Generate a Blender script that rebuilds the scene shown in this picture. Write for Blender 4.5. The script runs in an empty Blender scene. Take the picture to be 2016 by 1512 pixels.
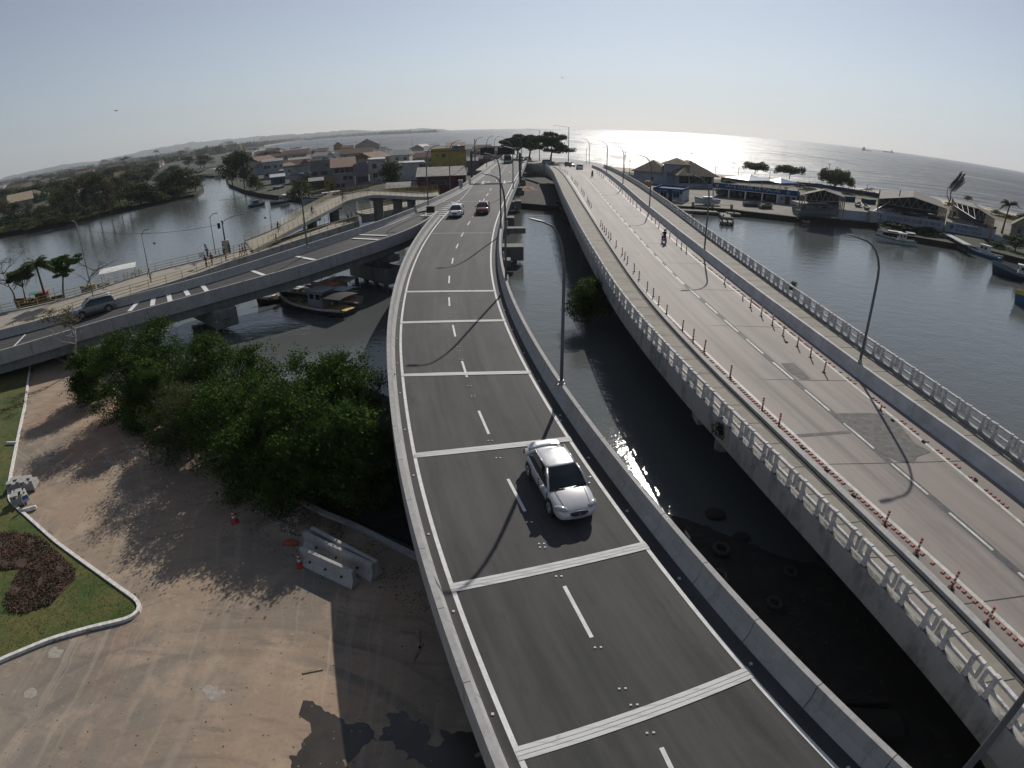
import bpy, math, random
import numpy as np
from math import sin, cos, pi, radians as R, hypot, atan2, sqrt
from mathutils import Matrix, Vector, noise as mnoise

# ---------------------------------------------------------------- camera, sky, sun, exposure
CAMH = 18.0
F_, K3, PITCH, ROLL = 1136.2, .0929, .43609, -.0108      # lens fitted to the photo (pixels of 2016 x 1512)
cp, sp, cr, sr = cos(PITCH), sin(PITCH), cos(ROLL), sin(ROLL)
_fw = np.array([0, cp, -sp]); _up = np.array([0, sp, cp]); _rt = np.array([1, 0, 0.])
RT = _rt*cr+_up*sr; UP = -_rt*sr+_up*cr
scn = bpy.context.scene; col = scn.collection
cd = bpy.data.cameras.new('camera'); cam = bpy.data.objects.new('camera', cd); col.objects.link(cam)
cd.type = 'PANO'; cd.panorama_type = 'FISHEYE_LENS_POLYNOMIAL'; cd.fisheye_fov = pi
cd.sensor_width = 36; cd.sensor_height = 27; cd.sensor_fit = 'HORIZONTAL'
cd.fisheye_polynomial_k0 = 0; cd.fisheye_polynomial_k1 = -4.93024989e-02; cd.fisheye_polynomial_k2 = -1.36814101e-07
cd.fisheye_polynomial_k3 = 1.23251978e-05; cd.fisheye_polynomial_k4 = -1.69725719e-07
cd.clip_start = .1; cd.clip_end = 60000
cam.matrix_world = Matrix.Translation((0, 0, CAMH)) @ Matrix([[RT[i], UP[i], -_fw[i]] for i in range(3)]).to_4x4()
scn.camera = cam
SUN_EL, SUN_AZ = 33.5, 16.0                               # azimuth clockwise from +Y
w = bpy.data.worlds.new('World'); scn.world = w; w.use_nodes = True; nt = w.node_tree
sky = nt.nodes.new('ShaderNodeTexSky'); sky.sky_type = 'NISHITA'; sky.sun_disc = False
sky.sun_elevation = R(SUN_EL); sky.sun_rotation = R(SUN_AZ); sky.air_density = 1.0; sky.dust_density = .3; sky.ozone_density = 4.0; sky.altitude = 0
bg = nt.nodes['Background']; bg.inputs[1].default_value = .082; hs = nt.nodes.new('ShaderNodeHueSaturation'); hs.inputs['Saturation'].default_value = .60; nt.links.new(sky.outputs[0], hs.inputs['Color']); nt.links.new(hs.outputs[0], bg.inputs[0])
sd = bpy.data.lights.new('sun', 'SUN'); sd.energy = 4.8; sd.angle = R(.5); sd.color = (1, .94, .86)
sun = bpy.data.objects.new('sun', sd); col.objects.link(sun)
sun.rotation_euler = Vector((-sin(R(SUN_AZ))*cos(R(SUN_EL)), -cos(R(SUN_AZ))*cos(R(SUN_EL)), -sin(R(SUN_EL)))).to_track_quat('-Z', 'Y').to_euler()
scn.view_settings.view_transform = 'Standard'; scn.view_settings.look = 'None'; scn.view_settings.gamma = 1
scn.view_settings.exposure = -.18
try:
    scn.cycles.max_bounces = 6; scn.cycles.diffuse_bounces = 1; scn.cycles.transparent_max_bounces = 8; scn.cycles.volume_bounces = 0
    scn.cycles.use_denoising = True; scn.cycles.sample_clamp_indirect = 6; scn.cycles.use_fast_gi = False
except Exception: pass

# ---------------------------------------------------------------- pixel -> world (where the photo puts things)
def ray(x, y):
    dx = x-1008; dy = 756-y; r = hypot(dx, dy)+1e-9; t = r/F_
    for _ in range(20): t -= (F_*(t+K3*t**3)-r)/(F_*(1+3*K3*t*t))
    return _fw*cos(t)+(RT*dx/r+UP*dy/r)*sin(t)
def at(x, y, z=0.):
    d = ray(x, y); k = (z-CAMH)/d[2]; return np.array([d[0]*k, d[1]*k, z])
def proj(p):
    d = np.array(p, float)-[0, 0, CAMH]; d /= np.linalg.norm(d); t = math.acos(max(-1, min(1, d@_fw)))
    a = d@RT; b = d@UP; h = hypot(a, b)+1e-12; r = F_*(t+K3*t**3); return 1008+r*a/h, 756-r*b/h
def on(px, py, zf, dz=0.):
    z = 4.
    for _ in range(60): p = at(px, py, z+dz); z += .5*(zf(p)-z)
    return at(px, py, z+dz)
def tall(P, ytop):                                       # height of a vertical whose top shows at row ytop
    lo, hi = 0., 60.
    for _ in range(40):
        m = (lo+hi)/2
        if proj((P[0], P[1], P[2]+m))[1] > ytop: lo = m
        else: hi = m
    return lo
RNG = random.Random(7)

# ---------------------------------------------------------------- materials
MATS = {}
def mat(name, c, rough=.8, var=.15, sc=4., c2=None, metal=0., bump=0., coord='Object', stretch=(1, 1, 1), fine=0., spec=.5, trans=0., det=4.):
    if name in MATS: return MATS[name]
    m = bpy.data.materials.new(name); m.use_nodes = True; nt = m.node_tree; N = nt.nodes.new; L = nt.links.new
    b = nt.nodes['Principled BSDF']; b.inputs['Roughness'].default_value = rough; b.inputs['Metallic'].default_value = metal
    b.inputs['Specular IOR Level'].default_value = spec
    tc = N('ShaderNodeTexCoord'); mp = N('ShaderNodeMapping'); mp.inputs['Scale'].default_value = stretch
    if coord == 'World':
        g = N('ShaderNodeNewGeometry'); L(g.outputs['Position'], mp.inputs[0])
    else: L(tc.outputs[coord], mp.inputs[0])
    n = N('ShaderNodeTexNoise'); n.inputs['Scale'].default_value = sc; n.inputs['Detail'].default_value = det; n.inputs['Roughness'].default_value = .6
    L(mp.outputs[0], n.inputs[0])
    r = N('ShaderNodeValToRGB'); c = tuple(c); lo = tuple(x*(1-var) for x in c); hi = tuple(min(1, x*(1+var)) for x in (c2 or c))
    r.color_ramp.elements[0].position = .33; r.color_ramp.elements[1].position = .68
    r.color_ramp.elements[0].color = lo+(1,); r.color_ramp.elements[1].color = hi+(1,)
    L(n.outputs[0], r.inputs[0]); out = r.outputs[0]
    if fine:
        n2 = N('ShaderNodeTexNoise'); n2.inputs['Scale'].default_value = sc*14; n2.inputs['Detail'].default_value = 2; L(mp.outputs[0], n2.inputs[0])
        mr = N('ShaderNodeMapRange'); mr.inputs[1].default_value = .3; mr.inputs[2].default_value = .7; mr.inputs[3].default_value = 1-fine; mr.inputs[4].default_value = 1+fine
        L(n2.outputs[0], mr.inputs[0]); vm = N('ShaderNodeVectorMath'); vm.operation = 'SCALE'; L(out, vm.inputs[0]); L(mr.outputs[0], vm.inputs[3]); out = vm.outputs[0]
    L(out, b.inputs['Base Color'])
    if bump:
        bp = N('ShaderNodeBump'); bp.inputs['Strength'].default_value = bump; bp.inputs['Distance'].default_value = .05
        L(n.outputs[0], bp.inputs['Height']); L(bp.outputs[0], b.inputs['Normal'])
    if trans:
        t = N('ShaderNodeBsdfTranslucent'); L(out, t.inputs[0]); mx = N('ShaderNodeMixShader'); mx.inputs[0].default_value = trans
        L(b.outputs[0], mx.inputs[1]); L(t.outputs[0], mx.inputs[2]); L(mx.outputs[0], nt.nodes['Material Output'].inputs[0])
    MATS[name] = m; return m

def blend_layers(name, base, layers, rough=.8, bump=0., regions=(), tracks=()):
    """base colour plus layers of (colour, noise scale, lo, hi, stretch, coord, opacity); regions: (colour, centre, r0, r1, opacity)"""
    m = bpy.data.materials.new(name); m.use_nodes = True; nt = m.node_tree; N = nt.nodes.new; L = nt.links.new
    b = nt.nodes['Principled BSDF']; b.inputs['Roughness'].default_value = rough; b.inputs['Specular IOR Level'].default_value = .4
    out = None; first = tuple(base)+(1,)
    tc = N('ShaderNodeTexCoord'); g = N('ShaderNodeNewGeometry'); last = None
    for (c, ctr, r0, r1, op) in regions:                 # soil of another colour spread round a spot
        nz = N('ShaderNodeTexNoise'); nz.inputs['Scale'].default_value = .35; nz.inputs['Detail'].default_value = 5; L(g.outputs['Position'], nz.inputs[0])
        ds = N('ShaderNodeVectorMath'); ds.operation = 'DISTANCE'; L(g.outputs['Position'], ds.inputs[0]); ds.inputs[1].default_value = ctr
        ad = N('ShaderNodeMath'); ad.operation = 'MULTIPLY_ADD'; L(nz.outputs[0], ad.inputs[0]); ad.inputs[1].default_value = (r1-r0)*1.6; L(ds.outputs['Value'], ad.inputs[2])
        mr = N('ShaderNodeMapRange'); mr.inputs[1].default_value = r0+(r1-r0)*.8; mr.inputs[2].default_value = r1+(r1-r0)*.8; mr.inputs[3].default_value = op; mr.inputs[4].default_value = 0; L(ad.outputs[0], mr.inputs[0])
        mx = N('ShaderNodeMix'); mx.data_type = 'RGBA'; L(mr.outputs[0], mx.inputs['Factor'])
        if out is None: mx.inputs[6].default_value = first
        else: L(out, mx.inputs[6])
        mx.inputs[7].default_value = tuple(c)+(1,); out = mx.outputs[2]
    for i, (c, sc, lo, hi, st, co, op) in enumerate(layers):
        mp = N('ShaderNodeMapping'); mp.inputs['Scale'].default_value = st; mp.inputs['Location'].default_value = (i*7.3, i*3.1, 0)
        L(g.outputs['Position'] if co == 'World' else tc.outputs[co], mp.inputs[0])
        n = N('ShaderNodeTexNoise'); n.inputs['Scale'].default_value = sc; n.inputs['Detail'].default_value = 5; n.inputs['Roughness'].default_value = .62
        L(mp.outputs[0], n.inputs[0]); mr = N('ShaderNodeMapRange'); mr.inputs[1].default_value = lo; mr.inputs[2].default_value = hi; mr.inputs[4].default_value = op
        L(n.outputs[0], mr.inputs[0]); mx = N('ShaderNodeMix'); mx.data_type = 'RGBA'
        L(mr.outputs[0], mx.inputs['Factor'])
        if out is None: mx.inputs[6].default_value = first
        else: L(out, mx.inputs[6])
        mx.inputs[7].default_value = tuple(c)+(1,); out = mx.outputs[2]; last = n
    for (c, ctr, freq, op) in tracks:                    # wheel tracks: narrow arcs round a turning centre
        ds = N('ShaderNodeVectorMath'); ds.operation = 'DISTANCE'; L(g.outputs['Position'], ds.inputs[0]); ds.inputs[1].default_value = ctr
        nz = N('ShaderNodeTexNoise'); nz.inputs['Scale'].default_value = .25; nz.inputs['Detail'].default_value = 4; L(g.outputs['Position'], nz.inputs[0])
        ad = N('ShaderNodeMath'); ad.operation = 'MULTIPLY_ADD'; L(nz.outputs[0], ad.inputs[0]); ad.inputs[1].default_value = 1.3; L(ds.outputs['Value'], ad.inputs[2])
        n1 = N('ShaderNodeTexNoise'); n1.noise_dimensions = '1D'; n1.inputs['Scale'].default_value = freq; n1.inputs['Detail'].default_value = 4; n1.inputs['Roughness'].default_value = .7; L(ad.outputs[0], n1.inputs['W'])
        mr = N('ShaderNodeMapRange'); mr.inputs[1].default_value = .52; mr.inputs[2].default_value = .68; L(n1.outputs[0], mr.inputs[0]); m2 = N('ShaderNodeMapRange'); m2.inputs[1].default_value = .40; m2.inputs[2].default_value = .62; m2.inputs[4].default_value = op; L(nz.outputs[0], m2.inputs[0])
        mm = N('ShaderNodeMath'); mm.operation = 'MULTIPLY'; L(mr.outputs[0], mm.inputs[0]); L(m2.outputs[0], mm.inputs[1]); mx = N('ShaderNodeMix'); mx.data_type = 'RGBA'; L(mm.outputs[0], mx.inputs['Factor']); L(out, mx.inputs[6]); mx.inputs[7].default_value = tuple(c)+(1,); out = mx.outputs[2]
    L(out, b.inputs['Base Color'])
    if bump:
        bp = N('ShaderNodeBump'); bp.inputs['Strength'].default_value = bump; bp.inputs['Distance'].default_value = .05
        L(last.outputs[0], bp.inputs['Height']); L(bp.outputs[0], b.inputs['Normal'])
    MATS[name] = m; return m

def water(name, base, rough, waves, spec=.5, rmod=None):
    """waves: (noise scale, stretch, bump distance)"""
    m = bpy.data.materials.new(name); m.use_nodes = True; nt = m.node_tree; N = nt.nodes.new; L = nt.links.new
    b = nt.nodes['Principled BSDF']; b.inputs['Roughness'].default_value = rough; b.inputs['IOR'].default_value = 1.33
    b.inputs['Specular IOR Level'].default_value = spec
    g = N('ShaderNodeNewGeometry'); prev = None
    n0 = N('ShaderNodeTexNoise'); n0.inputs['Scale'].default_value = .02; n0.inputs['Detail'].default_value = 3; L(g.outputs['Position'], n0.inputs[0])
    mx = N('ShaderNodeMix'); mx.data_type = 'RGBA'; mx.inputs[6].default_value = tuple(x*.8 for x in base)+(1,); mx.inputs[7].default_value = tuple(x*1.2 for x in base)+(1,)
    L(n0.outputs[0], mx.inputs['Factor']); L(mx.outputs[2], b.inputs['Base Color'])
    for sc, st, dist in waves:
        mp = N('ShaderNodeMapping'); mp.inputs['Scale'].default_value = st; mp.inputs['Rotation'].default_value = (0, 0, .3); L(g.outputs['Position'], mp.inputs[0])
        n = N('ShaderNodeTexNoise'); n.inputs['Scale'].default_value = sc; n.inputs['Detail'].default_value = 2.5; L(mp.outputs[0], n.inputs[0])
        bp = N('ShaderNodeBump'); bp.inputs['Strength'].default_value = 1; bp.inputs['Distance'].default_value = dist
        L(n.outputs[0], bp.inputs['Height'])
        if prev: L(prev.outputs[0], bp.inputs['Normal'])
        prev = bp
    if rmod:                                             # wind patches: smoother and rougher water
        mp = N('ShaderNodeMapping'); mp.inputs['Scale'].default_value = rmod[1]; L(g.outputs['Position'], mp.inputs[0]); n = N('ShaderNodeTexNoise'); n.inputs['Scale'].default_value = rmod[0]; n.inputs['Detail'].default_value = 9; n.inputs['Roughness'].default_value = .72
        L(mp.outputs[0], n.inputs[0]); mr = N('ShaderNodeMapRange'); mr.inputs[1].default_value = .38; mr.inputs[2].default_value = .62; mr.inputs[3].default_value = rmod[2]; mr.inputs[4].default_value = rmod[3]; L(n.outputs[0], mr.inputs[0]); L(mr.outputs[0], b.inputs['Roughness'])
    L(prev.outputs[0], b.inputs['Normal']); MATS[name] = m; return m

# ---------------------------------------------------------------- mesh builder
SPLIT = set('panel_gap deck_gear gear fender_tyre wheel_arch shoe gangway stanchion pile post column lane_dash road_stud painted_arrow chevron_bar cross_bar drain_pipe door_handle door_seam wiper insulator canopy_post tar_patch centre_dash separator_block slab_joint pillar lifting_hole tank panel_bracket roof_rail girder seat leg cabin_window window boom rung stone_post'.split())
class MB:
    def __init__(s): s.v = []; s.f = []; s.m = []; s.uv = {}
    def add(s, vs, fs, mi=0):
        o = len(s.v); s.v += [tuple(map(float, p)) for p in vs]; s.f += [tuple(i+o for i in f) for f in fs]; s.m += [mi]*len(fs); return o
    def box(s, c, d, rz=0., mi=0, top=(1, 1), shift=(0, 0)):
        """c = centre of the BOTTOM face, d = size; top scales and shifts the upper face"""
        vs = []
        for k in (0, 1):
            for sx, sy in ((-1, -1), (1, -1), (1, 1), (-1, 1)):
                x = sx*d[0]/2*(top[0] if k else 1)+(shift[0] if k else 0); y = sy*d[1]/2*(top[1] if k else 1)+(shift[1] if k else 0)
                vs.append((c[0]+x*cos(rz)-y*sin(rz), c[1]+x*sin(rz)+y*cos(rz), c[2]+k*d[2]))
        s.add(vs, [(3, 2, 1, 0), (4, 5, 6, 7), (0, 1, 5, 4), (1, 2, 6, 5), (2, 3, 7, 6), (3, 0, 4, 7)], mi); return s
    def tube(s, pts, r, n=6, mi=0, cap=True):
        pts = [Vector(p) for p in pts]; rs = r if isinstance(r, (list, tuple)) else [r]*len(pts); rings = []; up = None
        for i, p in enumerate(pts):
            t = (pts[min(i+1, len(pts)-1)]-pts[max(i-1, 0)]).normalized()
            if up is None: up = Vector((0, 0, 1)) if abs(t.z) < .9 else Vector((0, 1, 0))
            a = t.cross(up).normalized(); b = a.cross(t).normalized(); up = b
            rings.append([p+a*rs[i]*cos(2*pi*k/n)+b*rs[i]*sin(2*pi*k/n) for k in range(n)])
        return s.loft(rings, cap, mi)
    def loft(s, rings, cap=True, mi=0, closed=True):
        n = len(rings[0]); fs = []
        for i in range(len(rings)-1):
            for k in range(n if closed else n-1):
                k2 = (k+1) % n; fs.append((i*n+k, i*n+k2, (i+1)*n+k2, (i+1)*n+k))
        if cap and closed: fs.append(tuple(reversed(range(n)))); fs.append(tuple((len(rings)-1)*n+k for k in range(n)))
        s.add([p for r in rings for p in r], fs, mi); return s
    def cyl(s, c, r, h, n=12, mi=0, r2=None, axis='z'):
        r2 = r if r2 is None else r2; o = []
        for k in (0, 1):
            rr = (r, r2)[k]; ring = []
            for i in range(n):
                a = 2*pi*i/n; u, v = rr*cos(a), rr*sin(a)
                ring.append({'z': (c[0]+u, c[1]+v, c[2]+k*h), 'y': (c[0]+u, c[1]+k*h, c[2]+v), 'x': (c[0]+k*h, c[1]+u, c[2]+v)}[axis])
            o.append(ring)
        return s.loft(o, True, mi)
    def torus(s, c, R_, r, n=16, m=8, mi=0, axis='z', sq=1.):
        vs = []; fs = []
        for i in range(n):
            a = 2*pi*i/n
            for j in range(m):
                b = 2*pi*j/m; rr = R_+r*cos(b); u, v, w_ = rr*cos(a), rr*sin(a), r*sin(b)*sq
                vs.append({'z': (c[0]+u, c[1]+v, c[2]+w_), 'y': (c[0]+u, c[1]+w_, c[2]+v), 'x': (c[0]+w_, c[1]+u, c[2]+v)}[axis])
                fs.append((i*m+j, ((i+1) % n)*m+j, ((i+1) % n)*m+(j+1) % m, i*m+(j+1) % m))
        s.add(vs, fs, mi); return s
    def ball(s, c, r, n=8, mi=0, sc=(1, 1, 1), yaw=0.):
        cy_, sy_ = cos(yaw), sin(yaw); rings = []
        for i in range(1, n):
            o = []
            for k in range(n): x, y = r*sc[0]*cos(2*pi*k/n)*sin(pi*i/n), r*sc[1]*sin(2*pi*k/n)*sin(pi*i/n); o.append((c[0]+x*cy_-y*sy_, c[1]+x*sy_+y*cy_, c[2]-r*sc[2]*cos(pi*i/n)))
            rings.append(o)
        return s.loft(rings, True, mi)
    def poly(s, pts, z0, z1, mi=0, mi2=None):
        """prism over a plan outline; z1 number or list"""
        n = len(pts); zt = z1 if isinstance(z1, (list, tuple)) else [z1]*n; a = sum(pts[i][0]*pts[(i+1) % n][1]-pts[(i+1) % n][0]*pts[i][1] for i in range(n))
        if a < 0: pts = pts[::-1]; zt = zt[::-1]
        vs = [(p[0], p[1], z0) for p in pts]+[(p[0], p[1], zt[i]) for i, p in enumerate(pts)]
        s.add(vs, [tuple(range(n, 2*n))], mi); s.add(vs, [(i, (i+1) % n, n+(i+1) % n, n+i) for i in range(n)]+[tuple(reversed(range(n)))], mi if mi2 is None else mi2); return s
    def quad(s, a, b, c, d, mi=0): s.add([a, b, c, d], [(0, 1, 2, 3)], mi); return s
    def pieces(s):
        par = list(range(len(s.v)))
        def find(a):
            while par[a] != a: par[a] = par[par[a]]; a = par[a]
            return a
        for f in s.f:
            r = find(f[0])
            for i in f[1:]: par[find(i)] = r
        g = {}
        for k, f in enumerate(s.f): g.setdefault(find(f[0]), []).append(k)
        return list(g.values())
    def build(s, name, mats, parent=None, loc=None, rz=0., smooth=False, each=1, **tags):
        if parent is not None and name in SPLIT:         # every countable piece becomes a part of its own (each = loose shells per piece)
            g = s.pieces(); g = [sum(g[i:i+each], []) for i in range(0, len(g), each)]
            if len(g) > 1:
                o = None
                if len(g) > 100: g = g[:99]+[sum(g[99:], [])]
                for q, ks in enumerate(g):
                    m = MB(); ids = sorted({i for k in ks for i in s.f[k]}); mp = {a: b for b, a in enumerate(ids)}; m.v = [s.v[i] for i in ids]; m.f = [tuple(mp[i] for i in s.f[k]) for k in ks]; m.m = [s.m[k] for k in ks]
                    if s.uv: m.uv = {mp[i]: s.uv[i] for i in ids if i in s.uv}
                    o = m._build(name, mats, parent, loc, rz, smooth, **tags)
                    if q == 99: o['kind'] = 'stuff'
                return o
        return s._build(name, mats, parent, loc, rz, smooth, **tags)
    def _build(s, name, mats, parent=None, loc=None, rz=0., smooth=False, **tags):
        me = bpy.data.meshes.new(name); me.from_pydata(s.v, [], s.f)
        for m in (mats if isinstance(mats, (list, tuple)) else [mats]): me.materials.append(m)
        if any(s.m): me.polygons.foreach_set('material_index', s.m)
        if smooth: me.polygons.foreach_set('use_smooth', [True]*len(s.f))
        if s.uv:
            u = me.uv_layers.new(name='UVMap'); dat = [c for l in me.loops for c in s.uv.get(l.vertex_index, (0, 0))]; u.data.foreach_set('uv', dat)
        me.update(); return link(me, name, parent, loc, rz, **tags)

def link(me, name, parent=None, loc=None, rz=0., **tags):
    o = bpy.data.objects.new(name, me); col.objects.link(o)
    if parent is not None: o.parent = parent
    if loc is not None: o.location = tuple(map(float, loc))
    o.rotation_euler = (0, 0, rz); tag(o, **tags); return o
def tag(o, label=None, cat=None, group=None, kind=None):
    if label:
        o['label'] = label
        if len(label.split()) > 16: print('LONG', len(label.split()), label)
    if cat: o['category'] = cat
    if group: o['group'] = group
    if kind: o['kind'] = kind
    return o
def thing(name, label, cat, loc=(0, 0, 0), rz=0., group=None):
    return link(None, name, None, loc, rz, label=label, cat=cat, group=group)
KIDS = {}
def copy_tree(o, parent=None):
    c = o.copy(); col.objects.link(c)
    if parent is not None: c.parent = parent
    kids = KIDS.get(o.name)
    if kids is None: kids = KIDS[o.name] = [x for x in bpy.data.objects if x.parent == o]
    KIDS[c.name] = [copy_tree(k, c) for k in kids]
    return c
def place(proto, used, loc, rz=0., scale=1., label=None, group=None):
    """first call moves the proto itself, later calls copy it"""
    if not used: o = proto; used.append(1)
    else: o = copy_tree(proto)
    o.location = tuple(map(float, loc)); o.rotation_euler = (0, 0, rz); o.scale = (scale,)*3 if not isinstance(scale, tuple) else scale
    if label: o['label'] = label
    if group: o['group'] = group
    return o
def subsurf(o, lv=1):
    m = o.modifiers.new('subdivision', 'SUBSURF'); m.levels = lv; m.render_levels = lv; return o
def bevel(o, w_=.02, seg=1):
    m = o.modifiers.new('bevel', 'BEVEL'); m.width = w_; m.segments = seg; m.limit_method = 'ANGLE'; return o

# ---------------------------------------------------------------- plan curves of the two bridges
def curve(knots, sig=5., step=.5):
    k = sorted(knots); ys = np.arange(k[0][0], k[-1][0]+step, step); xs = np.interp(ys, [a for a, b in k], [b for a, b in k])
    n = int(sig*3/step); g = np.exp(-.5*(np.arange(-n, n+1)*step/sig)**2); g /= g.sum()
    ext = np.concatenate([xs[0]-(xs[1]-xs[0])*np.arange(n, 0, -1), xs, xs[-1]+(xs[-1]-xs[-2])*np.arange(1, n+1)])
    sm = np.convolve(ext, g, 'valid'); return lambda y: float(np.interp(y, ys, sm))
def zcurve(a, b): return curve(list(zip(a, b)), 6.)
zn = zcurve([-40, -20, 0, 14, 22, 29, 38, 45, 65, 90, 130, 180, 230, 320], [2.8, 3.2, 3.6, 3.95, 4.15, 4.5, 5.0, 5.3, 6.0, 6.5, 6.7, 6.2, 5.4, 5.0])
zo = zcurve([-40, -20, 0, 25, 50, 80, 120, 150, 200, 300], [3.5, 3.7, 3.8, 4.0, 4.5, 5.2, 5.9, 6.1, 5.7, 5.0])
NL = curve([(-30, 15), (-10, 7.3), (0, 3.1), (8, 0.05), (14, -2.1), (19.4, -3.8), (25.6, -5.35), (33.8, -7.1), (38.6, -7.85), (45.2, -8.6), (51, -9.1), (60, -9.45), (69, -9.45), (78, -9.2), (85, -8.75), (95.6, -8.15), (107, -7.75), (118, -7.6), (330, -7)], 3.)
NR = curve([(-30, 27), (-10, 16.8), (0, 11.7), (7.1, 8.0), (10, 6.75), (15.7, 4.8), (19.9, 3.55), (25.2, 2.1), (30, 1.0), (34.8, .05), (41.9, -1.05), (50.7, -1.8), (59.6, -2.05), (71, -1.95), (79, -1.65), (91, -1.1), (105, -.3), (127, .85), (159, 2.5), (214, 5.2), (245, 6.8), (330, 11)], 3.)
NF = curve([(60, -27), (70, -19.9), (75.3, -16.6), (80, -14.6), (86, -12.9), (91, -11.65), (97, -10.55), (107, -9.1), (118.7, -7.95), (144, -6.35), (201, -4.3), (230, -3.2), (330, 1)], 2.5)
OK_ = curve([(-30, 19.5), (0, 17.0), (8.3, 16.0), (12.2, 15.2), (17.3, 14.2), (24.9, 13.1), (30, 12.35), (40.8, 11.45), (49, 11.2), (67, 11.4), (99, 12.2), (127, 13.1), (152, 13.9), (175, 14.3), (200, 13), (330, 10)], 4.)
OB = curve([(-30, 29), (0, 25.6), (20, 22.9), (26, 22.0), (31, 21.6), (45, 20.95), (60, 20.9), (72.5, 21.0), (95, 21.7), (142, 24.3), (170, 25.7), (200, 25.5), (330, 22)], 4.)
OLW = curve([(-30, 23.5), (0, 19.2), (10, 16.95), (16, 15.5), (21, 14.5), (33.5, 12.75), (50, 11.35), (66, 11.5), (99, 12.6), (150, 14.6), (330, 14.6)], 4.)
ORW = curve([(-30, 28), (0, 24.0), (15, 22.0), (20, 21.55), (27, 20.95), (37, 20.45), (54, 19.9), (68, 19.85), (99, 20.6), (150, 23.4), (330, 23)], 4.)
OLR = curve([(-30, 16.6), (0, 14.9), (7.4, 14.15), (12.4, 13.1), (17, 12.2), (21, 11.5), (26, 10.7), (34.2, 9.6), (44, 8.85), (60, 8.75), (75, 8.85), (103.5, 9.5), (136, 10.6), (151, 11.1), (172, 11.3), (330, 11)], 4.)
ORR = curve([(-30, 31.5), (0, 28), (20, 25.7), (24, 25.35), (30, 24.9), (35, 24.5), (49, 24.4), (70, 24.7), (107, 26.5), (141, 27.9), (175, 29.1), (203, 28.8), (224, 25.7), (330, 15)], 4.)
def zp(p): return zn(p[1])
def zq(p): return zo(p[1])
RU = (.58, .81)
zr_ = curve([(-60, 1.5), (-15, 2.0), (0, 2.3), (5, 2.6), (15, 3.0), (25, 3.6), (35, 4.4), (45, 5.4), (55, 6.2), (60, 6.3), (120, 6.5)], 3.)
def zr(p): return zr_(p[0]*RU[0]+p[1]*RU[1])
def path(cv, zf, y0, y1, step=1.): 
    n = max(1, int(round((y1-y0)/step))); return [(cv(y), y, zf(y)) for y in np.linspace(y0, y1, n+1)]
def normals(P):
    P = np.array(P)[:, :2]; t = np.gradient(P, axis=0); t /= np.linalg.norm(t, axis=1)[:, None]+1e-9; return np.stack([t[:, 1], -t[:, 0]], 1)
def sweep(mb, P, prof, closed=True, mi=0, N_=None):
    N_ = normals(P) if N_ is None else N_
    mb.loft([[(p[0]+n[0]*o, p[1]+n[1]*o, p[2]+dz) for o, dz in prof] for p, n in zip(P, N_)], closed, mi, closed); return mb
def ribbon(mb, A, B, dz=0., mi=0, nx=1):
    """surface between two paths of equal length, UV = metres across, metres along"""
    o = len(mb.v); s = 0.; vs = []; fs = []
    for i, (a, b) in enumerate(zip(A, B)):
        if i: s += hypot(a[0]-A[i-1][0], a[1]-A[i-1][1])
        W = hypot(b[0]-a[0], b[1]-a[1])
        for k in range(nx+1):
            t = k/nx; mb.uv[o+len(vs)] = (W*t, s); vs.append((a[0]+(b[0]-a[0])*t, a[1]+(b[1]-a[1])*t, a[2]+(b[2]-a[2])*t+dz))
    for i in range(len(A)-1):
        for k in range(nx): q = i*(nx+1)+k; fs.append((q, q+1, q+nx+2, q+nx+1))
    mb.add(vs, fs, mi); return mb
def offs(P, d):
    N_ = normals(P); return [(p[0]+n[0]*d, p[1]+n[1]*d, p[2]) for p, n in zip(P, N_)]
def resample(P, n=None, step=None):
    P = np.array(P, float); d = np.concatenate([[0], np.cumsum(np.linalg.norm(np.diff(P, axis=0), axis=1))]); n = n or max(2, int(d[-1]/step)+1)
    t = np.linspace(0, d[-1], n); return [tuple(np.interp(q, d, P[:, k]) for k in range(3)) for q in t]
def smoothp(P, step=1., sig=3.):
    P = resample(P, step=step); A = np.array(P); n = int(3*sig/step); g = np.exp(-.5*(np.arange(-n, n+1)*step/sig)**2); g /= g.sum()
    e = np.concatenate([A[0]-(A[1]-A[0])*np.arange(n, 0, -1)[:, None], A, A[-1]+(A[-1]-A[-2])*np.arange(1, n+1)[:, None]])
    return [tuple(r) for r in np.stack([np.convolve(e[:, k], g, 'valid') for k in range(3)], 1)]
# ---------------------------------------------------------------- shared materials
conc = blend_layers('barrier_concrete', (.36, .35, .335), [((.20, .195, .18), 3.2, .52, .68, (1, 1, .10), 'World', .55), ((.46, .45, .43), .5, .5, .7, (1, 1, 1), 'World', .5), ((.26, .26, .26), 1.2, .45, .7, (1, 1, 1), 'World', .6), ((.46, .45, .43), 6, .5, .75, (1, 1, 1), 'World', .4), ((.15, .15, .15), 9, .62, .8, (1, 1, .25), 'World', .35)], .85, .15)
conc_old = blend_layers('stained_concrete', (.34, .33, .31), [((.09, .09, .08), .9, .48, .7, (1, 1, .6), 'World', .75), ((.45, .44, .42), 4, .5, .75, (1, 1, .3), 'World', .5), ((.05, .05, .04), 7, .62, .78, (1, 1, .15), 'World', .7)], .9, .3)
rail_paint = blend_layers('weathered_railing', (.58, .56, .54), [((.16, .15, .14), 5, .52, .72, (1, 1, 1), 'World', .8), ((.30, .29, .28), 1.3, .45, .7, (1, 1, 1), 'World', .5)], .85, .2)
pier_c = blend_layers('pier_concrete', (.20, .205, .195), [((.10, .10, .09), 1.1, .45, .68, (1, 1, .3), 'World', .7), ((.4, .4, .38), 5, .55, .75, (1, 1, 1), 'World', .4)], .9, .2)
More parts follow.
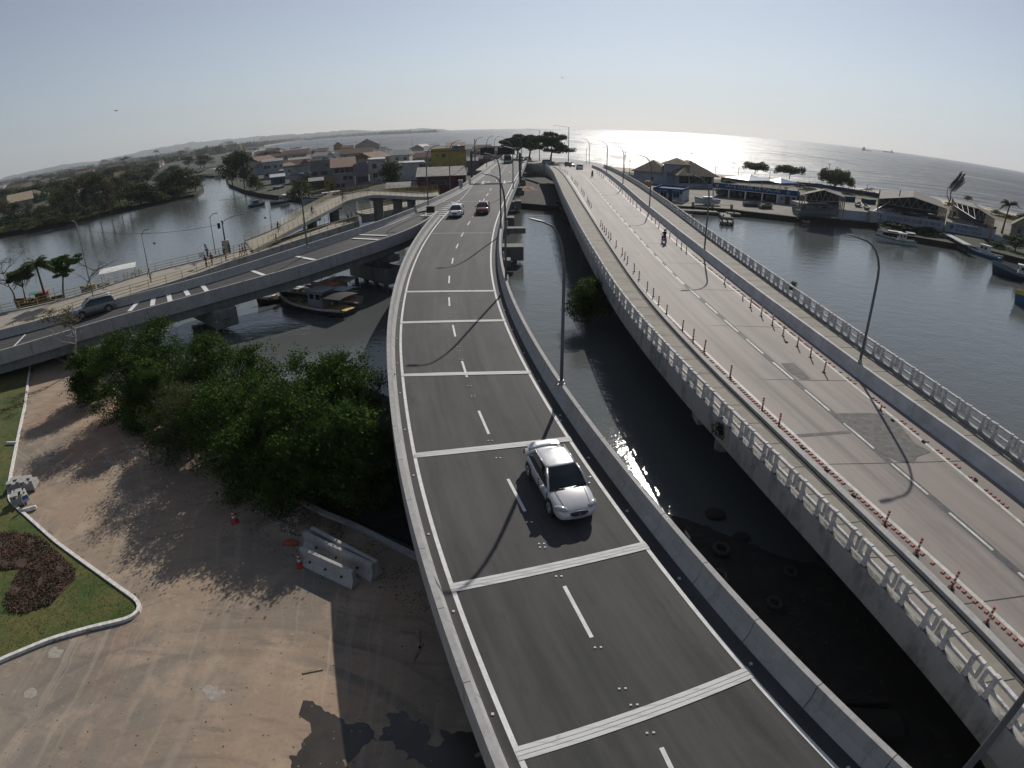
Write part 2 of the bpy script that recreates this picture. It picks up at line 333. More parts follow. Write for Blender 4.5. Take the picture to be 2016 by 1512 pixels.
asph = blend_layers('asphalt_surface', (.047, .046, .045), [((.075, .073, .07), .9, .45, .7, (1, .35, 1), 'UV', .55), ((.026, .026, .026), 1.6, .56, .74, (1, .3, 1), 'UV', .6), ((.085, .083, .08), .8, .46, .7, (1.3, .06, 1), 'UV', .6), ((.028, .028, .028), 1.3, .5, .68, (1, .045, 1), 'UV', .8), ((.13, .125, .12), .35, .52, .75, (1, .25, 1), 'UV', .45), ((.022, .022, .022), .5, .6, .72, (1, .5, 1), 'UV', .55), ((.085, .075, .06), .6, .55, .8, (1, .3, 1), 'UV', .5), ((.11, .108, .105), 26, .56, .78, (1, 1, 1), 'UV', .5), ((.018, .018, .018), 34, .54, .76, (1, 1, 1), 'UV', .6)], .8, .25)
oldpave = blend_layers('worn_concrete_pavement', (.25, .216, .193), [((.14, .13, .12), .8, .45, .68, (1.1, .035, 1), 'UV', .9), ((.31, .275, .25), 1.1, .48, .72, (.9, .04, 1), 'UV', .7), ((.12, .115, .11), .3, .58, .75, (1, .3, 1), 'UV', .6), ((.30, .27, .25), 3, .58, .76, (1, .6, 1), 'UV', .5), ((.1, .1, .1), 30, .5, .85, (1, 1, 1), 'UV', .4)], .75, .12)
walkc = blend_layers('walkway_slabs', (.25, .23, .19), [((.15, .14, .12), .6, .45, .7, (1, 1, 1), 'World', .7), ((.34, .31, .26), 3, .5, .75, (1, 1, 1), 'World', .5)], .85, .15)
joint_p = blend_layers('joint_paint', (.56, .56, .54), [((.30, .30, .29), 2.2, .5, .68, (.25, 3, 1), 'World', .8), ((.66, .66, .64), 9, .5, .7, (.3, 3, 1), 'World', .6), ((.16, .16, .155), 1.1, .62, .75, (1.2, 1, 1), 'World', .7)], .7)
white_p = mat('road_paint', (.62, .62, .60), .7, .14, 3, fine=.12, coord='World')
old_p = mat('worn_road_paint', (.48, .48, .44), .7, .22, 3, fine=.2, coord='World')
yellow_p = mat('yellow_rail_paint', (.50, .38, .10), .55, .2, 3)
steel = mat('galvanised_steel', (.30, .30, .31), .45, .1, 6, metal=.6)
pole_m = mat('grey_pole', (.12, .122, .125), .6, .12, 4)
black = mat('dark_metal', (.012, .013, .014), .6, .2, 5)
wood_d = mat('dark_timber', (.055, .045, .035), .9, .4, 6)
wood_l = mat('pale_timber', (.26, .21, .15), .9, .3, 6)
rubber = mat('rubber', (.018, .018, .018), .8, .2, 8)
red_p = mat('red_paint', (.42, .05, .03), .6, .2, 4)
white_g = mat('white_gloss', (.62, .62, .60), .45, .08, 4)
grass_m = blend_layers('lawn', (.055, .085, .018), [((.13, .11, .035), .4, .40, .6, (1, 1, 1), 'World', .85), ((.03, .06, .012), 2.2, .45, .7, (1, 1, 1), 'World', .7), ((.12, .13, .04), 14, .55, .75, (1, 1, 1), 'World', .4)], .95, .5)
dirt = blend_layers('dirt_ground', (.31, .232, .165), [((.19, .165, .135), .13, .44, .6, (1, 1, 1), 'World', .9), ((.41, .31, .225), .4, .5, .66, (1, 1, 1), 'World', .7), ((.36, .225, .15), .21, .54, .72, (1.4, .8, 1), 'World', .6), ((.13, .115, .095), 1.1, .55, .75, (.35, 1.8, 1), 'World', .6), ((.2, .16, .12), 5, .5, .75, (1, 1, 1), 'World', .5), ((.42, .36, .28), 2.6, .62, .74, (1, 1, 1), 'World', .6)], .95, .35, regions=(((.36, .205, .125), tuple(at(150, 850, .4)), 3., 10., .75), ((.21, .19, .165), tuple(at(120, 1420, .4)), 2., 8., .8), ((.16, .13, .105), tuple(at(620, 1100, .4)), 1.5, 6., .6)), tracks=(((.15, .13, .11), tuple(at(330, 1800, .4)), 1.3, .75), ((.40, .33, .26), tuple(at(-500, 1200, .4)), 1.7, .55)))
mud = blend_layers('river_mud', (.022, .019, .015), [((.045, .038, .029), .7, .45, .7, (1, 1, 1), 'World', .7), ((.015, .014, .012), 3, .5, .72, (1, 1, 1), 'World', .8), ((.06, .055, .045), 9, .62, .75, (1, 1, 1), 'World', .5)], .9, .8)
land_m = blend_layers('town_ground', (.048, .047, .03), [((.022, .03, .013), .05, .38, .58, (1, 1, 1), 'World', .9), ((.065, .06, .042), .3, .58, .75, (1, 1, 1), 'World', .5), ((.04, .05, .02), .6, .5, .7, (1, 1, 1), 'World', .5)], .95, .3)
sand = mat('beach_sand', (.40, .31, .22), .9, .15, .3, coord='World')
river_w = water('river_water_surface', (.092, .102, .098), .05, [(.35, (1, 1.6, 1), .045), (1.5, (1, 1.8, 1), .024), (5.5, (1, 1.5, 1), .007)], rmod=(.03, (1, 1.6, 1), .02, .07))
sea_w = water('sea_surface', (.055, .06, .06), .20, [(.010, (.3, 1.2, 1), 7.), (.04, (.5, 1.5, 1), 3.6), (.15, (.5, 1.5, 1), 1.5), (.8, (.6, 1.4, 1), .35)], rmod=(.006, (2.2, .35, 1), .24, .60))
foam = mat('surf_foam', (.8, .8, .8), .8, .1, .5, coord='World')

# ---------------------------------------------------------------- water, land
def sheet(name, outline, z0, z1, m, skirt=None):
    mb = MB(); mb.poly([(p[0], p[1]) for p in outline], z0, z1, 0, 1 if skirt else None)
    return mb.build(name, [m, skirt] if skirt else [m], kind='structure')
def pxs(L_, z): return [at(x, y, z) for x, y in L_]
SEAR = 10500.
shore_px = [(2150, 452), (2016, 424), (1935, 410), (1868, 396), (1731, 376), (1645, 371), (1588, 363), (1513, 351), (1419, 345), (1300, 338), (1196, 329), (1120, 322), (1060, 318), (1000, 314), (930, 309), (800, 304), (700, 301), (650, 300), (560, 298), (495, 295)]
far_px = [(510, 289), (560, 281), (620, 273.5), (700, 268), (800, 262.5), (885, 259.5)]
bank_px = [(0, 459), (46, 452), (103, 441.6), (144, 434), (232, 411), (335, 390), (382, 382), (401, 369), (395, 354), (388, 345), (444, 346), (450, 362), (480, 373), (514, 381), (563, 387), (593, 390), (660, 381), (713, 379), (838, 392), (930, 398), (1020, 398)]
yard_px = [(1100, 405), (1240, 398), (1326, 405), (1440, 412), (1468, 416), (1566, 427), (1634, 431), (1728, 440), (1739.5, 456), (1872, 478), (1925, 487), (2016, 510), (2150, 560)]
ZL = 1.2
n = 96; disc = [(SEAR*cos(2*pi*i/n), SEAR*sin(2*pi*i/n)) for i in range(n)]
mb = MB(); ring = [(x, y, -.02) for x, y in disc]; mb.add([(0, 0, -.02)]+ring, [(0, i+1, (i+1) % n+1) for i in range(n)]); mb.build('sea', sea_w, kind='structure')
# the river surface lies just above the sea sheet, inland of the shore
bx = [at(x, y, 0) for x, y in shore_px]
riv = [(-330, -60), (420, -60), (420, 60)]+[(p[0], p[1]) for p in (at(2150, 470, 0), at(1900, 430, 0), at(1500, 372, 0), at(1196, 340, 0), at(1000, 330, 0), at(700, 318, 0), at(470, 318, 0), at(380, 334, 0), at(300, 352, 0), at(150, 380, 0), at(0, 420, 0))]+[(-330, 200)]
mb = MB(); mb.add([(p[0], p[1], 0) for p in riv], [tuple(range(len(riv)))]); mb.build('river', river_w, kind='structure')
mb = MB(); mb.add([(-3000, -3000, -3), (3000, -3000, -3), (3000, 300, -3), (-3000, 300, -3)], [(0, 1, 2, 3)]); mb.build('river_bed', mud, kind='structure')
# mainland: river banks, town, peninsula, yacht club yard
out = pxs(bank_px, ZL)+pxs(yard_px, ZL)+pxs(shore_px, ZL)+pxs(far_px, ZL)
tip = out[-1]; out += [np.array([tip[0]*1.05-60, tip[1]*1.02, ZL]), np.array([-900, 9300, ZL]), np.array([-5200, 8200, ZL]), np.array([-8000, 5600, ZL]), np.array([-9300, 2600, ZL]), np.array([-9300, 200, ZL])]
p0 = at(0, 459, ZL); out += [np.array([-260, 40, ZL])]
sheet('mainland', out, -1.5, ZL, land_m, mud)
def band(name, A, B, z, m):
    mb = MB(); n = 80; A = resample(A, n); B = resample(B, n)
    ribbon(mb, [(a[0], a[1], z) for a in A], [(b[0], b[1], z) for b in B]); return mb.build(name, m, kind='structure')
SH = [at(x, y, 1.0) for x, y in shore_px]
band('beach', [at(x, y-1.5, ZL+.02) for x, y in shore_px], [at(x, y+5+(3 if x > 1250 else 0), ZL+.02) for x, y in shore_px], ZL+.02, sand)
FP = [at(x, y, ZL) for x, y in shore_px[-1:]+far_px]
band('far_beach', [(p[0], p[1], 0) for p in FP], [(p[0]-35-.012*p[1], p[1]+20, 0) for p in FP], ZL+.04, sand)
# surf: broken foam lines along the beach
mb = MB(); SR = resample([at(x, y, 0) for x, y in shore_px], step=4.)
for k, (d, w0) in enumerate(((3, 2.5), (9, 1.8), (20, 1.2), (34, 1.5), (52, 1.2))):
    i = 0
    while i < len(SR)-6:
        L_ = RNG.randint(3, 14); seg = SR[i:i+L_]
        if len(seg) > 2:
            N_ = normals(seg); jj = [w0*(.25+.75*abs(sin(.9*q+k)))*(1 if 0 < q < len(seg)-1 else .1) for q in range(len(seg))]; dd = d+RNG.uniform(-2, 2)
            A = [(p[0]+v[0]*(dd+.6*sin(q)), p[1]+v[1]*(dd+.6*sin(q)), .05) for q, (p, v) in enumerate(zip(seg, N_))]
            B = [(p[0]+v[0]*(dd+jj[q]), p[1]+v[1]*(dd+jj[q]), .05) for q, (p, v) in enumerate(zip(seg, N_))]
            ribbon(mb, A, B)
        i += L_+RNG.randint(0, 3+4*k)
mb.build('surf', foam, kind='structure')
mb = MB(); A = [(p[0]+6, p[1]-8, .03) for p in FP]; B = [(p[0]+22, p[1]-28, .03) for p in FP]; ribbon(mb, resample(A, 60), resample(B, 60)); mb.build('far_surf', foam, kind='structure')
# hills on the far shore
hill_m = mat('wooded_hills', (.055, .07, .04), .95, .5, .012, coord='World')
def hills(name, pts, depth, seed, rough_=14):
    """ridge line: (px, base row, top row, distance)"""
    rr = random.Random(seed); P = []; T = []
    for px, yb, yt, D in pts:
        d = ray(px, yb); h = hypot(d[0], d[1]); x, y = d[0]/h*D, d[1]/h*D; zt = CAMH
        lo, hi = 0, 700
        for _ in range(40):
            m_ = (lo+hi)/2
            if proj((x, y, m_))[1] > yt: lo = m_
            else: hi = m_
        P.append((x, y, lo))
    P = resample(P, 160); rings = []
    for i, (x, y, z) in enumerate(P):
        L_ = hypot(x, y); ux, uy = x/L_, y/L_; e = min(1, i/6, (159-i)/6); z *= (.6+.4*e) if name != 'headland' else e; r_ = []
        for k in range(9):
            t = k/8; prof = sin(pi*t)**.7 if 0 < t < 1 else 0; zz = -2+(z+2+rr.uniform(-1, 1)*z*.06+z*.12*mnoise.noise((i*.21, k*.8, seed)))*prof
            r_.append((x+ux*depth*(t-.35), y+uy*depth*(t-.35), zz))
        rings.append(r_)
    mb = MB(); mb.loft(rings, False, 0, False); return mb.build(name, hill_m, kind='structure', smooth=True)
hills('headland', [(500, 278, 270, 5200), (560, 274, 266.5, 5600), (640, 268, 260, 6000), (690, 264, 255.5, 6400), (740, 260, 257.5, 6800), (800, 258, 254.8, 7200), (830, 257, 252, 7400), (860, 256, 254, 7600), (887, 255.4, 254.6, 7800)], 900, 3)
hills('far_hills', [(0, 358, 349, 7600), (60, 346, 338, 7600), (125, 335, 324, 7800), (200, 322, 316, 8000), (300, 302, 293, 8200), (380, 291, 280, 8400), (430, 285, 276, 8600), (500, 280, 269, 8600), (560, 275, 265, 8800), (640, 268, 262.5, 9000)], 1100, 5)

# ---------------------------------------------------------------- near ground on the left
ZG = .4
kerb_w = [(53, 700), (59, 728), (49, 800), (32, 880), (18, 955), (18, 988), (60, 1025), (110, 1070), (190, 1128), (273, 1187), (281, 1197), (277, 1209), (266, 1218), (185, 1236), (103, 1259), (0, 1302), (-120, 1360)]
K = smoothp([at(x, y, ZG) for x, y in kerb_w], .35, .45)
wall_px = [(105, 700), (165, 733), (271, 798), (325, 831), (438, 898), (490, 934), (565, 975), (632, 1011), (696, 1037)]
WL = [at(x, y, ZG) for x, y in wall_px]; dv = (WL[-1]-WL[4]); dv /= np.linalg.norm(dv)
WL += [WL[-1]+dv*6, WL[-1]+dv*12, WL[-1]+dv*18+np.array([0, 2., 0])]
lotout = [tuple(p[:2]) for p in WL]+[(14, -12), (-40, -12)]+[(-36, 4)]+[tuple(p[:2]) for p in [at(-150, 800, ZG), at(30, 700, ZG)]]
sheet('dirt_lot', lotout, -1, ZG, dirt, conc_old)
lawn = [tuple(p[:2]) for p in K[::3]]+[tuple(at(-260, 1400, ZG)[:2]), tuple(at(-260, 700, ZG)[:2]), tuple(at(-60, 705, ZG)[:2])]
sheet('lawn', lawn, ZG-.2, ZG+.08, grass_m)
mb = MB(); sweep(mb, K, [(-.12, -.05), (-.12, .16), (.06, .16), (.08, -.05)]); kb = mb.build('garden_kerb', mat('whitewashed_kerb', (.62, .60, .56), .85, .25, 5, coord='World'), kind='structure')
mb = MB(); sweep(mb, resample(WL, step=1.), [(-.18, -1.3), (-.18, .14), (.12, .14), (.12, -1.3)])
mb.build('river_wall', conc_old, label='low rough concrete wall edging the dirt lot above the mangroves', cat='wall')
# mud under the mangroves and between the bridges
mb = MB(); mp_ = [WL[0][:2]+[-3, 4], at(250, 690, .3)[:2], at(430, 730, .3)[:2], at(560, 750, .3)[:2], at(700, 750, .3)[:2], at(770, 780, .3)[:2]]+[np.array([-5., 27]), np.array([-1, 20.5]), np.array([3., 17.5])]
bank = [at(1289, 1009, .05)[:2], at(1350, 1025, .05)[:2], at(1468, 1072, .05)[:2], at(1540, 1100, .05)[:2], at(1646, 1125, .05)[:2], at(1646, 1125, .05)[:2]+[4., -1.], np.array([27., 4.]), np.array([30., -12.])]
edge = [tuple(p) for p in mp_]+[tuple(p) for p in bank]+[(10, -12), (6, 0), tuple(WL[-1][:2]), tuple(WL[4][:2]), tuple(WL[0][:2])]
cx = sum(p[0] for p in edge)/len(edge)
mb.poly(edge, -1.2, .16); mb.build('mud_bank', [mud], kind='structure')
mb = MB()                                                # lumpy foreshore so the bank edge is not a straight cut
for i in range(40):
    t = RNG.random(); a, b = edge[9+int(t*5)], edge[10+int(t*5)]; q = RNG.random(); x, y = a[0]+(b[0]-a[0])*q+RNG.uniform(-.6, 3), a[1]+(b[1]-a[1])*q-RNG.uniform(-.5, 7)
    mb.ball((x, y, .12), RNG.uniform(.15, .6), 9, 0, (1, RNG.uniform(.6, 1), .16))
mb.build('mud_lumps', [mud], kind='stuff', label='dark lumpy mud along the water edge between the bridges', cat='mud', smooth=True)
# flower bed on the lawn
bedpx = [(0, 1050), (40, 1047), (85, 1060), (150, 1120), (148, 1140), (100, 1190), (45, 1208), (14, 1203), (8, 1180), (40, 1120), (0, 1122)]
sheet('flower_bed', [tuple(at(x, y, ZG+.1)[:2]) for x, y in bedpx], ZG, ZG+.11, mat('bed_soil', (.06, .04, .03), .95, .4, 3, coord='World'))
# promenade where the two bridges come down beside the sea
prom = pxs([(935, 336), (955, 322), (975, 314), (1030, 310.5), (1110, 311.5), (1160, 318), (1215, 329), (1216, 342), (1150, 344), (1100, 334), (1073, 324), (1046, 322), (1030, 322), (1000, 334)], 4.9)
sheet('painted_shade_bank', pxs([(995, 397), (1020, 399), (1100, 406), (1140, 404), (1125, 375), (1110, 345), (1075, 328), (1040, 326), (1020, 345), (1005, 370)], ZL+.04), -1, ZL+.04, mat('bank_shade_paint', (.016, .014, .011), .95, .4, .5, coord='World'), mud)  # near-black sheet laid over the bank, its colour painting the shade there
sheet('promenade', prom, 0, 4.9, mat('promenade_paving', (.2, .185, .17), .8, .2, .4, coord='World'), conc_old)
# mound of red earth on the far bank between the bridges
mb = MB(); P0 = at(1038, 384, .5); rings = []
for i in range(7):
    t = i/6; rings.append([(P0[0]+(1-t*.75)*(5.5+.8*sin(3*a+i))*cos(a), P0[1]+8+(1-t*.75)*(10+1.2*cos(2*a))*sin(a), .2+1.6*t+.15*sin(5*a+i)) for a in [2*pi*k/18 for k in range(18)]])
mb.loft(rings); mb.build('earth_mound', mat('red_earth', (.20, .11, .065), .95, .3, .8, bump=.6, coord='World'), smooth=True, label='mound of reddish earth on the shaded far bank between the bridges', cat='earth')
# river bank shelf with grass left of the walkway
shelf = pxs([(-120, 640), (0, 617), (60, 612), (122, 590), (150, 585), (170, 592), (120, 640), (45, 668), (0, 690), (-120, 740)], 1.5)
sheet('bank_garden', shelf, -1, 1.5, grass_m, mud)
# ---------------------------------------------------------------- new viaduct
def barrier(parent, P, side, name='barrier', ramp=False, seglen=2.8):
    """precast safety barrier in separate pieces; side -1 left, +1 right of path P"""
    P = resample(P, step=.7); per = int(seglen/.7); N_ = normals(P); mb = MB(); g = .35 if side < 0 else .58
    prof = [(side*g, -.02), (side*(g+.06), .08), (side*(g+.20), .30), (side*(g+.25), .86), (side*(g+.46), .86), (side*(g+.50), -.34), (side*(g+.2), -.34)]
    for i in range(0, len(P)-1, per):
        j = min(i+per, len(P)-1); seg = [np.array(p) for p in P[i:j+1]]; d0 = (seg[1]-seg[0]); d0 /= np.linalg.norm(d0); d1 = seg[-1]-seg[-2]; d1 /= np.linalg.norm(d1)
        seg[0] = seg[0]+d0*.012; seg[-1] = seg[-1]-d1*.012; sweep(mb, seg, prof, True, 0, N_[i:j+1])
    return mb.build(name, conc, parent)
nb = thing('road_bridge', 'new curving viaduct with smooth dark asphalt and grey concrete safety barriers', 'bridge', group=None)
Y0, YG, Y1 = -24., 79., 262.
YM = 85.
PL = path(NL, zn, Y0, YG, .7); PR = path(NR, zn, Y0, Y1, .7); PFm = path(NF, zn, YM, Y1, .7)
barrier(nb, PL, -1); barrier(nb, PR, 1); barrier(nb, PFm, -1)
mb = MB(); A = offs(path(NL, zn, Y0, YM, .7), -.6); B = offs(path(NR, zn, Y0, YM, .7), .8); ribbon(mb, A, B, -.0, nx=6)
A2 = offs(PFm, -.6); B2 = offs(path(NR, zn, YM, Y1, .7), .8); ribbon(mb, A2, B2, 0, nx=6); mb.build('asphalt', asph, nb)
mb = MB()                                                # deck slab and girders below
for (a, b) in ((offs(path(NL, zn, Y0, YG, 2), -.82), offs(path(NR, zn, Y0, YG, 2), 1.05)), (offs(path(NF, zn, YM, Y1, 2), -.82), offs(path(NR, zn, YM, Y1, 2), 1.05))):
    for (u0, u1, z0, z1) in ((0, 1, -.14, -.33), (.10, .16, -.31, -1.35), (.36, .42, -.31, -1.35), (.60, .66, -.31, -1.35), (.84, .90, -.31, -1.35)):
        rings = [[(p[0]+(q[0]-p[0])*u, p[1]+(q[1]-p[1])*u, p[2]+z) for u, z in ((u0, z0), (u1, z0), (u1, z1), (u0, z1))] for p, q in zip(a, b)]
        mb.loft(rings)
mb.build('deck', pier_c, nb)
def at_n(u, y):                                          # point across the main carriageway, u 0..1 from left to right line
    return (NL(y)+(NR(y)-NL(y))*u, y, zn(y))
def line(mb, P, w, dz=.006, o=0.): ribbon(mb, offs(P, o-w/2), offs(P, o+w/2), dz)
mb = MB(); line(mb, path(NL, zn, Y0, 92, .7), .15); line(mb, path(NR, zn, Y0, Y1, .7), .15); mb.build('edge_line', white_p, nb)
# skewed joint bands: (left y, right y)
for k, (ya, yb) in enumerate(((-11.5, -8), (-5, -2), (1.6, 4.2), (8.05, 10.15), (14.05, 15.95), (22.05, 23.3), (30.2, 30.35), (38.4, 38.5), (45.3, 45.1), (68, 67.4), (94.5, 93.5))):
    w_ = .42 if k < 9 else .25; cvA = NL if k < 10 else NF
    a = np.array([cvA(ya)+.0, ya, zn(ya)]); b = np.array([NR(yb), yb, zn(yb)]); d = (b-a)/np.linalg.norm(b-a); a = a-d*.05; b = b+d*.1; nrm = np.array([-d[1], d[0], 0])*w_/2
    mb = MB(); n_ = 6
    for i in range(n_):
        p = a+(b-a)*i/n_; q = a+(b-a)*(i+1)/n_; zz = np.array([0, 0, .012]); mb.quad(p-nrm+zz, q-nrm+zz, q+nrm+zz, p+nrm+zz)
    mb.build('joint_band', joint_p if k < 9 else mat('joint_grey', (.3, .3, .3), .8), nb)
    mb = MB()
    for s in (-.16, .16): mb.quad(a+nrm*s*2-nrm*.035+[0, 0, .02], b+nrm*s*2-nrm*.035+[0, 0, .02], b+nrm*s*2+nrm*.035+[0, 0, .02], a+nrm*s*2+nrm*.035+[0, 0, .02])
    if k < 9: mb.build('joint_seal', mat('joint_rubber', (.47, .47, .46), .8, .25, 4), nb)
# lane dashes, measured in the photo
dash_px = [((1302, 1472), (1330, 1530)), ((1111, 1154), (1165, 1255)), ((1000, 943), (1033.7, 1007)), ((942.5, 809), (962.4, 854.6)), ((909.5, 711), (919.5, 742.5)), ((891.5, 640), (896.5, 663)), ((884, 585.5), (885, 602.5)), ((884.7, 543), (884, 557.7)), ((892, 508), (890, 519)), ((902, 480), (898, 489)), ((912.8, 457.5), (907.8, 465.5)), ((925.5, 435.5), (920.5, 443)), ((935.5, 420), (930.5, 427)),
    ((954, 391), (950.5, 397)), ((961.5, 380.5), (957.5, 386)), ((967.5, 371), (964.5, 375))]
mb = MB()
def stripe(mb, a, b, w, dz=.008):
    a = np.array(a, float); b = np.array(b, float); d = b-a; d /= np.linalg.norm(d)+1e-9; n_ = np.array([-d[1], d[0], 0])*w/2; m_ = 1
    mb.quad(a-n_+[0, 0, dz], b-n_+[0, 0, dz], b+n_+[0, 0, dz], a+n_+[0, 0, dz])
for a, b in dash_px: stripe(mb, on(*a, zp), on(*b, zp), .13)
for y in np.arange(128, 250, 6.): stripe(mb, at_n(.55, y), at_n(.55, y+2.6), .13)
mb.build('lane_dash', white_p, nb)
mb = MB()                                                # short dashes between the through lane and the slip road
for i, y in enumerate(np.arange(89, 126, 2.6)):
    stripe(mb, (NL(y), y, zn(y)), (NL(y+1.3), y+1.3, zn(y+1.3)), .16)
mb.build('lane_dash', white_p, nb)
mb = MB(); line(mb, path(NF, zn, 84, Y1, 1), .14, .006); mb.build('edge_line', white_p, nb)
# raised reflective studs
mb = MB(); stud = mat('road_stud', (.48, .48, .45), .4, .1, 3)
for px, py in ((902, 683), (902.5, 691), (907.5, 708), (923.6, 760), (931.2, 778.5), (931.2, 782), (965, 868), (981, 902), (1042, 1028), (1066, 1071), (1068, 1078), (1100, 1135), (1177, 1275), (1225, 1356), (1248, 1388), (1280, 1443), (887, 530), (885, 568.5), (884.5, 579), (886.5, 616), (887.5, 623), (1156, 951), (1101, 828)):
    p = on(px, py, zp); mb.box((p[0]-.09, p[1], p[2]+.004), (.085, .08, .025), 0, 0, (.7, .6)); mb.box((p[0]+.09, p[1], p[2]+.004), (.085, .08, .025), 0, 0, (.7, .6))
for y in np.arange(-2, 76, 3.75):
    a = np.array(at_n(0, y))-[.24, 0, 0]; b = np.array(at_n(1, y+1.2))+[.3, 0, 0]
    mb.box((a[0], a[1], a[2]+.004), (.08, .08, .03)); mb.box((b[0], b[1], b[2]+.004), (.09, .09, .04))
mb.build('road_stud', stud, nb)
# arrows painted on the far lanes
def arrow(mb, y, u, turn):
    x, _, z = at_n(u, y); L = lambda a, b: (x+a, y+b*1.6, z+.01)
    mb.quad(L(-.1, -1.6), L(.1, -1.6), L(.1, 1.2), L(-.1, 1.2)); mb.add([L(-.45, -1.5), L(.45, -1.5), L(0, -3.)], [(0, 2, 1)])
    if turn: mb.quad(L(.1, .2), L(1., -.5), L(1.1, -.3), L(.1, .6)); mb.add([L(.8, -.9), L(1.6, -.7), L(1.3, .2)], [(0, 1, 2)])
mb = MB(); [arrow(mb, y, u, t) for y, u, t in ((127, .22, 1), (127, .76, 1), (158, .22, 0), (158, .76, 0))]; mb.build('painted_arrow', white_p, nb)
# gore with chevrons
mb = MB(); tipy = 96
for i, y in enumerate(np.arange(80.5, 93, 1.75)):
    xr = NL(y)-.1; w_ = (tipy-y)/(tipy-80)*3.3+.3
    stripe(mb, (xr, y, zn(y)), (xr-w_, y+.8+.05*w_, zn(y)), .42, .007)
stripe(mb, (NL(81)-3.2, 80.5, zn(80.5)), (NL(95)-.1, 95.5, zn(95.5)), .16, .007); mb.build('chevron_bar', white_p, nb)
# piers of the viaduct: cap, piles, wall column
def pier(parent, c, rz, cap=(7.5, 2.4, 2.2), z0=.5, col=(5.2, 1.2), ztop=5., piles=True):
    mb = MB(); mb.box((c[0], c[1], z0), cap, rz); o = bevel(mb.build('pile_cap', pier_c, parent), .08)
    mb = MB(); mb.box((c[0], c[1], z0+cap[2]), (col[0], col[1], ztop-z0-cap[2]), rz); mb.box((c[0], c[1], ztop-.75), (cap[0]*1.05, 1.5, .74), rz); mb.build('column', pier_c, parent)
    if piles:
        mb = MB()
        for sx in (-.4, -.13, .13, .4):
            for sy in (-.32, .32):
                x, y = sx*cap[0], sy*cap[1]; mb.cyl((c[0]+x*cos(rz)-y*sin(rz), c[1]+x*sin(rz)+y*cos(rz), -2.5), .28, z0+2.6, 10)
        mb.build('pile', pier_c, parent)
for y, sh in ((29.5, 0), (47, 0), (60.5, .4), (78, .8), (104, 0), (128, 0), (150, 0), (175, 0)):
    xm = (NL(y)+NR(y))/2 if y < 90 else (NF(y)+NR(y))/2; W_ = 8.6 if y < 70 else 10.5
    pier(nb, (xm+1.1*sh+.4, y), 0, (W_+sh*1.6, 2.6, 1.9), .55, (5, 1.1), zn(y)-1.36)
mb = MB()
for y in (60, 78, 104, 128, 150): p = (NR(y)+1.25, y, zn(y)-2.6); mb.cyl(p, .09, 2.1, 8)
mb.build('drain_pipe', white_g, nb)
# left slip road
ramp = thing('slip_road_bridge', 'slip road bridge curving down left from the viaduct between tall grey barrier panels', 'bridge')
Fpx = [(-60, 664), (49, 638), (113.5, 621), (258, 578.6), (371.4, 554), (478.7, 520.6), (574, 491), (682.5, 454.8), (739, 439), (842.5, 398), (880, 380)]
Npx = [(-60, 707), (0, 690.8), (123.8, 653.4), (247.6, 617), (335, 594), (477, 554), (514.8, 545), (620.6, 514), (716, 482), (772.8, 465), (832, 440)]
PF = smoothp([on(x, y, zr, .86) for x, y in Fpx], .7, 4); PN = smoothp([on(x, y, zr, .86) for x, y in Npx]+[(NL(79)-.85, 79.3, zn(79)+.86)], .7, 3)
PF = [(x, y, z-.86) for x, y, z in PF]; PN = [(x, y, z-.86) for x, y, z in PN]
PF = [p for p in PF if p[1] < YM+.1]
def rbar(P, side, gap):
    P = resample(P, step=.75); N_ = normals(P); mb = MB(); prof = [(-side*.1, .86), (side*.1, .86), (side*.14, -.42), (-side*.30, -.42), (-side*.3, 0), (-side*.16, .28)]
    for i in range(0, len(P)-1, 4):
        j = min(i+4, len(P)-1); seg = [np.array(p) for p in P[i:j+1]]; d0 = seg[1]-seg[0]; d0 /= np.linalg.norm(d0); seg[0] = seg[0]+d0*gap; seg[-1] = seg[-1]-d0*gap; sweep(mb, seg, prof, True, 0, N_[i:j+1])
    return mb.build('barrier', conc, ramp)
rbar(PF, -1, .015); rbar(PN, 1, .015)
PFm_, PNm_ = resample(PF, 90), resample(PN, 90)
mb = MB(); ribbon(mb, PFm_, PNm_, .0, nx=5)
mb.add([PNm_[-1], (NL(YG+.4)-.8, YG+.4, zn(YG+.4)+.002), (NL(YM)-.55, YM, zn(YM)), PFm_[-1]], [(0, 1, 2, 3)]); mb.build('asphalt', asph, ramp)
mb = MB()
for (u0, u1, z0, z1) in ((-.015, 1.015, -.2, -.44), (.05, .16, -.43, -1.45), (.84, .95, -.43, -1.45)):
    mb.loft([[(p[0]+(q[0]-p[0])*u, p[1]+(q[1]-p[1])*u, p[2]+z) for u, z in ((u0, z0), (u1, z0), (u1, z1), (u0, z1))] for p, q in zip(PFm_, PNm_)])
mb.build('deck', pier_c, ramp)
mb = MB()
line(mb, offs(PNm_, -.55), .14, .02); line(mb, offs(PFm_, .5), .12, .02); mb.build('edge_line', white_p, ramp)
mb = MB()
for a, b in (((255, 613), (272, 594)), ((300, 602), (303, 582)), ((338, 606), (331, 576)), ((371, 582), (362, 566)), ((408, 574), (397, 560)), ((520, 542), (496, 533)), ((620, 512), (583, 505)), ((745, 472), (694, 469.5)), ((762, 464), (708, 462.5)), ((28, 682), (50, 659))):
    stripe(mb, on(*a, zr), on(*b, zr), .5 if a[0] != 28 else .2, .035)
mb.build('cross_bar', white_p, ramp)
def rp(i): i = int(i); return (np.array(PFm_[i])+np.array(PNm_[i]))/2, atan2(PNm_[i][1]-PFm_[i][1], PNm_[i][0]-PFm_[i][0])
def near_i(px, py, z): p = at(px, py, z); return min(range(90), key=lambda i: (PNm_[i][0]-p[0])**2+(PNm_[i][1]-p[1])**2)
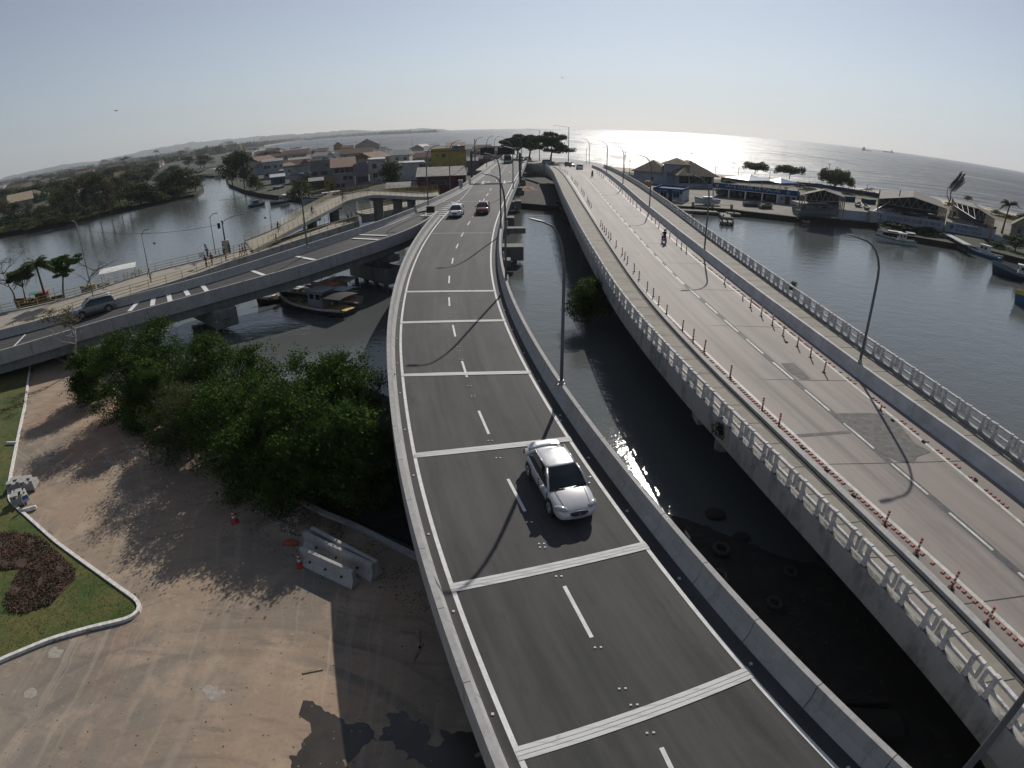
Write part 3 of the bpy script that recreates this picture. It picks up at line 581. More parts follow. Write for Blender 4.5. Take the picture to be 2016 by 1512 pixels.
for px, py in ((455, 610), (760, 515)):
    i = near_i(px, py, 3); c, a = rp(i); pier(ramp, c, a, (8.2, 2.4, 1.9), .55, (4.5, 1.4), c[2]-1.46, px > 500)
# black marker board at the gore nose
t = thing('marker_board', 'small black board on posts at the nose between viaduct and slip road', 'sign', (NL(80.5)-2.0, 80.8, zn(80.5)), 0)
mb = MB(); mb.box((0, 0, .35), (1.15, .05, .95)); mb.build('board', black, t); mb = MB(); [mb.cyl((x, .06, 0), .035, .9, 8) for x in (-.4, .4)]; mb.build('post', steel, t)

# ---------------------------------------------------------------- old bridge
ob = thing('old_bridge', 'older bridge with worn pinkish concrete carriageway, pierced white railings and pedestrian walkways', 'bridge')
YO0, YO1 = -24., 186.
pp = lambda cv, a=YO0, b=YO1, s=1.: path(cv, zo, a, b, s)
mb = MB(); ribbon(mb, pp(OK_), pp(OB), 0, nx=8); mb.build('carriageway', oldpave, ob)
lw = pp(OLR); rw = pp(ORR)
mb = MB(); A = pp(OLR); B = pp(OK_)
mb.loft([[(a[0], a[1], a[2]+.12), (b[0]-.1, b[1], b[2]+.12), (b[0]-.1, b[1], b[2]-.25), (a[0], a[1], a[2]-.25)] for a, b in zip(A, B)])
A = pp(OB); B = pp(ORR)
mb.loft([[(a[0]+.2, a[1], a[2]+.12), (b[0], b[1], b[2]+.12), (b[0], b[1], b[2]-.25), (a[0]+.2, a[1], a[2]-.25)] for a, b in zip(A, B)]); mb.build('footway', walkc, ob)
mb = MB()                                                # expansion cracks across the footways
for y in np.arange(-2, 120, 2.05):
    for cv, c2, d0, d1 in ((OLR, OK_, .25, -.25), (OB, ORR, .35, -.25)):
        j = RNG.uniform(-.1, .1); a = np.array([cv(y)+d0, y, zo(y)+.125]); b = np.array([c2(y)+d1, y+j, zo(y)+.125]); pts = [a+(b-a)*t+np.array([0, RNG.uniform(-.05, .05), 0]) for t in (0, .3, .6, 1)]
        for p, q in zip(pts, pts[1:]): stripe(mb, p, q, .035, .002)
for y in np.arange(2, 150, 9.3): stripe(mb, (OK_(y)+.2, y+.3, zo(y)), (OB(y)-.1, y-.2, zo(y)), .06, .003)
mb.build('slab_joint', mat('joint_dark', (.04, .04, .038), .95, .2, 3), ob)
mb = MB(); sweep(mb, pp(OK_), [(-.22, -.05), (-.22, .30), (.10, .30), (.14, -.02)]); mb.build('kerb', conc, ob)
mb = MB(); sweep(mb, offs(pp(OK_), -.36), [(-.1, .0), (-.1, .128), (.12, .128), (.12, 0)]); mb.build('gutter', mat('gutter_dark', (.06, .058, .05), .9, .4, 3), ob)
mb = MB(); P = pp(OB, s=.7); N_ = normals(P); prof = [(.0, 0), (.12, .25), (.16, .85), (.36, .85), (.44, .1), (.44, 0)]
for i in range(0, len(P)-1, 14):
    j = min(i+14, len(P)-1); seg = [np.array(p) for p in P[i:j+1]]; d0 = seg[1]-seg[0]; d0 /= np.linalg.norm(d0); seg[-1] = seg[-1]-d0*.03; sweep(mb, seg, prof, True, 0, N_[i:j+1])
mb.build('barrier', mat('painted_barrier', (.42, .42, .43), .8, .18, .8, coord='World'), ob)
mb = MB(); sweep(mb, lw, [(-.28, .13), (.0, .13), (0, .24), (-.28, .24)][::-1]); sweep(mb, lw, [(-.30, -1.0), (-.30, .24), (-.05, .24), (-.05, -1.0)]); sweep(mb, rw, [(.30, -1.0), (.30, .24), (.05, .24), (.05, -1.0)]); mb.build('parapet_beam', conc_old, ob)
mb = MB()
for (u0, u1, z0, z1) in ((.0, 1, -.26, -.5), (.08, .13, -.5, -1.5), (.36, .41, -.5, -1.5), (.6, .65, -.5, -1.5), (.87, .92, -.5, -1.5)):
    mb.loft([[(p[0]+(q[0]-p[0])*u, p[1]+(q[1]-p[1])*u, p[2]+z) for u, z in ((u0, z0), (u1, z0), (u1, z1), (u0, z1))] for p, q in zip(lw[::3], rw[::3])])
mb.build('deck', conc_old, ob)
for y in (6.6, 29, 51, 73, 95, 118, 140):
    for u in (.16, .38, .62, .84):
        x = OLR(y)+(ORR(y)-OLR(y))*u; mb = MB(); mb.cyl((x, y, -2), .45, zo(y)+.5, 14); mb.build('column', conc_old, ob)
    mb = MB(); mb.box(((OLR(y)+ORR(y))/2, y, zo(y)-2.1), ((ORR(y)-OLR(y))*.95, 1.1, .6)); mb.build('cross_beam', conc_old, ob)
# railing bays: top rail between two posts, small square frames hanging outward either side (an H with boxes)
def bay(L=2.1):
    mb = MB(); h0, h1 = .24, 1.14; t = .11
    a = L*.27
    mb.box((0, 0, h1-.10), (L-.12, .17, .12)); mb.box((-a, 0, h0), (.15, .16, h1-h0-.10)); mb.box((a, 0, h0), (.15, .16, h1-h0-.10))
    mb.box((-a, 0, h1), (.19, .19, .05)); mb.box((a, 0, h1), (.19, .19, .05))
    mb.box((0, 0, h0+.30), (2*a-.13, .12, .13))
    for s in (-1, 1):
        e = s*(L/2-.11); mb.box((e, 0, h0+.24), (.12, .14, h1-h0-.34)); mb.box((s*(a+L/2-.155)/2+s*.03, 0, h0+.24), (L/2-.155-a-.12+.06, .12, .12))
        mb.box((s*a, 0, h0), (.24, .18, .16), 0, 0, (.55, .85))
    return mb
bay_o = bevel(bay().build('railing_bay', rail_paint, ob), .015); first = [1]; cnt = 0; extra = MB()
def baysrow(cv, y0, y1, side, quota):
    global cnt
    P = resample(path(cv, zo, y0, y1, .35), step=.05); L = 2.12; i = 0; st = int(L/.05); k = 0
    while i+st < len(P):
        a, b = np.array(P[i]), np.array(P[i+st]); c = (a+b)/2; ang = atan2(b[1]-a[1], b[0]-a[0]); n_ = np.array([sin(ang), -cos(ang), 0])*(.17*side); c = c+n_
        if k < quota:
            o = bay_o if first and first.pop() else bay_o.copy()
            if o.name not in col.objects: col.objects.link(o)
            o.location = tuple(c); o.rotation_euler = (0, -atan2(b[2]-a[2], hypot(b[0]-a[0], b[1]-a[1])), ang); o.parent = ob; cnt += 1
        else:
            src = bay(); 
            for v in src.v[:]: pass
            R_ = [(c[0]+v[0]*cos(ang)-v[1]*sin(ang), c[1]+v[0]*sin(ang)+v[1]*cos(ang), c[2]+v[2]) for v in src.v]; extra.add(R_, src.f)
        i += st; k += 1
baysrow(OLR, 2, YO1, -1, 50); baysrow(ORR, 14, YO1, 1, 50)
extra.build('railing_bays', rail_paint, ob, kind='stuff')
# road markings on the old bridge
mb = MB(); line(mb, pp(OLW, -6, 150), .2); line(mb, pp(ORW, -6, 150), .2)
mb.build('edge_line', old_p, ob)
mid = [((a[0]+b[0])/2+.05, a[1], a[2]) for a, b in zip(pp(OLW, -6, 150), pp(ORW, -6, 150))]
mb = MB(); line(mb, mid, .42, .004, 0); mb.build('patched_strip', mat('bitumen_strip', (.085, .085, .085), .8, .3, 2, coord='World'), ob)
mb = MB()
for i in range(0, len(mid)-3, 4): stripe(mb, mid[i], (np.array(mid[i])+(np.array(mid[i+1])-mid[i])*2.6), .15, .010)
for i in range(56, len(mid)-1): stripe(mb, np.array(mid[i])-[.18, 0, 0], np.array(mid[i+1])-[.18, 0, 0], .1, .010)
mb.build('centre_dash', old_p, ob)
def patch(name, pxl, m, dz):
    pts = [on(x, y, zq) for x, y in pxl]; mb = MB(); mb.add([tuple(p+[0, 0, dz]) for p in pts], [tuple(range(len(pts)))]); return mb.build(name, m, ob)
dk = mat('dark_patch', (.115, .11, .102), .85, .3, 2.5, coord='World', fine=.2)
patch('tar_patch', [(1640, 814), (1700, 813), (1745, 815), (1773, 838), (1800, 872), (1832, 890), (1805, 900), (1800, 912), (1768, 908), (1735, 893), (1700, 862), (1668, 838)], dk, .012)
patch('tar_patch', [(1537, 715), (1562, 715), (1582, 732), (1600, 750), (1578, 748), (1552, 733)], dk, .008)
patch('tar_patch', [(1568, 855), (1672, 848), (1676, 853), (1572, 861)], dk, .008)
# red and white lane separators under the delineator posts
mb = MB(); rd = mat('separator_red', (.36, .12, .09), .75, .25, 3)
for cv, sg in ((OLW, -1), (ORW, 1)):
    P = resample(path(cv, zo, 4, 120, .5), step=.28)
    for i, p in enumerate(P[:-1]):
        if p[1] > 62: continue
        if RNG.random() < (.12 if sg < 0 else .45): continue
        a = atan2(P[i+1][1]-p[1], P[i+1][0]-p[0]); mb.box((p[0]+sg*.24*sin(a), p[1]-sg*.24*cos(a), p[2]), (.13, .22, .045), a+.15, 0, (.8, .8))
mb.build('separator_block', rd, ob)
# end of the old bridge: the left railing curls round to the promenade
end = smoothp([(11.2, 150, zo(150)), (11.4, 172, zo(172)), (10.7, 186, zo(186)), (8.6, 194, 5.3), (5.9, 203, 5.1)], 1., 2.)
mb = MB(); e2 = [p for p in end if p[1] > 185]; sweep(mb, e2, [(-.15, -1.2), (-.15, 1.0), (.05, 1.0), (.05, -1.2)]); mb.build('end_parapet', conc_old, ob)
# ---------------------------------------------------------------- cars
def paint(name, c, rough=.32, metal=0.): 
    m = mat(name, c, rough, .04, 3, metal=metal); m.node_tree.nodes['Principled BSDF'].inputs['Coat Weight'].default_value = .6; return m
glass_m = mat('tinted_glass', (.012, .02, .022), .06, .2, 2, spec=.7)
lamp_m = mat('lamp_glass', (.34, .35, .35), .15, .5, 18)
tail_m = mat('tail_lamp', (.30, .02, .02), .2, .1, 3)
plate_m = mat('number_plate', (.22, .25, .30), .6, .1, 5)
rim_m = mat('wheel_rim', (.35, .35, .36), .35, .1, 5, metal=.7)
trim_m = mat('black_trim', (.02, .02, .021), .55, .1, 5)
CARS = {
 'sedan': dict(L=4.53, W=1.74, st=[(-2.26, .60, .42, .74, .80), (-2.20, .78, .26, .86, .98), (-1.95, .84, .2, .95, 1.06), (-1.55, .865, .2, .95, 1.07), (-1.0, .87, .18, .94, 1.0), (0, .87, .18, .92, .96), (.8, .87, .18, .90, .94), (1.05, .865, .18, .87, .95), (1.5, .855, .2, .82, .90), (1.9, .82, .2, .74, .80), (2.12, .74, .22, .66, .70), (2.24, .60, .30, .56, .60), (2.28, .42, .38, .50, .52)],
   base=(-1.72, 1.12, .80), roof=(-1.10, .30, .60, 1.46), wb=(-1.32, 1.32), wr=.31),
 'hatch': dict(L=4.1, W=1.72, st=[(-2.05, .62, .45, .90, .98), (-1.98, .80, .26, .98, 1.04), (-1.6, .85, .2, 1.0, 1.05), (-1.0, .86, .18, .98, 1.02), (0, .86, .18, .95, .99), (.8, .86, .18, .93, .98), (1.05, .86, .18, .92, .98), (1.45, .84, .2, .87, .94), (1.8, .80, .22, .80, .84), (1.98, .68, .28, .68, .70), (2.06, .48, .38, .55, .56)],
   base=(-1.95, 1.15, .80), roof=(-1.55, .2, .60, 1.52), wb=(-1.25, 1.22), wr=.31),
 'suv': dict(L=4.8, W=1.9, st=[(-2.38, .70, .52, .98, 1.06), (-2.3, .88, .36, 1.08, 1.12), (-1.9, .93, .3, 1.1, 1.14), (-1.0, .95, .28, 1.08, 1.12), (0, .95, .28, 1.06, 1.1), (.85, .95, .28, 1.05, 1.1), (1.1, .95, .28, 1.04, 1.10), (1.7, .93, .3, 1.0, 1.06), (2.15, .88, .34, .95, .98), (2.33, .74, .42, .82, .84), (2.42, .5, .5, .66, .68)],
   base=(-2.22, 1.25, .87), roof=(-1.95, .4, .66, 1.72), wb=(-1.4, 1.42), wr=.38)}
def car(kind, name, label, cat, body, front_black=False, spoiler=False, rails=False):
    K_ = CARS[kind]; t = thing(name, label, cat); mb = MB(); rings = []
    for x, w_, zb, zs, zt in K_['st']:
        zm = (zb+zs)/2
        half = [(0, zb), (w_*.80, zb), (w_*.97, zb+.06), (w_, zm), (w_*.985, zs-.06), (w_*.93, zs), (w_*.62, zs+(zt-zs)*.75), (0, zt)]
        rings.append([(x, y, z) for y, z in half]+[(x, -y, z) for y, z in reversed(half[1:-1])])
    mb.loft(rings[::-1]); subsurf(mb.build('body', body, t, smooth=True), 1)
    bx0, bx1, bw = K_['base']; rx0, rx1, rw, rz_ = K_['roof']; zb = .90 if kind == 'sedan' else (.95 if kind == 'hatch' else 1.04)
    def outl(x0, x1, w_, z, bow=.08, n=5):
        f = [(x1-bow*(abs(k/n)**2)*1.0, w_*k/n) for k in range(-n, n+1)]; r = [(x0+bow*.8*(abs(k/n)**2), w_*k/n) for k in range(n, -n-1, -1)]
        s = [(x1+(x0-x1)*k/6-0, w_+.03*sin(pi*k/6)) for k in range(1, 6)]; s2 = [(x0+(x1-x0)*k/6, -w_-.03*sin(pi*k/6)) for k in range(1, 6)]
        return [(x, y, z-.02*(y/w_)**2) for x, y in f+s+r+s2]
    mb = MB(); mb.loft([outl(bx0, bx1, bw, zb), outl((bx0*.42+rx0*.58), (bx1*.45+rx1*.55), (bw+rw)/2+.02, (zb+rz_)/2+.03), outl(rx0, rx1, rw, rz_-.03)]); mb.build('windows', glass_m, t, smooth=False)
    mb = MB(); mb.loft([outl(rx0-.05, rx1+.03, rw+.03, rz_-.05), outl(rx0-.01, rx1-.02, rw, rz_-.005), outl(rx0+.25, rx1-.25, rw*.6, rz_+.02)]); subsurf(mb.build('roof', body, t, smooth=True), 1)
    mb = MB()
    for s in (-1, 1):
        mb.tube([(bx1-.10, s*(bw-.0), zb), ((bx1+rx1)/2-.05, s*((bw+rw)/2+.015), (zb+rz_)/2+.04), (rx1-.03, s*(rw+.01), rz_-.05)], .045, 6)
        mb.tube([(bx0+.12, s*(bw-.01), zb), ((bx0*.42+rx0*.58)+.02, s*((bw+rw)/2+.01), (zb+rz_)/2+.04), (rx0+.02, s*(rw+.01), rz_-.05)], .075 if kind == 'sedan' else .1, 6)
        mb.tube([(rx0-.02, s*(rw+.02), rz_-.045), (rx1, s*(rw+.02), rz_-.045)], .03, 6)
        mb.box((bx0*.08-.0, s*(bw+.02), zb+.0), (.07, .03, .02))
    mb.build('pillar', body, t, smooth=True)
    mb = MB()
    for s in (-1, 1):
        for x in K_['wb']: mb.cyl((x, s*(K_['W']/2-.13) if s > 0 else -(K_['W']/2+.0)+.0, K_['wr']+.02), K_['wr']+.07, .135, 20, 0, axis='y')
        mb.box((0, s*(K_['W']/2-.0), .30), (1.9, .03, .05))
    for x, zz in ((-.45, .0), (.95, 0)): pass
    mb.build('wheel_arch', trim_m, t)
    for x in K_['wb']:
        for s in (-1, 1):
            mb = MB(); y = s*(K_['W']/2+.005); mb.cyl((x, y-.2 if s > 0 else y, K_['wr']), K_['wr'], .2, 20, 0, axis='y'); w_o = mb.build('wheel', rubber, t)
            mb = MB(); yf = y+s*.006; mb.cyl((x, yf-.01, K_['wr']), K_['wr']*.30, .022, 12, 0, axis='y')
            for k in range(5):
                a = 2*pi*k/5+.3; mb.tube([(x, yf, K_['wr']), (x+cos(a)*K_['wr']*.62, yf, K_['wr']+sin(a)*K_['wr']*.62)], .03, 5)
            mb.torus((x, yf, K_['wr']), K_['wr']*.64, .022, 18, 5, 0, 'y'); mb.build('rim', rim_m, w_o)
    xf = K_['st'][-1][0]; zf = K_['st'][-1][3]; zh = K_['st'][-4][3]; xh = K_['st'][-3][0]
    for s in (-1, 1):
        mb = MB(); mb.ball((xh-.17, s*K_['W']*.36, zh-.07), .17, 12, 0, (.85, 1.7, .68), s*.72); mb.build('headlight', lamp_m, t, smooth=True); pass
        mb = MB(); mb.ball((K_['st'][1][0]+.06, s*K_['W']*.42, K_['st'][1][3]-.12), .13, 8, 0, (.7, .8, 1.1)); mb.build('tail_light', tail_m, t, smooth=True)
        mb = MB(); mb.ball((bx1-.28, s*(K_['W']/2+.12), zb+.10), .105, 8, 0, (.6, 1.05, .75)); mb.tube([(bx1-.25, s*(K_['W']/2-.08), zb+.03), (bx1-.28, s*(K_['W']/2+.1), zb+.07)], .025, 5); mb.build('mirror', body, t, smooth=True)
        mb = MB(); [mb.box((x, s*(K_['W']/2+.0), zb-.16), (.2, .05, .035)) for x in (-.85, .15)]; mb.build('door_handle', body, t)
        mb = MB(); [mb.box((x, s*(K_['W']/2-.012), .32), (.012, .05, zb-.38)) for x in (-.95, .02, 1.02)]; mb.build('door_seam', trim_m, t)
    gz = zf-.02; mb = MB(); mb.ball((xf-.055, 0, gz+.045), .32, 12, 0, (.24, 1.3, .38)); mb.build('grille', trim_m, t, smooth=True)
    mb = MB(); mb.torus((xf+.015, 0, gz+.05), .045, .009, 14, 5, 0, 'x'); mb.build('emblem', rim_m, t)
    mb = MB(); mb.box((xf-.12, 0, K_['st'][-1][2]-.12), (.12, .95, .10)); mb.box((xf-.06, 0, K_['st'][-1][2]+.01), (.07, 1.1, .012)); mb.build('bumper_vent', trim_m, t)
    mb = MB(); mb.box((xf+.012, 0, K_['st'][-1][2]-.04), (.015, .42, .13)); mb.build('number_plate', plate_m, t)
    if kind == 'sedan':
        mb = MB(); [mb.tube([(1.02, s*.60, .935), (1.5, s*.565, .872), (1.9, s*.52, .775), (2.08, s*.48, .705)], .008, 4) for s in (-1, 1)]; mb.tube([(2.20, -.62, .47), (2.285, -.3, .455), (2.295, 0, .45), (2.285, .3, .455), (2.20, .62, .47)], .010, 4); mb.build('panel_gap', trim_m, t)
    mb = MB()
    for y0 in (-.55, .05): mb.tube([(bx1-.02, y0, zb+.055), (bx1-.16, y0+.48, zb+.10)], .012, 4)
    mb.build('wiper', trim_m, t); mb = MB(); mb.loft([[(bx1+.035-.11*(y/.75)**2+dx, y, zb+dz) for dx, dz in ((-.05, -.02), (.03, -.02), (.03, .022), (-.05, .03))] for y in (-.74, -.5, -.25, 0, .25, .5, .74)]); mb.build('cowl', mat('cowl_plastic', (.01, .01, .01), .95, .2, 5, spec=.1), t)
    if spoiler:
        mb = MB(); mb.loft([[(-2.14+.10*(y/.7)**2, y, 1.10-.05*(y/.7)**4), (-1.93+.10*(y/.7)**2, y, 1.11-.05*(y/.7)**4), (-1.91+.1*(y/.7)**2, y, 1.13-.05*(y/.7)**4), (-2.17+.10*(y/.7)**2, y, 1.15-.05*(y/.7)**4)] for y in (-.7, -.6, -.3, 0, .3, .6, .7)]); [mb.box((-1.98, s*.6, 1.0), (.16, .06, .10)) for s in (-1, 1)]; mb.build('spoiler', body, t)
        mb = MB(); mb.tube([(rx0+.15, 0, rz_), (rx0-.15, 0, rz_+.28)], .008, 4); mb.build('antenna', trim_m, t)
    if rails:
        mb = MB(); [mb.tube([(rx0+.1, s*(rw-.02), rz_+.02), (rx0+.2, s*(rw-.02), rz_+.07), (rx1-.3, s*(rw-.02), rz_+.07), (rx1-.15, s*(rw-.02), rz_+.01)], .02, 5) for s in (-1, 1)]; mb.build('roof_rail', trim_m, t)
    if front_black: mb = MB(); mb.box((xf-.12, 0, .3), (.16, 1.3, .3)); mb.build('bumper_guard', trim_m, t)
    return t
def park(o, p, q=None, rz=None, slope=0.):
    """stand a car at p, nose towards q"""
    o.location = (p[0], p[1], p[2]+.012); a = atan2(q[1]-p[1], q[0]-p[0]) if q is not None else rz; o.rotation_euler = (0, slope, a)
cs = car('sedan', 'car', 'silver saloon with rear spoiler, nearest car, in the right lane of the viaduct', 'car', paint('silver_paint', (.56, .56, .565), .27, .2), spoiler=True)
rw_, fw_ = on(1041.6, 940.6, zp), on(1079.7, 1010.5, zp); dv_ = (fw_-rw_)/np.linalg.norm(fw_-rw_); lf = np.array([-dv_[1], dv_[0], 0]); ctr = (rw_+fw_)/2+lf*.85; park(cs, (ctr[0], ctr[1], zn(ctr[1])), ctr+dv_, slope=.02)
def lane_car(o, px, py, zf, away=False, cv=None, yaw=0.):
    p = on(px, py, zf); k = .5; cv = cv or NR
    d = np.array([cv(p[1]-k)-cv(p[1]+k), -1., 0]) if not away else np.array([cv(p[1]+k)-cv(p[1]-k), 1., 0]); a = atan2(d[1], d[0])+yaw; park(o, p, rz=a); return o
lane_car(car('hatch', 'car', 'white hatchback with lit headlamps driving down the viaduct beside the red one', 'car', paint('white_paint', (.62, .63, .64), .3)), 899, 425, zp)
lane_car(car('hatch', 'car', 'dark red hatchback with black bumper driving down the right lane of the viaduct', 'car', paint('dark_red_paint', (.22, .035, .035), .3), True), 951, 419, zp)
lane_car(car('suv', 'car', 'white off-roader following beside the bus at the far top of the viaduct', 'car', paint('white_paint', (.6, .6, .6))), 1026.5, 317, zp)
sv = car('suv', 'car', 'silver off-road vehicle with roof rails driving away down the left slip road', 'car', paint('silver_grey_paint', (.20, .21, .22), .3, .3), rails=True)
a_, b_ = on(211.5, 614, zr), on(167.7, 628, zr); dv_ = (b_-a_)/np.linalg.norm(b_-a_); rt_ = np.array([dv_[1], -dv_[0], 0]); ctr = (a_+b_)/2+rt_*.9; park(sv, (ctr[0], ctr[1], zr(ctr)), ctr+dv_)
lane_car(car('hatch', 'car', 'white car seen from behind driving away along the old bridge', 'car', paint('white_paint', (.6, .6, .6))), 1141, 333, zq, True, OB)
lane_car(car('hatch', 'car', 'dark grey car turning off at the end of the old bridge near the tall mast', 'car', paint('grey_paint', (.10, .11, .12))), 1122, 328.5, zq, False, OB, .5)
ZPR = lambda p: 4.92
lane_car(car('suv', 'car', 'pale car parked under the big trees at the end of the old bridge', 'car', paint('pale_paint', (.4, .41, .42))), 1080, 323.5, ZPR, False, OB, 1.2)
lane_car(car('hatch', 'car', 'small grey car on the seafront road right of the bus', 'car', paint('grey_paint', (.10, .11, .12))), 1040, 316, ZPR, False, OB, .3)
# bus
t = thing('bus', 'dark green and white city bus coming down the far end of the viaduct', 'bus'); bm_ = paint('bus_green', (.03, .10, .10))
mb = MB(); mb.box((0, 0, .35), (11.5, 2.5, 2.75), 0, 0, (.99, .96)); bevel(mb.build('body', bm_, t), .12, 2)
mb = MB(); mb.box((5.72, 0, 1.35), (.1, 2.3, 1.35), 0, 0, (1, .96)); mb.box((0, 1.235, 1.5), (10.6, .06, .95)); mb.box((0, -1.235, 1.5), (10.6, .06, .95)); mb.build('window', glass_m, t)
mb = MB(); mb.box((5.74, 0, .75), (.08, 2.2, .28)); mb.build('front_stripe', white_g, t)
for x in (-3.4, 3.6):
    for s in (-1, 1): mb = MB(); mb.cyl((x, s*1.27-.15, .5), .5, .3, 16, 0, axis='y'); mb.build('wheel', rubber, t)
for s in (-1, 1): mb = MB(); mb.box((5.8, s*1.42, 1.9), (.12, .12, .5)); mb.tube([(5.6, s*1.2, 2.5), (5.8, s*1.42, 2.4)], .03, 5); mb.build('mirror', trim_m, t); mb = MB(); mb.ball((5.75, s*.95, .72), .14, 8); mb.build('headlight', lamp_m, t)
P_ = on(1001, 321, zp); lane_car(t, 1001, 321, zp)
# ---------------------------------------------------------------- people, motorcycles, bicycles
SKIN = mat('skin', (.16, .085, .05), .7, .1, 6)
hair_m = mat('dark_hair', (.012, .01, .009), .9, .2, 20)
def cloth(n, c): return mat(n+'_cloth', c, .9, .2, 8)
def skin_mesh(name, V, E_, rad, m, parent, lv=1):
    me = bpy.data.meshes.new(name); me.from_pydata(V, E_, []); me.materials.append(m); o = bpy.data.objects.new(name, me); col.objects.link(o); o.parent = parent
    sk = o.modifiers.new('skin', 'SKIN'); me.skin_vertices[0].data.foreach_set('radius', [c for r in rad for c in (r if isinstance(r, tuple) else (r, r))])
    for i in range(len(V)): me.skin_vertices[0].data[i].use_root = (i == 0)
    sk.use_smooth_shade = True; subsurf(o, lv); return o
def hand(w_, d, side):
    """palm, five curled fingers as extra chain vertices from the wrist"""
    V = []; E_ = []; r = []; w_ = np.array(w_, float); d = np.array(d, float); d /= np.linalg.norm(d); s = np.array([0, 1., 0])
    return V, E_, r
def person(name, label, pose='walk', shirt=(.3, .3, .3), legs=(.05, .06, .09), skirt=False, short=False, ph=0., hair=hair_m, cap=None):
    """facing +x, feet on z=0, about 1.7 m"""
    t = thing(name, label, 'person'); st = .24*cos(ph) if pose in ('walk', 'cycle') else .04
    hipz = .93; 
    def leg(s, f):
        if pose == 'cycle': return [(0, s*.09, .88), (.30, s*.11, .62+.16*f), (.16+.06*f, s*.11, .24+.16*f), (.28+.06*f, s*.12, .18+.16*f)]
        if pose == 'ride': return [(0, s*.11, .80), (.38, s*.22, .74), (.26, s*.24, .30), (.42, s*.24, .27)]
        return [(0, s*.09, .90), (.10*f*(st/.24)+.03, s*.10, .50), (st*f, s*.10, .09), (st*f+.15, s*.11, .035)]
    lean = {'ride': .14, 'cycle': .16}.get(pose, .03)
    V = [(0, 0, .97), (lean*.5, 0, 1.16), (lean, 0, 1.38), (lean, 0, 1.47), (lean+.02, 0, 1.53), (lean+.03, 0, 1.62), (lean+.02, 0, 1.70)]; rad = [(.13, .10), (.12, .09), (.15, .10), (.06, .06), (.075, .085), (.09, .10), (.06, .07)]
    E_ = [(0, 1), (1, 2), (2, 3), (3, 4), (4, 5), (5, 6)]
    if pose == 'ride': V = [(x, y, z-.12) for x, y, z in V]
    if pose == 'cycle': V = [(x, y, z-.02) for x, y, z in V]
    for s, f in ((-1, 1), (1, -1)):
        L_ = leg(s, f); b = len(V); V += L_; rad += [(.09, .095), (.062, .062), (.04, .042), (.045, .028)]; E_ += [(0, b), (b, b+1), (b+1, b+2), (b+2, b+3)]
        sh = (V[2][0], s*.19, V[2][2]+.02); b = len(V)
        if pose in ('ride', 'cycle'): A_ = [sh, (sh[0]+.14, s*.26, sh[2]-.24), (sh[0]+.42, s*.27, sh[2]-.36), (sh[0]+.50, s*.27, sh[2]-.38)]
        elif pose == 'hold' and s > 0: A_ = [sh, (sh[0]+.12, s*.24, sh[2]-.22), (sh[0]+.30, s*.16, sh[2]-.02), (sh[0]+.34, s*.14, sh[2]+.06)]
        else: A_ = [sh, (sh[0]-.10*f*st*4, s*.24, sh[2]-.27), (sh[0]-.16*f*st*4+.06, s*.25, sh[2]-.50), (sh[0]-.16*f*st*4+.09, s*.25, sh[2]-.58)]
        V += A_; rad += [.052, .04, .028, (.042, .02)]; E_ += [(2, b), (b, b+1), (b+1, b+2), (b+2, b+3)]
        h_ = np.array(A_[3]); dr = h_-np.array(A_[2]); dr /= np.linalg.norm(dr)
        for k, (o_, l_) in enumerate(((-.03, .07), (-.01, .08), (.01, .075), (.03, .06))):
            b2 = len(V); p1 = h_+dr*.035+np.array([o_, 0, 0]); p2 = p1+dr*l_+np.array([0, -s*.02, 0]); V += [tuple(p1), tuple(p2)]; rad += [.010, .008]; E_ += [(b+3, b2), (b2, b2+1)]
        b2 = len(V); p1 = h_+np.array([.04, -s*.01, 0]); V += [tuple(p1), tuple(p1+dr*.04+np.array([.02, 0, 0]))]; rad += [.011, .009]; E_ += [(b+3, b2), (b2, b2+1)]
    skin_mesh('body', V, E_, rad, SKIN, t)
    # clothing: slightly larger skins over torso and legs
    hs = (V[2][0], V[2][2]); cV = [V[0], V[1], V[2], (hs[0], 0, hs[1]+.07)]; cR = [(.17, .13), (.155, .12), (.185, .13), (.09, .08)]; cE = [(0, 1), (1, 2), (2, 3)]
    for s, k in ((-1, 7+4), (1, 7+4+4+10+4)):
        b = len(cV); i0 = k
        sh, el = V[i0], V[i0+1]; cV += [sh, tuple(np.array(sh)*.25+np.array(el)*.75)]; cR += [.07, .062]; cE += [(2, b), (b, b+1)]
    skin_mesh('shirt', cV, cE, cR, cloth(name+'_top_%d' % int(1000*sum(shirt)), shirt), t)
    cV = [(V[0][0], 0, V[0][2]+.02), (V[0][0], 0, V[0][2]-.06)]; cR = [(.155, .125), (.165, .13)]; cE = [(0, 1)]
    if skirt:
        mb = MB(); mb.loft([[(r*cos(a)*.75, r*sin(a), z) for a in [2*pi*k/10 for k in range(10)]] for z, r in ((1.02, .15), (.8, .21), (.5, .25), (.35, .27))]); mb.build('skirt', cloth('skirt', shirt), t, smooth=True)
    else:
        for k in (7, 7+4+4+10):
            b = len(cV); h_, kn, an = V[k], V[k+1], V[k+2]
            if short: cV += [h_, tuple(np.array(h_)*.25+np.array(kn)*.75)]; cR += [.105, .095]; cE += [(1, b), (b, b+1)]
            else: cV += [h_, kn, tuple(np.array(kn)*.1+np.array(an)*.9)]; cR += [.105, .078, .06]; cE += [(1, b), (b, b+1), (b+1, b+2)]
        skin_mesh('trousers', cV, cE, cR, cloth('legs_%d' % int(1000*sum(legs)), legs), t)
    hd = V[5]; mb = MB(); mb.ball((hd[0]-.02, 0, hd[2]+.035), .115, 10, 0, (1, .92, .95) if not cap else (1.25, 1.1, 1.15)); mb.build('hair' if not cap else 'helmet', hair if not cap else cap, t, smooth=True)
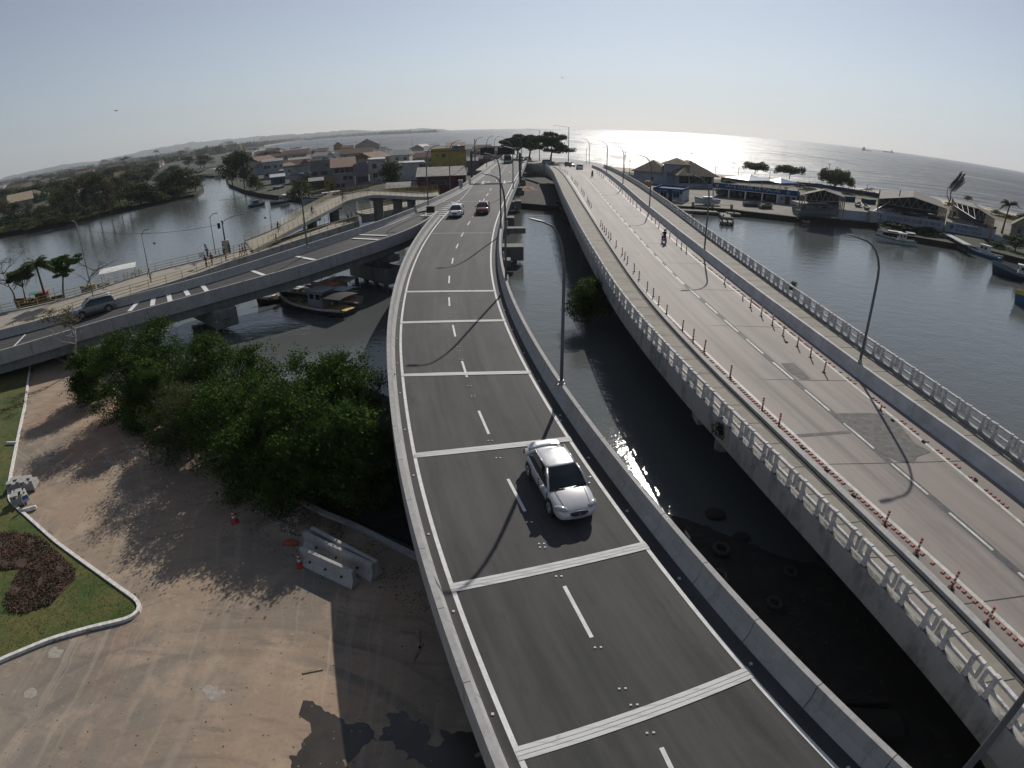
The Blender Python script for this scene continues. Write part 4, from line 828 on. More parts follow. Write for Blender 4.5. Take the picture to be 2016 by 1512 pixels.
    mb = MB(); mb.ball((hd[0]+.10, 0, hd[2]-.03), .016, 5); mb.ball((hd[0]+.092, .033, hd[2]), .011, 5, 1); mb.ball((hd[0]+.092, -.033, hd[2]), .011, 5, 1); mb.box((hd[0]+.09, 0, hd[2]-.07), (.01, .05, .01), 0, 1); mb.build('face', [SKIN, hair_m], t)
    mb = MB(); [mb.box((f[0]+.0, f[1], f[2]-.035), (.24, .09, .06), 0, 0, (.8, .8)) for f in (V[7+3], V[7+4+4+10+3])]; mb.build('shoe', cloth('shoe', (.05, .05, .05)), t)
    return t
def bike(name, label, loc, rz, c=(.02, .02, .02)):
    t = thing(name, label, 'bicycle', loc, rz); fm = cloth(name+'_frame%d' % int(sum(c)*100), c)
    for x in (-.52, .52): mb = MB(); mb.torus((x, 0, .34), .32, .022, 20, 5, 0, 'y'); [mb.tube([(x, 0, .34), (x+.31*cos(a), 0, .34+.31*sin(a))], .006, 3) for a in [k*pi/5 for k in range(10)]]; mb.build('wheel', rubber, t)
    mb = MB()
    for p in ([(-.52, 0, .34), (-.1, 0, .32), (.38, 0, .72), (-.22, 0, .74), (-.1, 0, .32)], [(-.52, 0, .34), (-.22, 0, .74)], [(.52, 0, .34), (.38, 0, .72), (.34, 0, .92)]): mb.tube(p, .018, 5)
    mb.build('frame', fm, t); mb = MB(); mb.tube([(.28, -.27, .97), (.34, 0, .95), (.28, .27, .97)], .014, 5); mb.build('handlebar', trim_m, t); mb = MB(); mb.box((-.24, 0, .80), (.26, .14, .06), 0, 0, (.8, .7)); mb.build('saddle', trim_m, t); return t
def moto(label, loc, rz):
    t = thing('motorcycle', label, 'motorcycle', loc, rz)
    for x in (-.62, .64): mb = MB(); mb.torus((x, 0, .30), .245, .058, 20, 7, 0, 'y'); w_o = mb.build('wheel', rubber, t); mb = MB(); mb.torus((x, 0, .3), .17, .02, 14, 5, 0, 'y'); mb.cyl((x, -.04, .3), .06, .08, 8, 0, axis='y'); mb.build('rim', rim_m, w_o)
    mb = MB(); mb.box((-.02, 0, .24), (.5, .3, .36), 0, 0, (.8, .7)); mb.build('engine', steel, t)
    mb = MB(); mb.loft([[(x, y*w_, z+(h_ if k > 1 else 0)) for k, (y, h_) in enumerate(((-1, 0), (1, 0), (.6, hh), (-.6, hh)))] for x, w_, z, hh in ((-.75, .08, .68, .10), (-.4, .14, .64, .13), (0, .15, .62, .15), (.22, .16, .62, .26), (.45, .08, .68, .18))]); subsurf(mb.build('bodywork', trim_m, t, smooth=True))
    mb = MB(); [mb.tube([(.64, s*.08, .3), (.42, s*.08, .92)], .025, 6) for s in (-1, 1)]; mb.tube([(.28, -.36, 1.0), (.40, -.1, .98), (.40, .1, .98), (.28, .36, 1.0)], .016, 6); mb.build('handlebar', steel, t)
    mb = MB(); mb.ball((.55, 0, .86), .09, 8); mb.build('headlight', lamp_m, t); mb = MB(); mb.tube([(-.1, .16, .3), (-.75, .17, .38)], [.03, .045], 8); mb.build('exhaust', steel, t)
    mb = MB(); mb.box((-.80, 0, .60), (.05, .1, .1)); mb.build('tail_light', tail_m, t); return t
black_helm = mat('black_helmet', (.015, .015, .016), .25, .1, 3)
for (px, py), lab, up_ in (((1307, 478), 'the lane nearest the seaward footway', -1), ((1166, 348), 'the far end of the old bridge', -1)):
    p = on(px, py, zq); a = pi/2+.06 if up_ < 0 else -pi/2
    moto('black motorcycle on '+lab, p+[0, 0, .01], a)
    q = person('person', 'dark helmeted rider on the motorcycle on '+lab, 'ride', (.02, .02, .025), (.025, .03, .05), cap=black_helm); q.location = tuple(p+[-.18*cos(a), -.18*sin(a), .01]); q.rotation_euler = (0, 0, a)
# ---------------------------------------------------------------- street lamps
def lamp(label, base, rz, h=8.5, arm=2.2, head=True, group=None, rbase=.095):
    """mast with a curved arm reaching towards local +x"""
    t = thing('street_lamp', label, 'street lamp', base, rz, group); mb = MB()
    pts = [(0, 0, 0), (0, 0, h*.35), (0, 0, h*.70)]+[(arm*(1-cos(a)), 0, h*.70+(h*.27)*sin(a)) for a in [R(d) for d in (15, 30, 45, 60, 75, 88)]]+[(arm+.35, 0, h*.985)]
    n = len(pts); mb.tube(pts, [rbase*(1-.55*i/(n-1)) for i in range(n)], 8); mb.build('mast', pole_m, t, smooth=True)
    mb = MB(); mb.box((0, 0, -.02), (.32, .32, .04)); mb.cyl((0, 0, .02), rbase*1.5, .22, 8); mb.build('base', steel, t)
    if head: mb = MB(); mb.loft([[(x, y*w_, z+dz) for y, dz in ((-1, 0), (1, 0), (.8, th), (-.8, th))] for x, w_, z, th in ((arm+.2, .05, h*.98, .05), (arm+.45, .11, h*.982, .08), (arm+.85, .12, h*.992, .06), (arm+1.0, .06, h*.997, .03))]); mb.build('lamp_head', pole_m, t)
    return t
ang_n = lambda cv, y: atan2(-(cv(y+.5)-cv(y-.5)), -1)      # pointing left across the road (towards -x)
Ln = [(4.95, 'in the bottom right corner, only its mast showing'), (27.3, 'nearest complete one, tall against the dark water by the silver saloon'), (45.3, 'second from the viewer on the right barrier of the viaduct'), (66, 'third from the viewer on the right barrier of the viaduct'), (104, 'just before the sign gantry on the right barrier of the viaduct'), (152, 'beside the bus on the right barrier of the viaduct')]
for y, s in Ln:
    b = np.array([NR(y)+(.93 if y > 5 else .98), y, zn(y)+.80]); lamp('curved street lamp '+s, b, ang_n(NR, y)+(-.2), 8.5, .85, group='lamps along the viaduct')
for y, s in ((104, 'by the control box on the left barrier of the viaduct'), (135, 'right behind the left post of the sign gantry'), (168, 'standing clear against the sea left of the bus'), (205, 'farthest on the left barrier of the viaduct')):
    b = np.array([NF(y)-.95, y, zn(y)+.2]); lamp('curved street lamp '+s, b, ang_n(NF, y)+pi, 9.3, 1.1, group='lamps along the viaduct')
for px, py, s in ((605, 487, 'on the slip road barrier in front of the footbridge'), (843, 404, 'on the slip road barrier beside the upper end of the footbridge')):
    b = on(px, py, zr if px < 800 else zp, .8); lamp('slim lamp '+s, b, .4, 8.6, 1.1, head=px > 800, group='lamps along the slip road')
for px, py, s in ((1681, 714, 'nearest and tallest looking one'), (1391.5, 490, 'second from the viewer, beside the motorcyclist'), (1284.5, 406, 'third from the viewer, in front of the blue gatehouse'), (1228, 362, 'fourth from the viewer, left of the tiled clubhouse'), (1192, 338, 'fifth from the viewer, seen against the glittering sea'), (1158.5, 322, 'farthest one, seen against the glittering sea')):
    b = on(px, py, zq, .85); b[0] = OB(b[1])+.28; lamp('curved lamp on the old bridge, '+s, b, pi-.1, 8.0, 1.55, group='lamps along the old bridge')
def mast(label, px, py, ytop, z, arm=0., name='lamp_mast', cat='lamp mast', rz=pi, r=.1, m=None, cross=False, group=None):
    b = at(px, py, z); h = tall(b, ytop); t = thing(name, label, cat, b, rz, group); mb = MB(); mb.tube([(0, 0, 0), (0, 0, h)], [r, r*.6], 8); mb.build('mast', m or pole_m, t, smooth=True)
    if arm: mb = MB(); mb.tube([(0, 0, h-.25), (arm*.3, 0, h+.1), (arm*.7, 0, h+.35), (arm, 0, h+.45)], .05, 6); mb.box((arm+.3, 0, h+.38), (.7, .22, .1)); mb.build('arm', pole_m, t)
    if cross:
        for q in cross: mb = MB(); mb.box((0, 0, h-q), (.1, 2.0, .12)); [mb.cyl((0, y, h-q+.12), .05, .16, 6) for y in (-.9, -.45, .45, .9)]; mb.build('crossarm', wood_d, t)
    return t
mast('tall straight lamp mast right of the big seaside trees', 1119, 322, 250, 4.9, 5, r=.16)
mast('tall lamp mast rising through the crowns of the big seaside trees', 1062, 317, 256, 4.9, 5, r=.16)
mast('leaning thin lamp mast between the coconut palm and the sailing canopy', 186, 594, 443, 2.2, .8, r=.07, rz=2.6)
mast('thin lamp mast beside the man in white on the walkway', 293, 535, 459, 2.2, .8, r=.07, rz=.2)
mast('thin lamp mast left of the concrete power pole on the walkway', 424.5, 500, 427, 2.2, .7, r=.07, rz=.2)
mast('thin lamp mast behind the footbridge ramp', 536, 455, 408, 2.6, 0, r=.06)
pw = mast('dark power pole with crossarms rising left of the sign gantry', 936.5, 356, 273, 2, 0, 'power_pole', 'power pole', cross=(.3, 1.5, 3.6), r=.2, m=mat('concrete_pole', (.12, .12, .12), .9))
t = mast('concrete power pole with street light and transformer standing beside the walkway', 448, 506, 434, 1.6, 2.6, 'power_pole', 'power pole', rz=.6, r=.16, m=mat('concrete_pole', (.12, .12, .12)), cross=(.4,))
mb = MB(); mb.box((0, 0, 0), (1.0, .9, 2.6)); mb.build('concrete_base', conc, t); mb = MB(); mb.box((-.5, .6, 4.4), (.4, .3, .8)); mb.build('transformer', black, t)
for px, py, yt, z, lab in ((1229, 352, 298, 1.2, 'dark power pole with two crossarms beside the old bridge against the sea'), (1239, 352, 316, 1.2, 'short power pole with one crossarm left of the tiled clubhouse'), (1360, 332, 301, 5, 'power pole with transformer behind the ridge of the tiled clubhouse'), (1195, 333, 280, 1.2, 'bare pole on the beach against the glittering sea'), (1154, 322, 292, 4.9, 'thin pole by the end of the old bridge railing'),
      (812, 297, 269, 1.2, 'tall pole on the beach left of the yellow house'), (750.5, 300, 273.5, 1.2, 'pole behind the large grey gabled house'), (703, 300, 275.5, 1.2, 'pole left of the large grey gabled house'), (662, 300, 277, 1.2, 'pole behind the small yellow gabled house'), (626.5, 302, 278.5, 1.2, 'pole among the beach palms above the blue house'), (594.5, 304, 280, 1.2, 'pole with crossarm among the beach palms'), (573.5, 305, 281.5, 1.2, 'pole above the row of beach palms'), (548, 306, 283, 1.2, 'leftmost pole above the row of beach palms'), (909, 330, 289, 1.2, 'pole with crossarm behind the yellow house'),
      (1408, 343, 326, 1.2, 'short pole on the beach behind the clubhouse terrace'), (1453, 349, 328, 1.2, 'short pole left of the white peaked canopy'), (1515, 352, 335, 1.2, 'short pole between the peaked canopies and the almond trees'), (1628, 368, 323, 1.2, 'pole with crossarm left of the round almond tree'), (1706, 380, 362, 1.2, 'short pole beside the small palm on the beach')):
    mast(lab, px, py, yt, z, 0, 'power_pole', 'pole', r=.13 if z < 4 else .1, m=mat('concrete_pole', (.12, .12, .12)), cross=(.3, 1.6) if 'two' in lab else ((.3,) if 'crossarm' in lab or 'transformer' in lab else False))
# leaning dark poles in the water by the club wall
mb = MB(); a = at(1758, 447, .5); mb.tube([a, a+[1.2, 1, tall(a, 375)]], .11, 7); mb.build('mooring_pole', wood_d, label='tall dark leaning pole in front of the lettered white club wall', cat='pole')
# gantry
t = thing('sign_gantry', 'gantry spanning the viaduct with two dark panels seen from behind', 'gantry'); yg = 131.
xl, xr, zg = NF(yg)-1.2, NR(yg)+1.2, zn(yg); gs = mat('gantry_steel', (.045, .048, .05), .5, .1, 4, metal=.3)
for x in (xl, xr): mb = MB(); mb.cyl((x, yg, zg-.3), .27, 6.2, 12); mb.build('post', gs, t)
mb = MB(); mb.tube([(xl, yg, zg+5.8), (xl+1.3, yg, zg+6.8), (xl+3.4, yg, zg+7.3), (xr-3.4, yg, zg+7.3), (xr-1.3, yg, zg+6.8), (xr, yg, zg+5.8)], .10, 8); mb.tube([(xl, yg, zg+5.0), (xl+1.6, yg, zg+5.9), (xl+3.6, yg, zg+6.3), (xr-3.6, yg, zg+6.3), (xr-1.6, yg, zg+5.9), (xr, yg, zg+5.0)], .07, 8); mb.build('beam', gs, t)
for x0, x1 in ((at(945.5, 291, zg+8)[0]/1, 0),): pass
def gx(px): d = ray(px, 298); return d[0]/d[1]*yg
def gz(py, px=980): d = ray(px, py); return CAMH+d[2]/d[1]*yg
for a_, b_ in ((945.5, 973), (980, 1013.5)): mb = MB(); mb.box(((gx(a_)+gx(b_))/2, yg+.35, gz(305)), (gx(b_)-gx(a_), .12, gz(290.5)-gz(305))); mb.build('sign_panel', black, t); mb = MB(); [mb.box((gx(a_)+(gx(b_)-gx(a_))*u, yg+.24, gz(305)), (.08, .08, gz(290.5)-gz(305))) for u in (.2, .5, .8)]; mb.build('panel_bracket', gs, t)
t = thing('control_box', 'pale grey roadside box on the left barrier of the viaduct below the gantry', 'box', (NF(112)-.7, 112, zn(112)+.5)); mb = MB(); mb.box((0, 0, 0), (.8, .6, 1.3)); bevel(mb.build('box_body', steel, t), .04); mb = MB(); mb.box((0, 0, 1.3), (.9, .7, .05)); mb.build('box_lid', steel, t)
# ---------------------------------------------------------------- delineator posts on the old bridge
t = thing('delineator_post', 'x', 'bollard'); mb = MB(); mb.cyl((0, 0, 0), .13, .05, 10); mb.build('foot', trim_m, t)
mb = MB(); [mb.cyl((0, 0, z0), .052, h_, 10, mi) for z0, h_, mi in ((.05, .22, 0), (.27, .09, 1), (.36, .09, 0), (.45, .09, 1), (.54, .09, 0), (.63, .05, 1), (.68, .09, 0))]; mb.build('tube', [mat('post_red', (.34, .055, .03), .6, .15, 3), white_g], t)
postp, used = t, []
ob_px = [(1941, 1229), (1872, 1158), (1803, 1091), (1741, 1034), (1533, 839), (1500, 808), (1437, 742), (1386, 691), (1364.5, 668), (1343.5, 649), (1312, 617), (1296.5, 599), (1286, 582.5), (1274, 570), (1258, 550), (1248.6, 534), (1235, 518), (1230, 509), (1225, 501), (1213, 485.5), (1202.6, 471), (1198.5, 467), (1193.5, 461), (1190, 456), (1186.5, 450.5), (1182.5, 444.5)]
fr = [(1164, 409), (1160.5, 405), (1158.5, 401), (1156.6, 397), (1150, 386), (1147.5, 382), (1145, 378), (1137, 366), (1134, 363), (1131.5, 361), (1127.5, 355), (1125, 352), (1117, 343), (1114, 341), (1111.5, 339), (1108, 337), (1104, 334), (1101.5, 332)]
rb_px = [(1733, 808), (1621.5, 733), (1595, 703), (1569, 682), (1541, 661), (1520, 640), (1498, 622), (1477, 605), (1462, 590), (1426, 559), (1351, 497), (1341, 489), (1332, 480), (1318.5, 466), (1311, 459), (1297, 448), (1290, 440), (1283, 432), (1276.5, 424), (1261, 415), (1253, 409), (1246, 402), (1241, 398), (1236.5, 392), (1232, 388), (1225, 382), (1220.5, 377), (1217.5, 372), (1213, 369), (1208.5, 365), (1203.5, 361), (1200, 358), (1188, 351), (1184, 348), (1180, 345), (1176, 342)]
for L_, cv, sg, grp, lab in ((ob_px+fr, OLW, -1, 'posts along the left lane edge of the old bridge', 'banded red post beside the left footway'), (rb_px, ORW, 1, 'posts along the right lane edge of the old bridge', 'banded red post by the long painted barrier')):
    for i, (px, py) in enumerate(L_):
        p = on(px, py, zq); l2 = lab
        if sg < 0 and i < 6: l2 = ['nearest', 'second nearest', 'third nearest', 'fourth nearest', 'fifth nearest', 'sixth nearest'][i]+' red and white banded post along the left lane edge of the old bridge'
        if sg > 0 and i == 0: l2 = 'short broken red post by the dark tar patch on the old bridge'
        if l2 == lab: l2 += ', ' + ('nearer than the tar patches' if p[1] < 17 else 'level with the tar patches' if p[1] < 34 else 'between tar patches and motorcyclist' if p[1] < 62 else 'level with the motorcyclist' if p[1] < 80 else 'in the far half of the bridge' if p[1] < 110 else 'near the far end of the bridge')
        o = place(postp, used, p, RNG.random()*6, (1, 1, .45 if (sg > 0 and i in (0, 8)) else RNG.uniform(.95, 1.08)), l2, grp)
        o.rotation_euler = (RNG.uniform(-.05, .05), RNG.uniform(-.05, .05), RNG.random()*6)
for px, py in ((1579, 882), (1627, 926), (1680, 976), (1548, 674), (1757, 828), (1818, 870), (1920, 945)):
    t2 = thing('bollard_stump', 'black rubber foot left from a missing post between the red and white blocks', 'bollard foot', on(px, py, zq), RNG.random()*6, 'feet of missing posts on the old bridge'); mb = MB(); mb.cyl((0, 0, 0), .14, .06, 10, 0, .10); mb.torus((0, 0, .06), .08, .03, 10, 5); mb.build('foot', trim_m, t2)
# ---------------------------------------------------------------- foliage
def leafm(name, c, c2, tr=.35): return mat(name, c, .75, .4, 1.2, c2=c2, trans=tr, coord='Object', spec=.22)
lf_mang = leafm('mangrove_leaves', (.015, .037, .004), (.054, .100, .012), .24)
lf_dark = leafm('dark_leaves', (.018, .032, .010), (.05, .072, .022), .25)
lf_mid = leafm('mid_leaves', (.03, .045, .014), (.075, .095, .03), .3)
lf_dry = leafm('dry_leaves', (.06, .055, .03), (.13, .11, .06), .2)
lf_palm = leafm('palm_leaves', (.025, .045, .012), (.07, .10, .03), .3)
lf_needle = mat('needle_foliage', (.045, .05, .035), .9, .4, 3)
bark = mat('bark', (.09, .075, .06), .95, .35, 5, bump=.4)
bark_w = mat('bleached_wood', (.28, .26, .24), .95, .25, 5)
def leafmesh(name, P, N_, size, m, rs, asp=.55, jit=.5):
    """one quad per point, facing roughly N_"""
    n = len(P); a = rs.normal(size=(n, 3)); nn = N_+a*jit; nn /= np.linalg.norm(nn, axis=1)[:, None]
    u = np.cross(nn, rs.normal(size=(n, 3))); u /= np.linalg.norm(u, axis=1)[:, None]; v = np.cross(nn, u); s = size*(.6+.8*rs.random((n, 1)))
    q = np.stack([P-u*s, P+v*s*asp, P+u*s, P-v*s*asp], 1).reshape(-1, 3)
    me = bpy.data.meshes.new(name); me.vertices.add(4*n); me.vertices.foreach_set('co', q.astype('f').ravel()); me.loops.add(4*n); me.loops.foreach_set('vertex_index', np.arange(4*n)); me.polygons.add(n); me.polygons.foreach_set('loop_start', np.arange(0, 4*n, 4)); me.polygons.foreach_set('loop_total', np.full(n, 4)); me.update(calc_edges=True); me.materials.append(m); return me
def lobes_pts(lobes, n, rs, shell=.75, fuzz=0.):
    """points spread through a set of ellipsoid lobes, densest near their skins"""
    L_ = np.array(lobes); wt = (L_[:, 3]*L_[:, 4]*L_[:, 5])**(2/3); idx = rs.choice(len(L_), n, p=wt/wt.sum()); d = rs.normal(size=(n, 3)); d /= np.linalg.norm(d, axis=1)[:, None]
    r = shell+(1-shell)*rs.random((n, 1))**.6*1.1; r = np.where(rs.random((n, 1)) < .18, rs.random((n, 1)), r); k = 1+.16*np.sin(d[:, :1]*9+idx[:, None])*np.cos(d[:, 1:2]*8+idx[:, None]*2)+.13*rs.normal(size=(n, 1))
    P = L_[idx, :3]+d*L_[idx, 3:]*r*k
    if fuzz:
        P = P+rs.normal(size=(n, 3))*fuzz*np.where(rs.random((n, 1)) < .25, 2.2, .8); keep = np.array([mnoise.noise((p[0]*1.1, p[1]*1.1, p[2]*1.5)) > -.17 for p in P]); P, d = P[keep], d[keep]; P[:, 2] = np.maximum(P[:, 2], .1)
    return P, d
def limbs(mb, base, tops, r, rr, bend=.25):
    base = np.array(base, float)
    for tp in tops:
        tp = np.array(tp, float); m_ = base+(tp-base)*.5+np.array([rr.uniform(-1, 1), rr.uniform(-1, 1), rr.uniform(0, .6)])*bend*np.linalg.norm(tp-base)*.5
        mb.tube([base, base*.6+m_*.4, m_, tp*.6+m_*.4, tp], [r, r*.8, r*.6, r*.38, r*.15], 6)
        for _ in range(2):
            e = tp+np.array([rr.uniform(-1, 1), rr.uniform(-1, 1), rr.uniform(-.2, .8)])*np.linalg.norm(tp-base)*.35; mb.tube([m_, (m_+e)/2+[0, 0, .1], e], [r*.4, r*.25, r*.08], 5)
def tree(name, label, cat, loc, lobes, n, leaf, m, trunk, seed, tops=None, bm=None, group=None, scale=1., jit=.5, asp=.55, rz=0., fuzz=0.):
    rs = np.random.RandomState(seed); rr = random.Random(seed); t = thing(name, label, cat, loc, rz, group); t.scale = (scale,)*3
    P, D = lobes_pts(lobes, n, rs, fuzz=fuzz); link(leafmesh('crown', P, D, leaf, m, rs, asp, jit), 'crown', t)
    mb = MB(); h = trunk[0]; mb.tube([(0, 0, 0), (trunk[3]*.3, 0, h*.5), (trunk[3], 0, h)], [trunk[1], trunk[1]*.8, trunk[1]*.65], 8)
    limbs(mb, (trunk[3], 0, h), tops or [(l[0], l[1], l[2]) for l in lobes[::max(1, len(lobes)//9)]], trunk[1]*.55, rr); mb.build('trunk', bm or bark, t, smooth=True); return t
def bush_lobes(rr, R_, H_, n, z0=.3, lob=.42, lowz=.22):
    out = []
    for _ in range(n):
        a = rr.uniform(0, 2*pi); q = rr.random()**.6; z = rr.random(); w_ = sqrt(max(.05, 1-(z*.95)**2)); s = rr.uniform(.7, 1.25)*R_*lob
        out.append((R_*.8*q*w_*cos(a), R_*.8*q*w_*sin(a), z0+H_*(lowz+(.87-lowz)*z), s, s, s*rr.uniform(.5, .75)))
    return out
def umbrella_lobes(rr, R_, H_, n, th=.14):
    out = []
    for _ in range(n):
        a = rr.uniform(0, 2*pi); q = rr.random()**.55; s = rr.uniform(.7, 1.2)*R_*.30; lay = rr.choice((.62, .78, .9)); out.append((R_*.85*q*cos(a)*(1.12-.3*(lay-.6)), R_*.85*q*sin(a), H_*(lay-.10*q*q), s, s, s*th*rr.uniform(1.5, 3)))
    return out
rr = random.Random(11)
# mangroves beside the viaduct: crown centres read from the photo
mang = [((165, 712), 2.2, 2.0, 'low one at the far left beside the bare tree'), ((290, 738), 2.6, 2.4, 'low one left of the feathery paler one'), ((228, 690), 3.9, 3.0, 'leftmost, reaching the slip road'), ((305, 650), 4.2, 3.1, 'the tall dome in front of the slip road pier'), ((395, 690), 3.9, 3.0, 'right of the tall dome, below the slip road pier'), ((345, 775), 3.2, 2.6, 'feathery paler one over the white bare twigs'), ((440, 770), 3.6, 2.8, 'in the middle of the thicket'), ((500, 705), 3.7, 2.7, 'at the water edge below the moored boats'), ((590, 725), 3.7, 2.7, 'right of centre along the water edge'), ((672, 728), 3.7, 2.7, 'rightmost crown along the water edge'), ((540, 800), 3.2, 2.9, 'deep in the middle rows'), ((640, 800), 3.7, 2.9, 'close to the viaduct, over the dark gap'), ((700, 805), 3.6, 1.9, 'touching the viaduct barrier'), ((470, 860), 2.4, 2.3, 'low front row beside the lot wall'), ((570, 880), 2.2, 2.4, 'low front row over the rubble heap'), ((680, 880), 2.0, 2.3, 'low front row under the viaduct edge')]
for i, ((px, py), zc, r_, s) in enumerate(mang):
    z2 = zc+1.5; r_ *= 1.12*(CAMH-z2)/(CAMH-zc); c = at(px, py, z2); H_ = z2+r_*.42; lob = [(l[0], l[1], l[2], l[3]*rr.uniform(.6, 1.5), l[4]*rr.uniform(.6, 1.5), l[5]*rr.uniform(.6, 1.2)) for l in bush_lobes(rr, r_*1.08, H_, 48, .0, .25, .02)]
    tree('mangrove_tree', 'mangrove by the viaduct, '+s, 'tree', (c[0], c[1], .2), lob, 34000 if i < 13 else 20000, .07 if i != 5 else .05, lf_mang if i != 5 else lf_mid, (1.2, .16, 0, .1), 40+i, group='mangroves left of the viaduct', jit=.8, fuzz=.17)
for px, py, zc, r_, s in ((1160, 566, 3.6, 2.3, 'growing beside the old bridge railing over dark water'),):
    c = at(px, py, zc); lob = bush_lobes(rr, r_, 4.2, 18, .3, .4); tree('mangrove_tree', 'single green mangrove '+s, 'tree', (c[0], c[1], .0), lob, 9000, .10, lf_mang, (1.4, .15, 0, 0), 77, jit=.7)
# plants rooted on the old bridge
for px, py, zz, lab in ((1417, 848, 3.7, 'small fig bush rooted in the stained parapet below the old bridge railing'), (1561, 565, 4.9, 'thin leafy shrub sprouting through the seaward railing of the old bridge'), (1185, 540, 4.2, 'leafy sprig on the outside of the old bridge railing above the mangrove')):
    c = at(px, py, zz); tree('shrub', lab, 'shrub', c-[0, 0, .35], [(rr.uniform(-.3, .3), rr.uniform(-.3, .3), rr.uniform(.15, .7), .22, .22, .2) for _ in range(9)], 500, .06, lf_mid if px > 1500 else lf_dark, (.3, .03, 0, .0), 90, jit=.8)
# bare trees
def bare(name, label, loc, h, spread, seed, m, r=.09, lean=(0, 0), n=7, leaves=0):
    rr_ = random.Random(seed); t = thing(name, label, 'bare tree', loc); mb = MB()
    def br(p, d, L_, r_, k):
        q = [np.array(p)]; dd = np.array(d, float)
        for i in range(4): dd = dd+np.array([rr_.uniform(-1, 1), rr_.uniform(-1, 1), rr_.uniform(-.6, .6)])*.28; dd /= np.linalg.norm(dd); q.append(q[-1]+dd*L_/4)
        mb.tube(q, [r_*(1-.16*i) for i in range(5)], 5 if k else 7)
        if k < 3:
            for i in range(3 if k else n): b = q[rr_.randint(2, 4)] if k else q[-1-(i % 3)]; a = rr_.uniform(0, 2*pi); e = np.array([cos(a)*spread, sin(a)*spread, rr_.uniform(.05, .9)]); br(b, dd*.35+e/np.linalg.norm(e), L_*rr_.uniform(.5, .75), r_*.5, k+1)
    br((0, 0, 0), (lean[0], lean[1], 1), h*.5, r, 0); mb.build('branches', m, t, smooth=True)
    if leaves: 
        rs = np.random.RandomState(seed); P, D = lobes_pts([(rr_.uniform(-1, 1)*h*.35, rr_.uniform(-1, 1)*h*.35, h*.75+rr_.uniform(-1, 1)*h*.15, h*.13, h*.13, h*.05) for _ in range(9)], leaves, rs); link(leafmesh('sparse_leaves', P, D, .09, lf_dry, rs), 'sparse_leaves', t)
    return t
c = at(150, 705, 1.6); bare('bare_tree', 'grey bare tree standing against the slip road barrier below the silver off-road vehicle', c, 5.2, 1.3, 5, bark_w, .12, leaves=900)
c = at(402, 905, .5); bare('bare_tree', 'bleached leafless tree between the mangroves and the lot wall', c, 4.0, 1.5, 8, bark_w, .08, (.0, .1))
c = at(455, 925, .5); bare('bare_tree', 'second thin bleached leafless tree leaning over the lot wall', c, 3.2, 1.8, 9, bark_w, .06, (-.3, 0))
c = at(30, 592, 1); bare('bare_tree', 'bare spreading tree left of the coconut palm by the moored boat', c, 8.5, 1.5, 12, bark, .14, leaves=500)
c = at(168, 580, 1.3); bare('bare_tree', 'bare branches reaching right over the water behind the leaning almond tree', c, 8.0, 1.8, 15, bark, .1, (.5, 0))
# big seaside trees
for i, (px, py, yt, wpx, lab) in enumerate(((1018, 314, 265, 60, 'leftmost and smallest of the three big spreading trees by the sea'), (1042, 315, 266, 56, 'middle one of the three big spreading trees by the sea'), (1084, 320, 261, 84, 'rightmost and largest of the three big spreading trees by the sea'))):
    b = at(px, py, 4.9); H_ = tall(b, yt); D_ = hypot(b[0], b[1]); R_ = wpx/2*D_/1150
    lob = [(R_*.92*q*cos(a), R_*.92*q*sin(a), H_*(u-.26*q*q), R_*.2*s, R_*.2*s, R_*.075*s) for q, a, u, s in [(rr.random()**.6, rr.uniform(0, 6.28), rr.choice((.66, .76, .86, .95)), rr.uniform(.7, 1.5)) for _ in range(46)]]; tree('almond_tree', lab, 'tree', b, lob, 12000, .30, lf_dark, (H_*.35, .42, 0, .4), 20+i, jit=.9)
for i, (px, py, yt, wpx, lab) in enumerate(((1486, 343, 321, 48, 'flat-topped almond tree left of the pair behind the peaked canopies'), (1554, 352, 327, 50, 'flat-topped twin-trunk almond tree behind the blue peaked canopy'), (1643, 374, 337, 58, 'round dense almond tree on the beach behind the boat shed'))):
    b = at(px, py, ZL); H_ = tall(b, yt); D_ = hypot(b[0], b[1]); R_ = wpx/2*D_/1150
    tree('almond_tree', lab, 'tree', b, [(l[0], l[1], l[2]*rr.uniform(.9, 1.06), l[3]*.72, l[4]*.72, l[5]*.8) for l in umbrella_lobes(rr, R_*1.1, H_, 46, .26 if i < 2 else .45)], 6000 if i < 2 else 9000, .30, lf_mid, (H_*.45, .22, 0, .2), 30+i, jit=.9)
# casuarina with upswept wisps
b = at(1866, 404, ZL); H_ = tall(b, 336); t = thing('casuarina_tree', 'tall wind-swept casuarina with upswept feathery branches on the beach', 'tree', b); mb = MB(); rs = np.random.RandomState(3); PP = []
mb.tube([(0, 0, 0), (.8, 0, H_*.2), (.3, 0, H_*.35), (2, 0, H_*.55)], [.3, .25, .2, .12], 7); mb.tube([(.4, 0, H_*.12), (-1.2, 0, H_*.28), (-1.5, 0, H_*.5)], [.2, .15, .08], 6)
for i in range(22):
    a = rr.uniform(-1, 1); s = np.array([rr.uniform(-2, 3.2), rr.uniform(-1.5, 1.5), H_*rr.uniform(.40, .62)]); d = np.array([.75+.35*a, rr.uniform(-.2, .2), 1.]); L_ = H_*rr.uniform(.28, .5); e = s+d/np.linalg.norm(d)*L_; mb.tube([s, (s+e)/2+[.2, 0, -.1], e], [.07, .05, .02], 4)
    for k in range(190): u = rs.random()**.8; PP.append(s+(e-s)*u+rs.normal(size=3)*.26*(1-.7*u))
mb.build('trunk', bark, t); PP = np.array(PP); link(leafmesh('crown', PP, np.tile([0, -1., .2], (len(PP), 1)), .24, lf_needle, rs, .22, .6), 'crown', t)
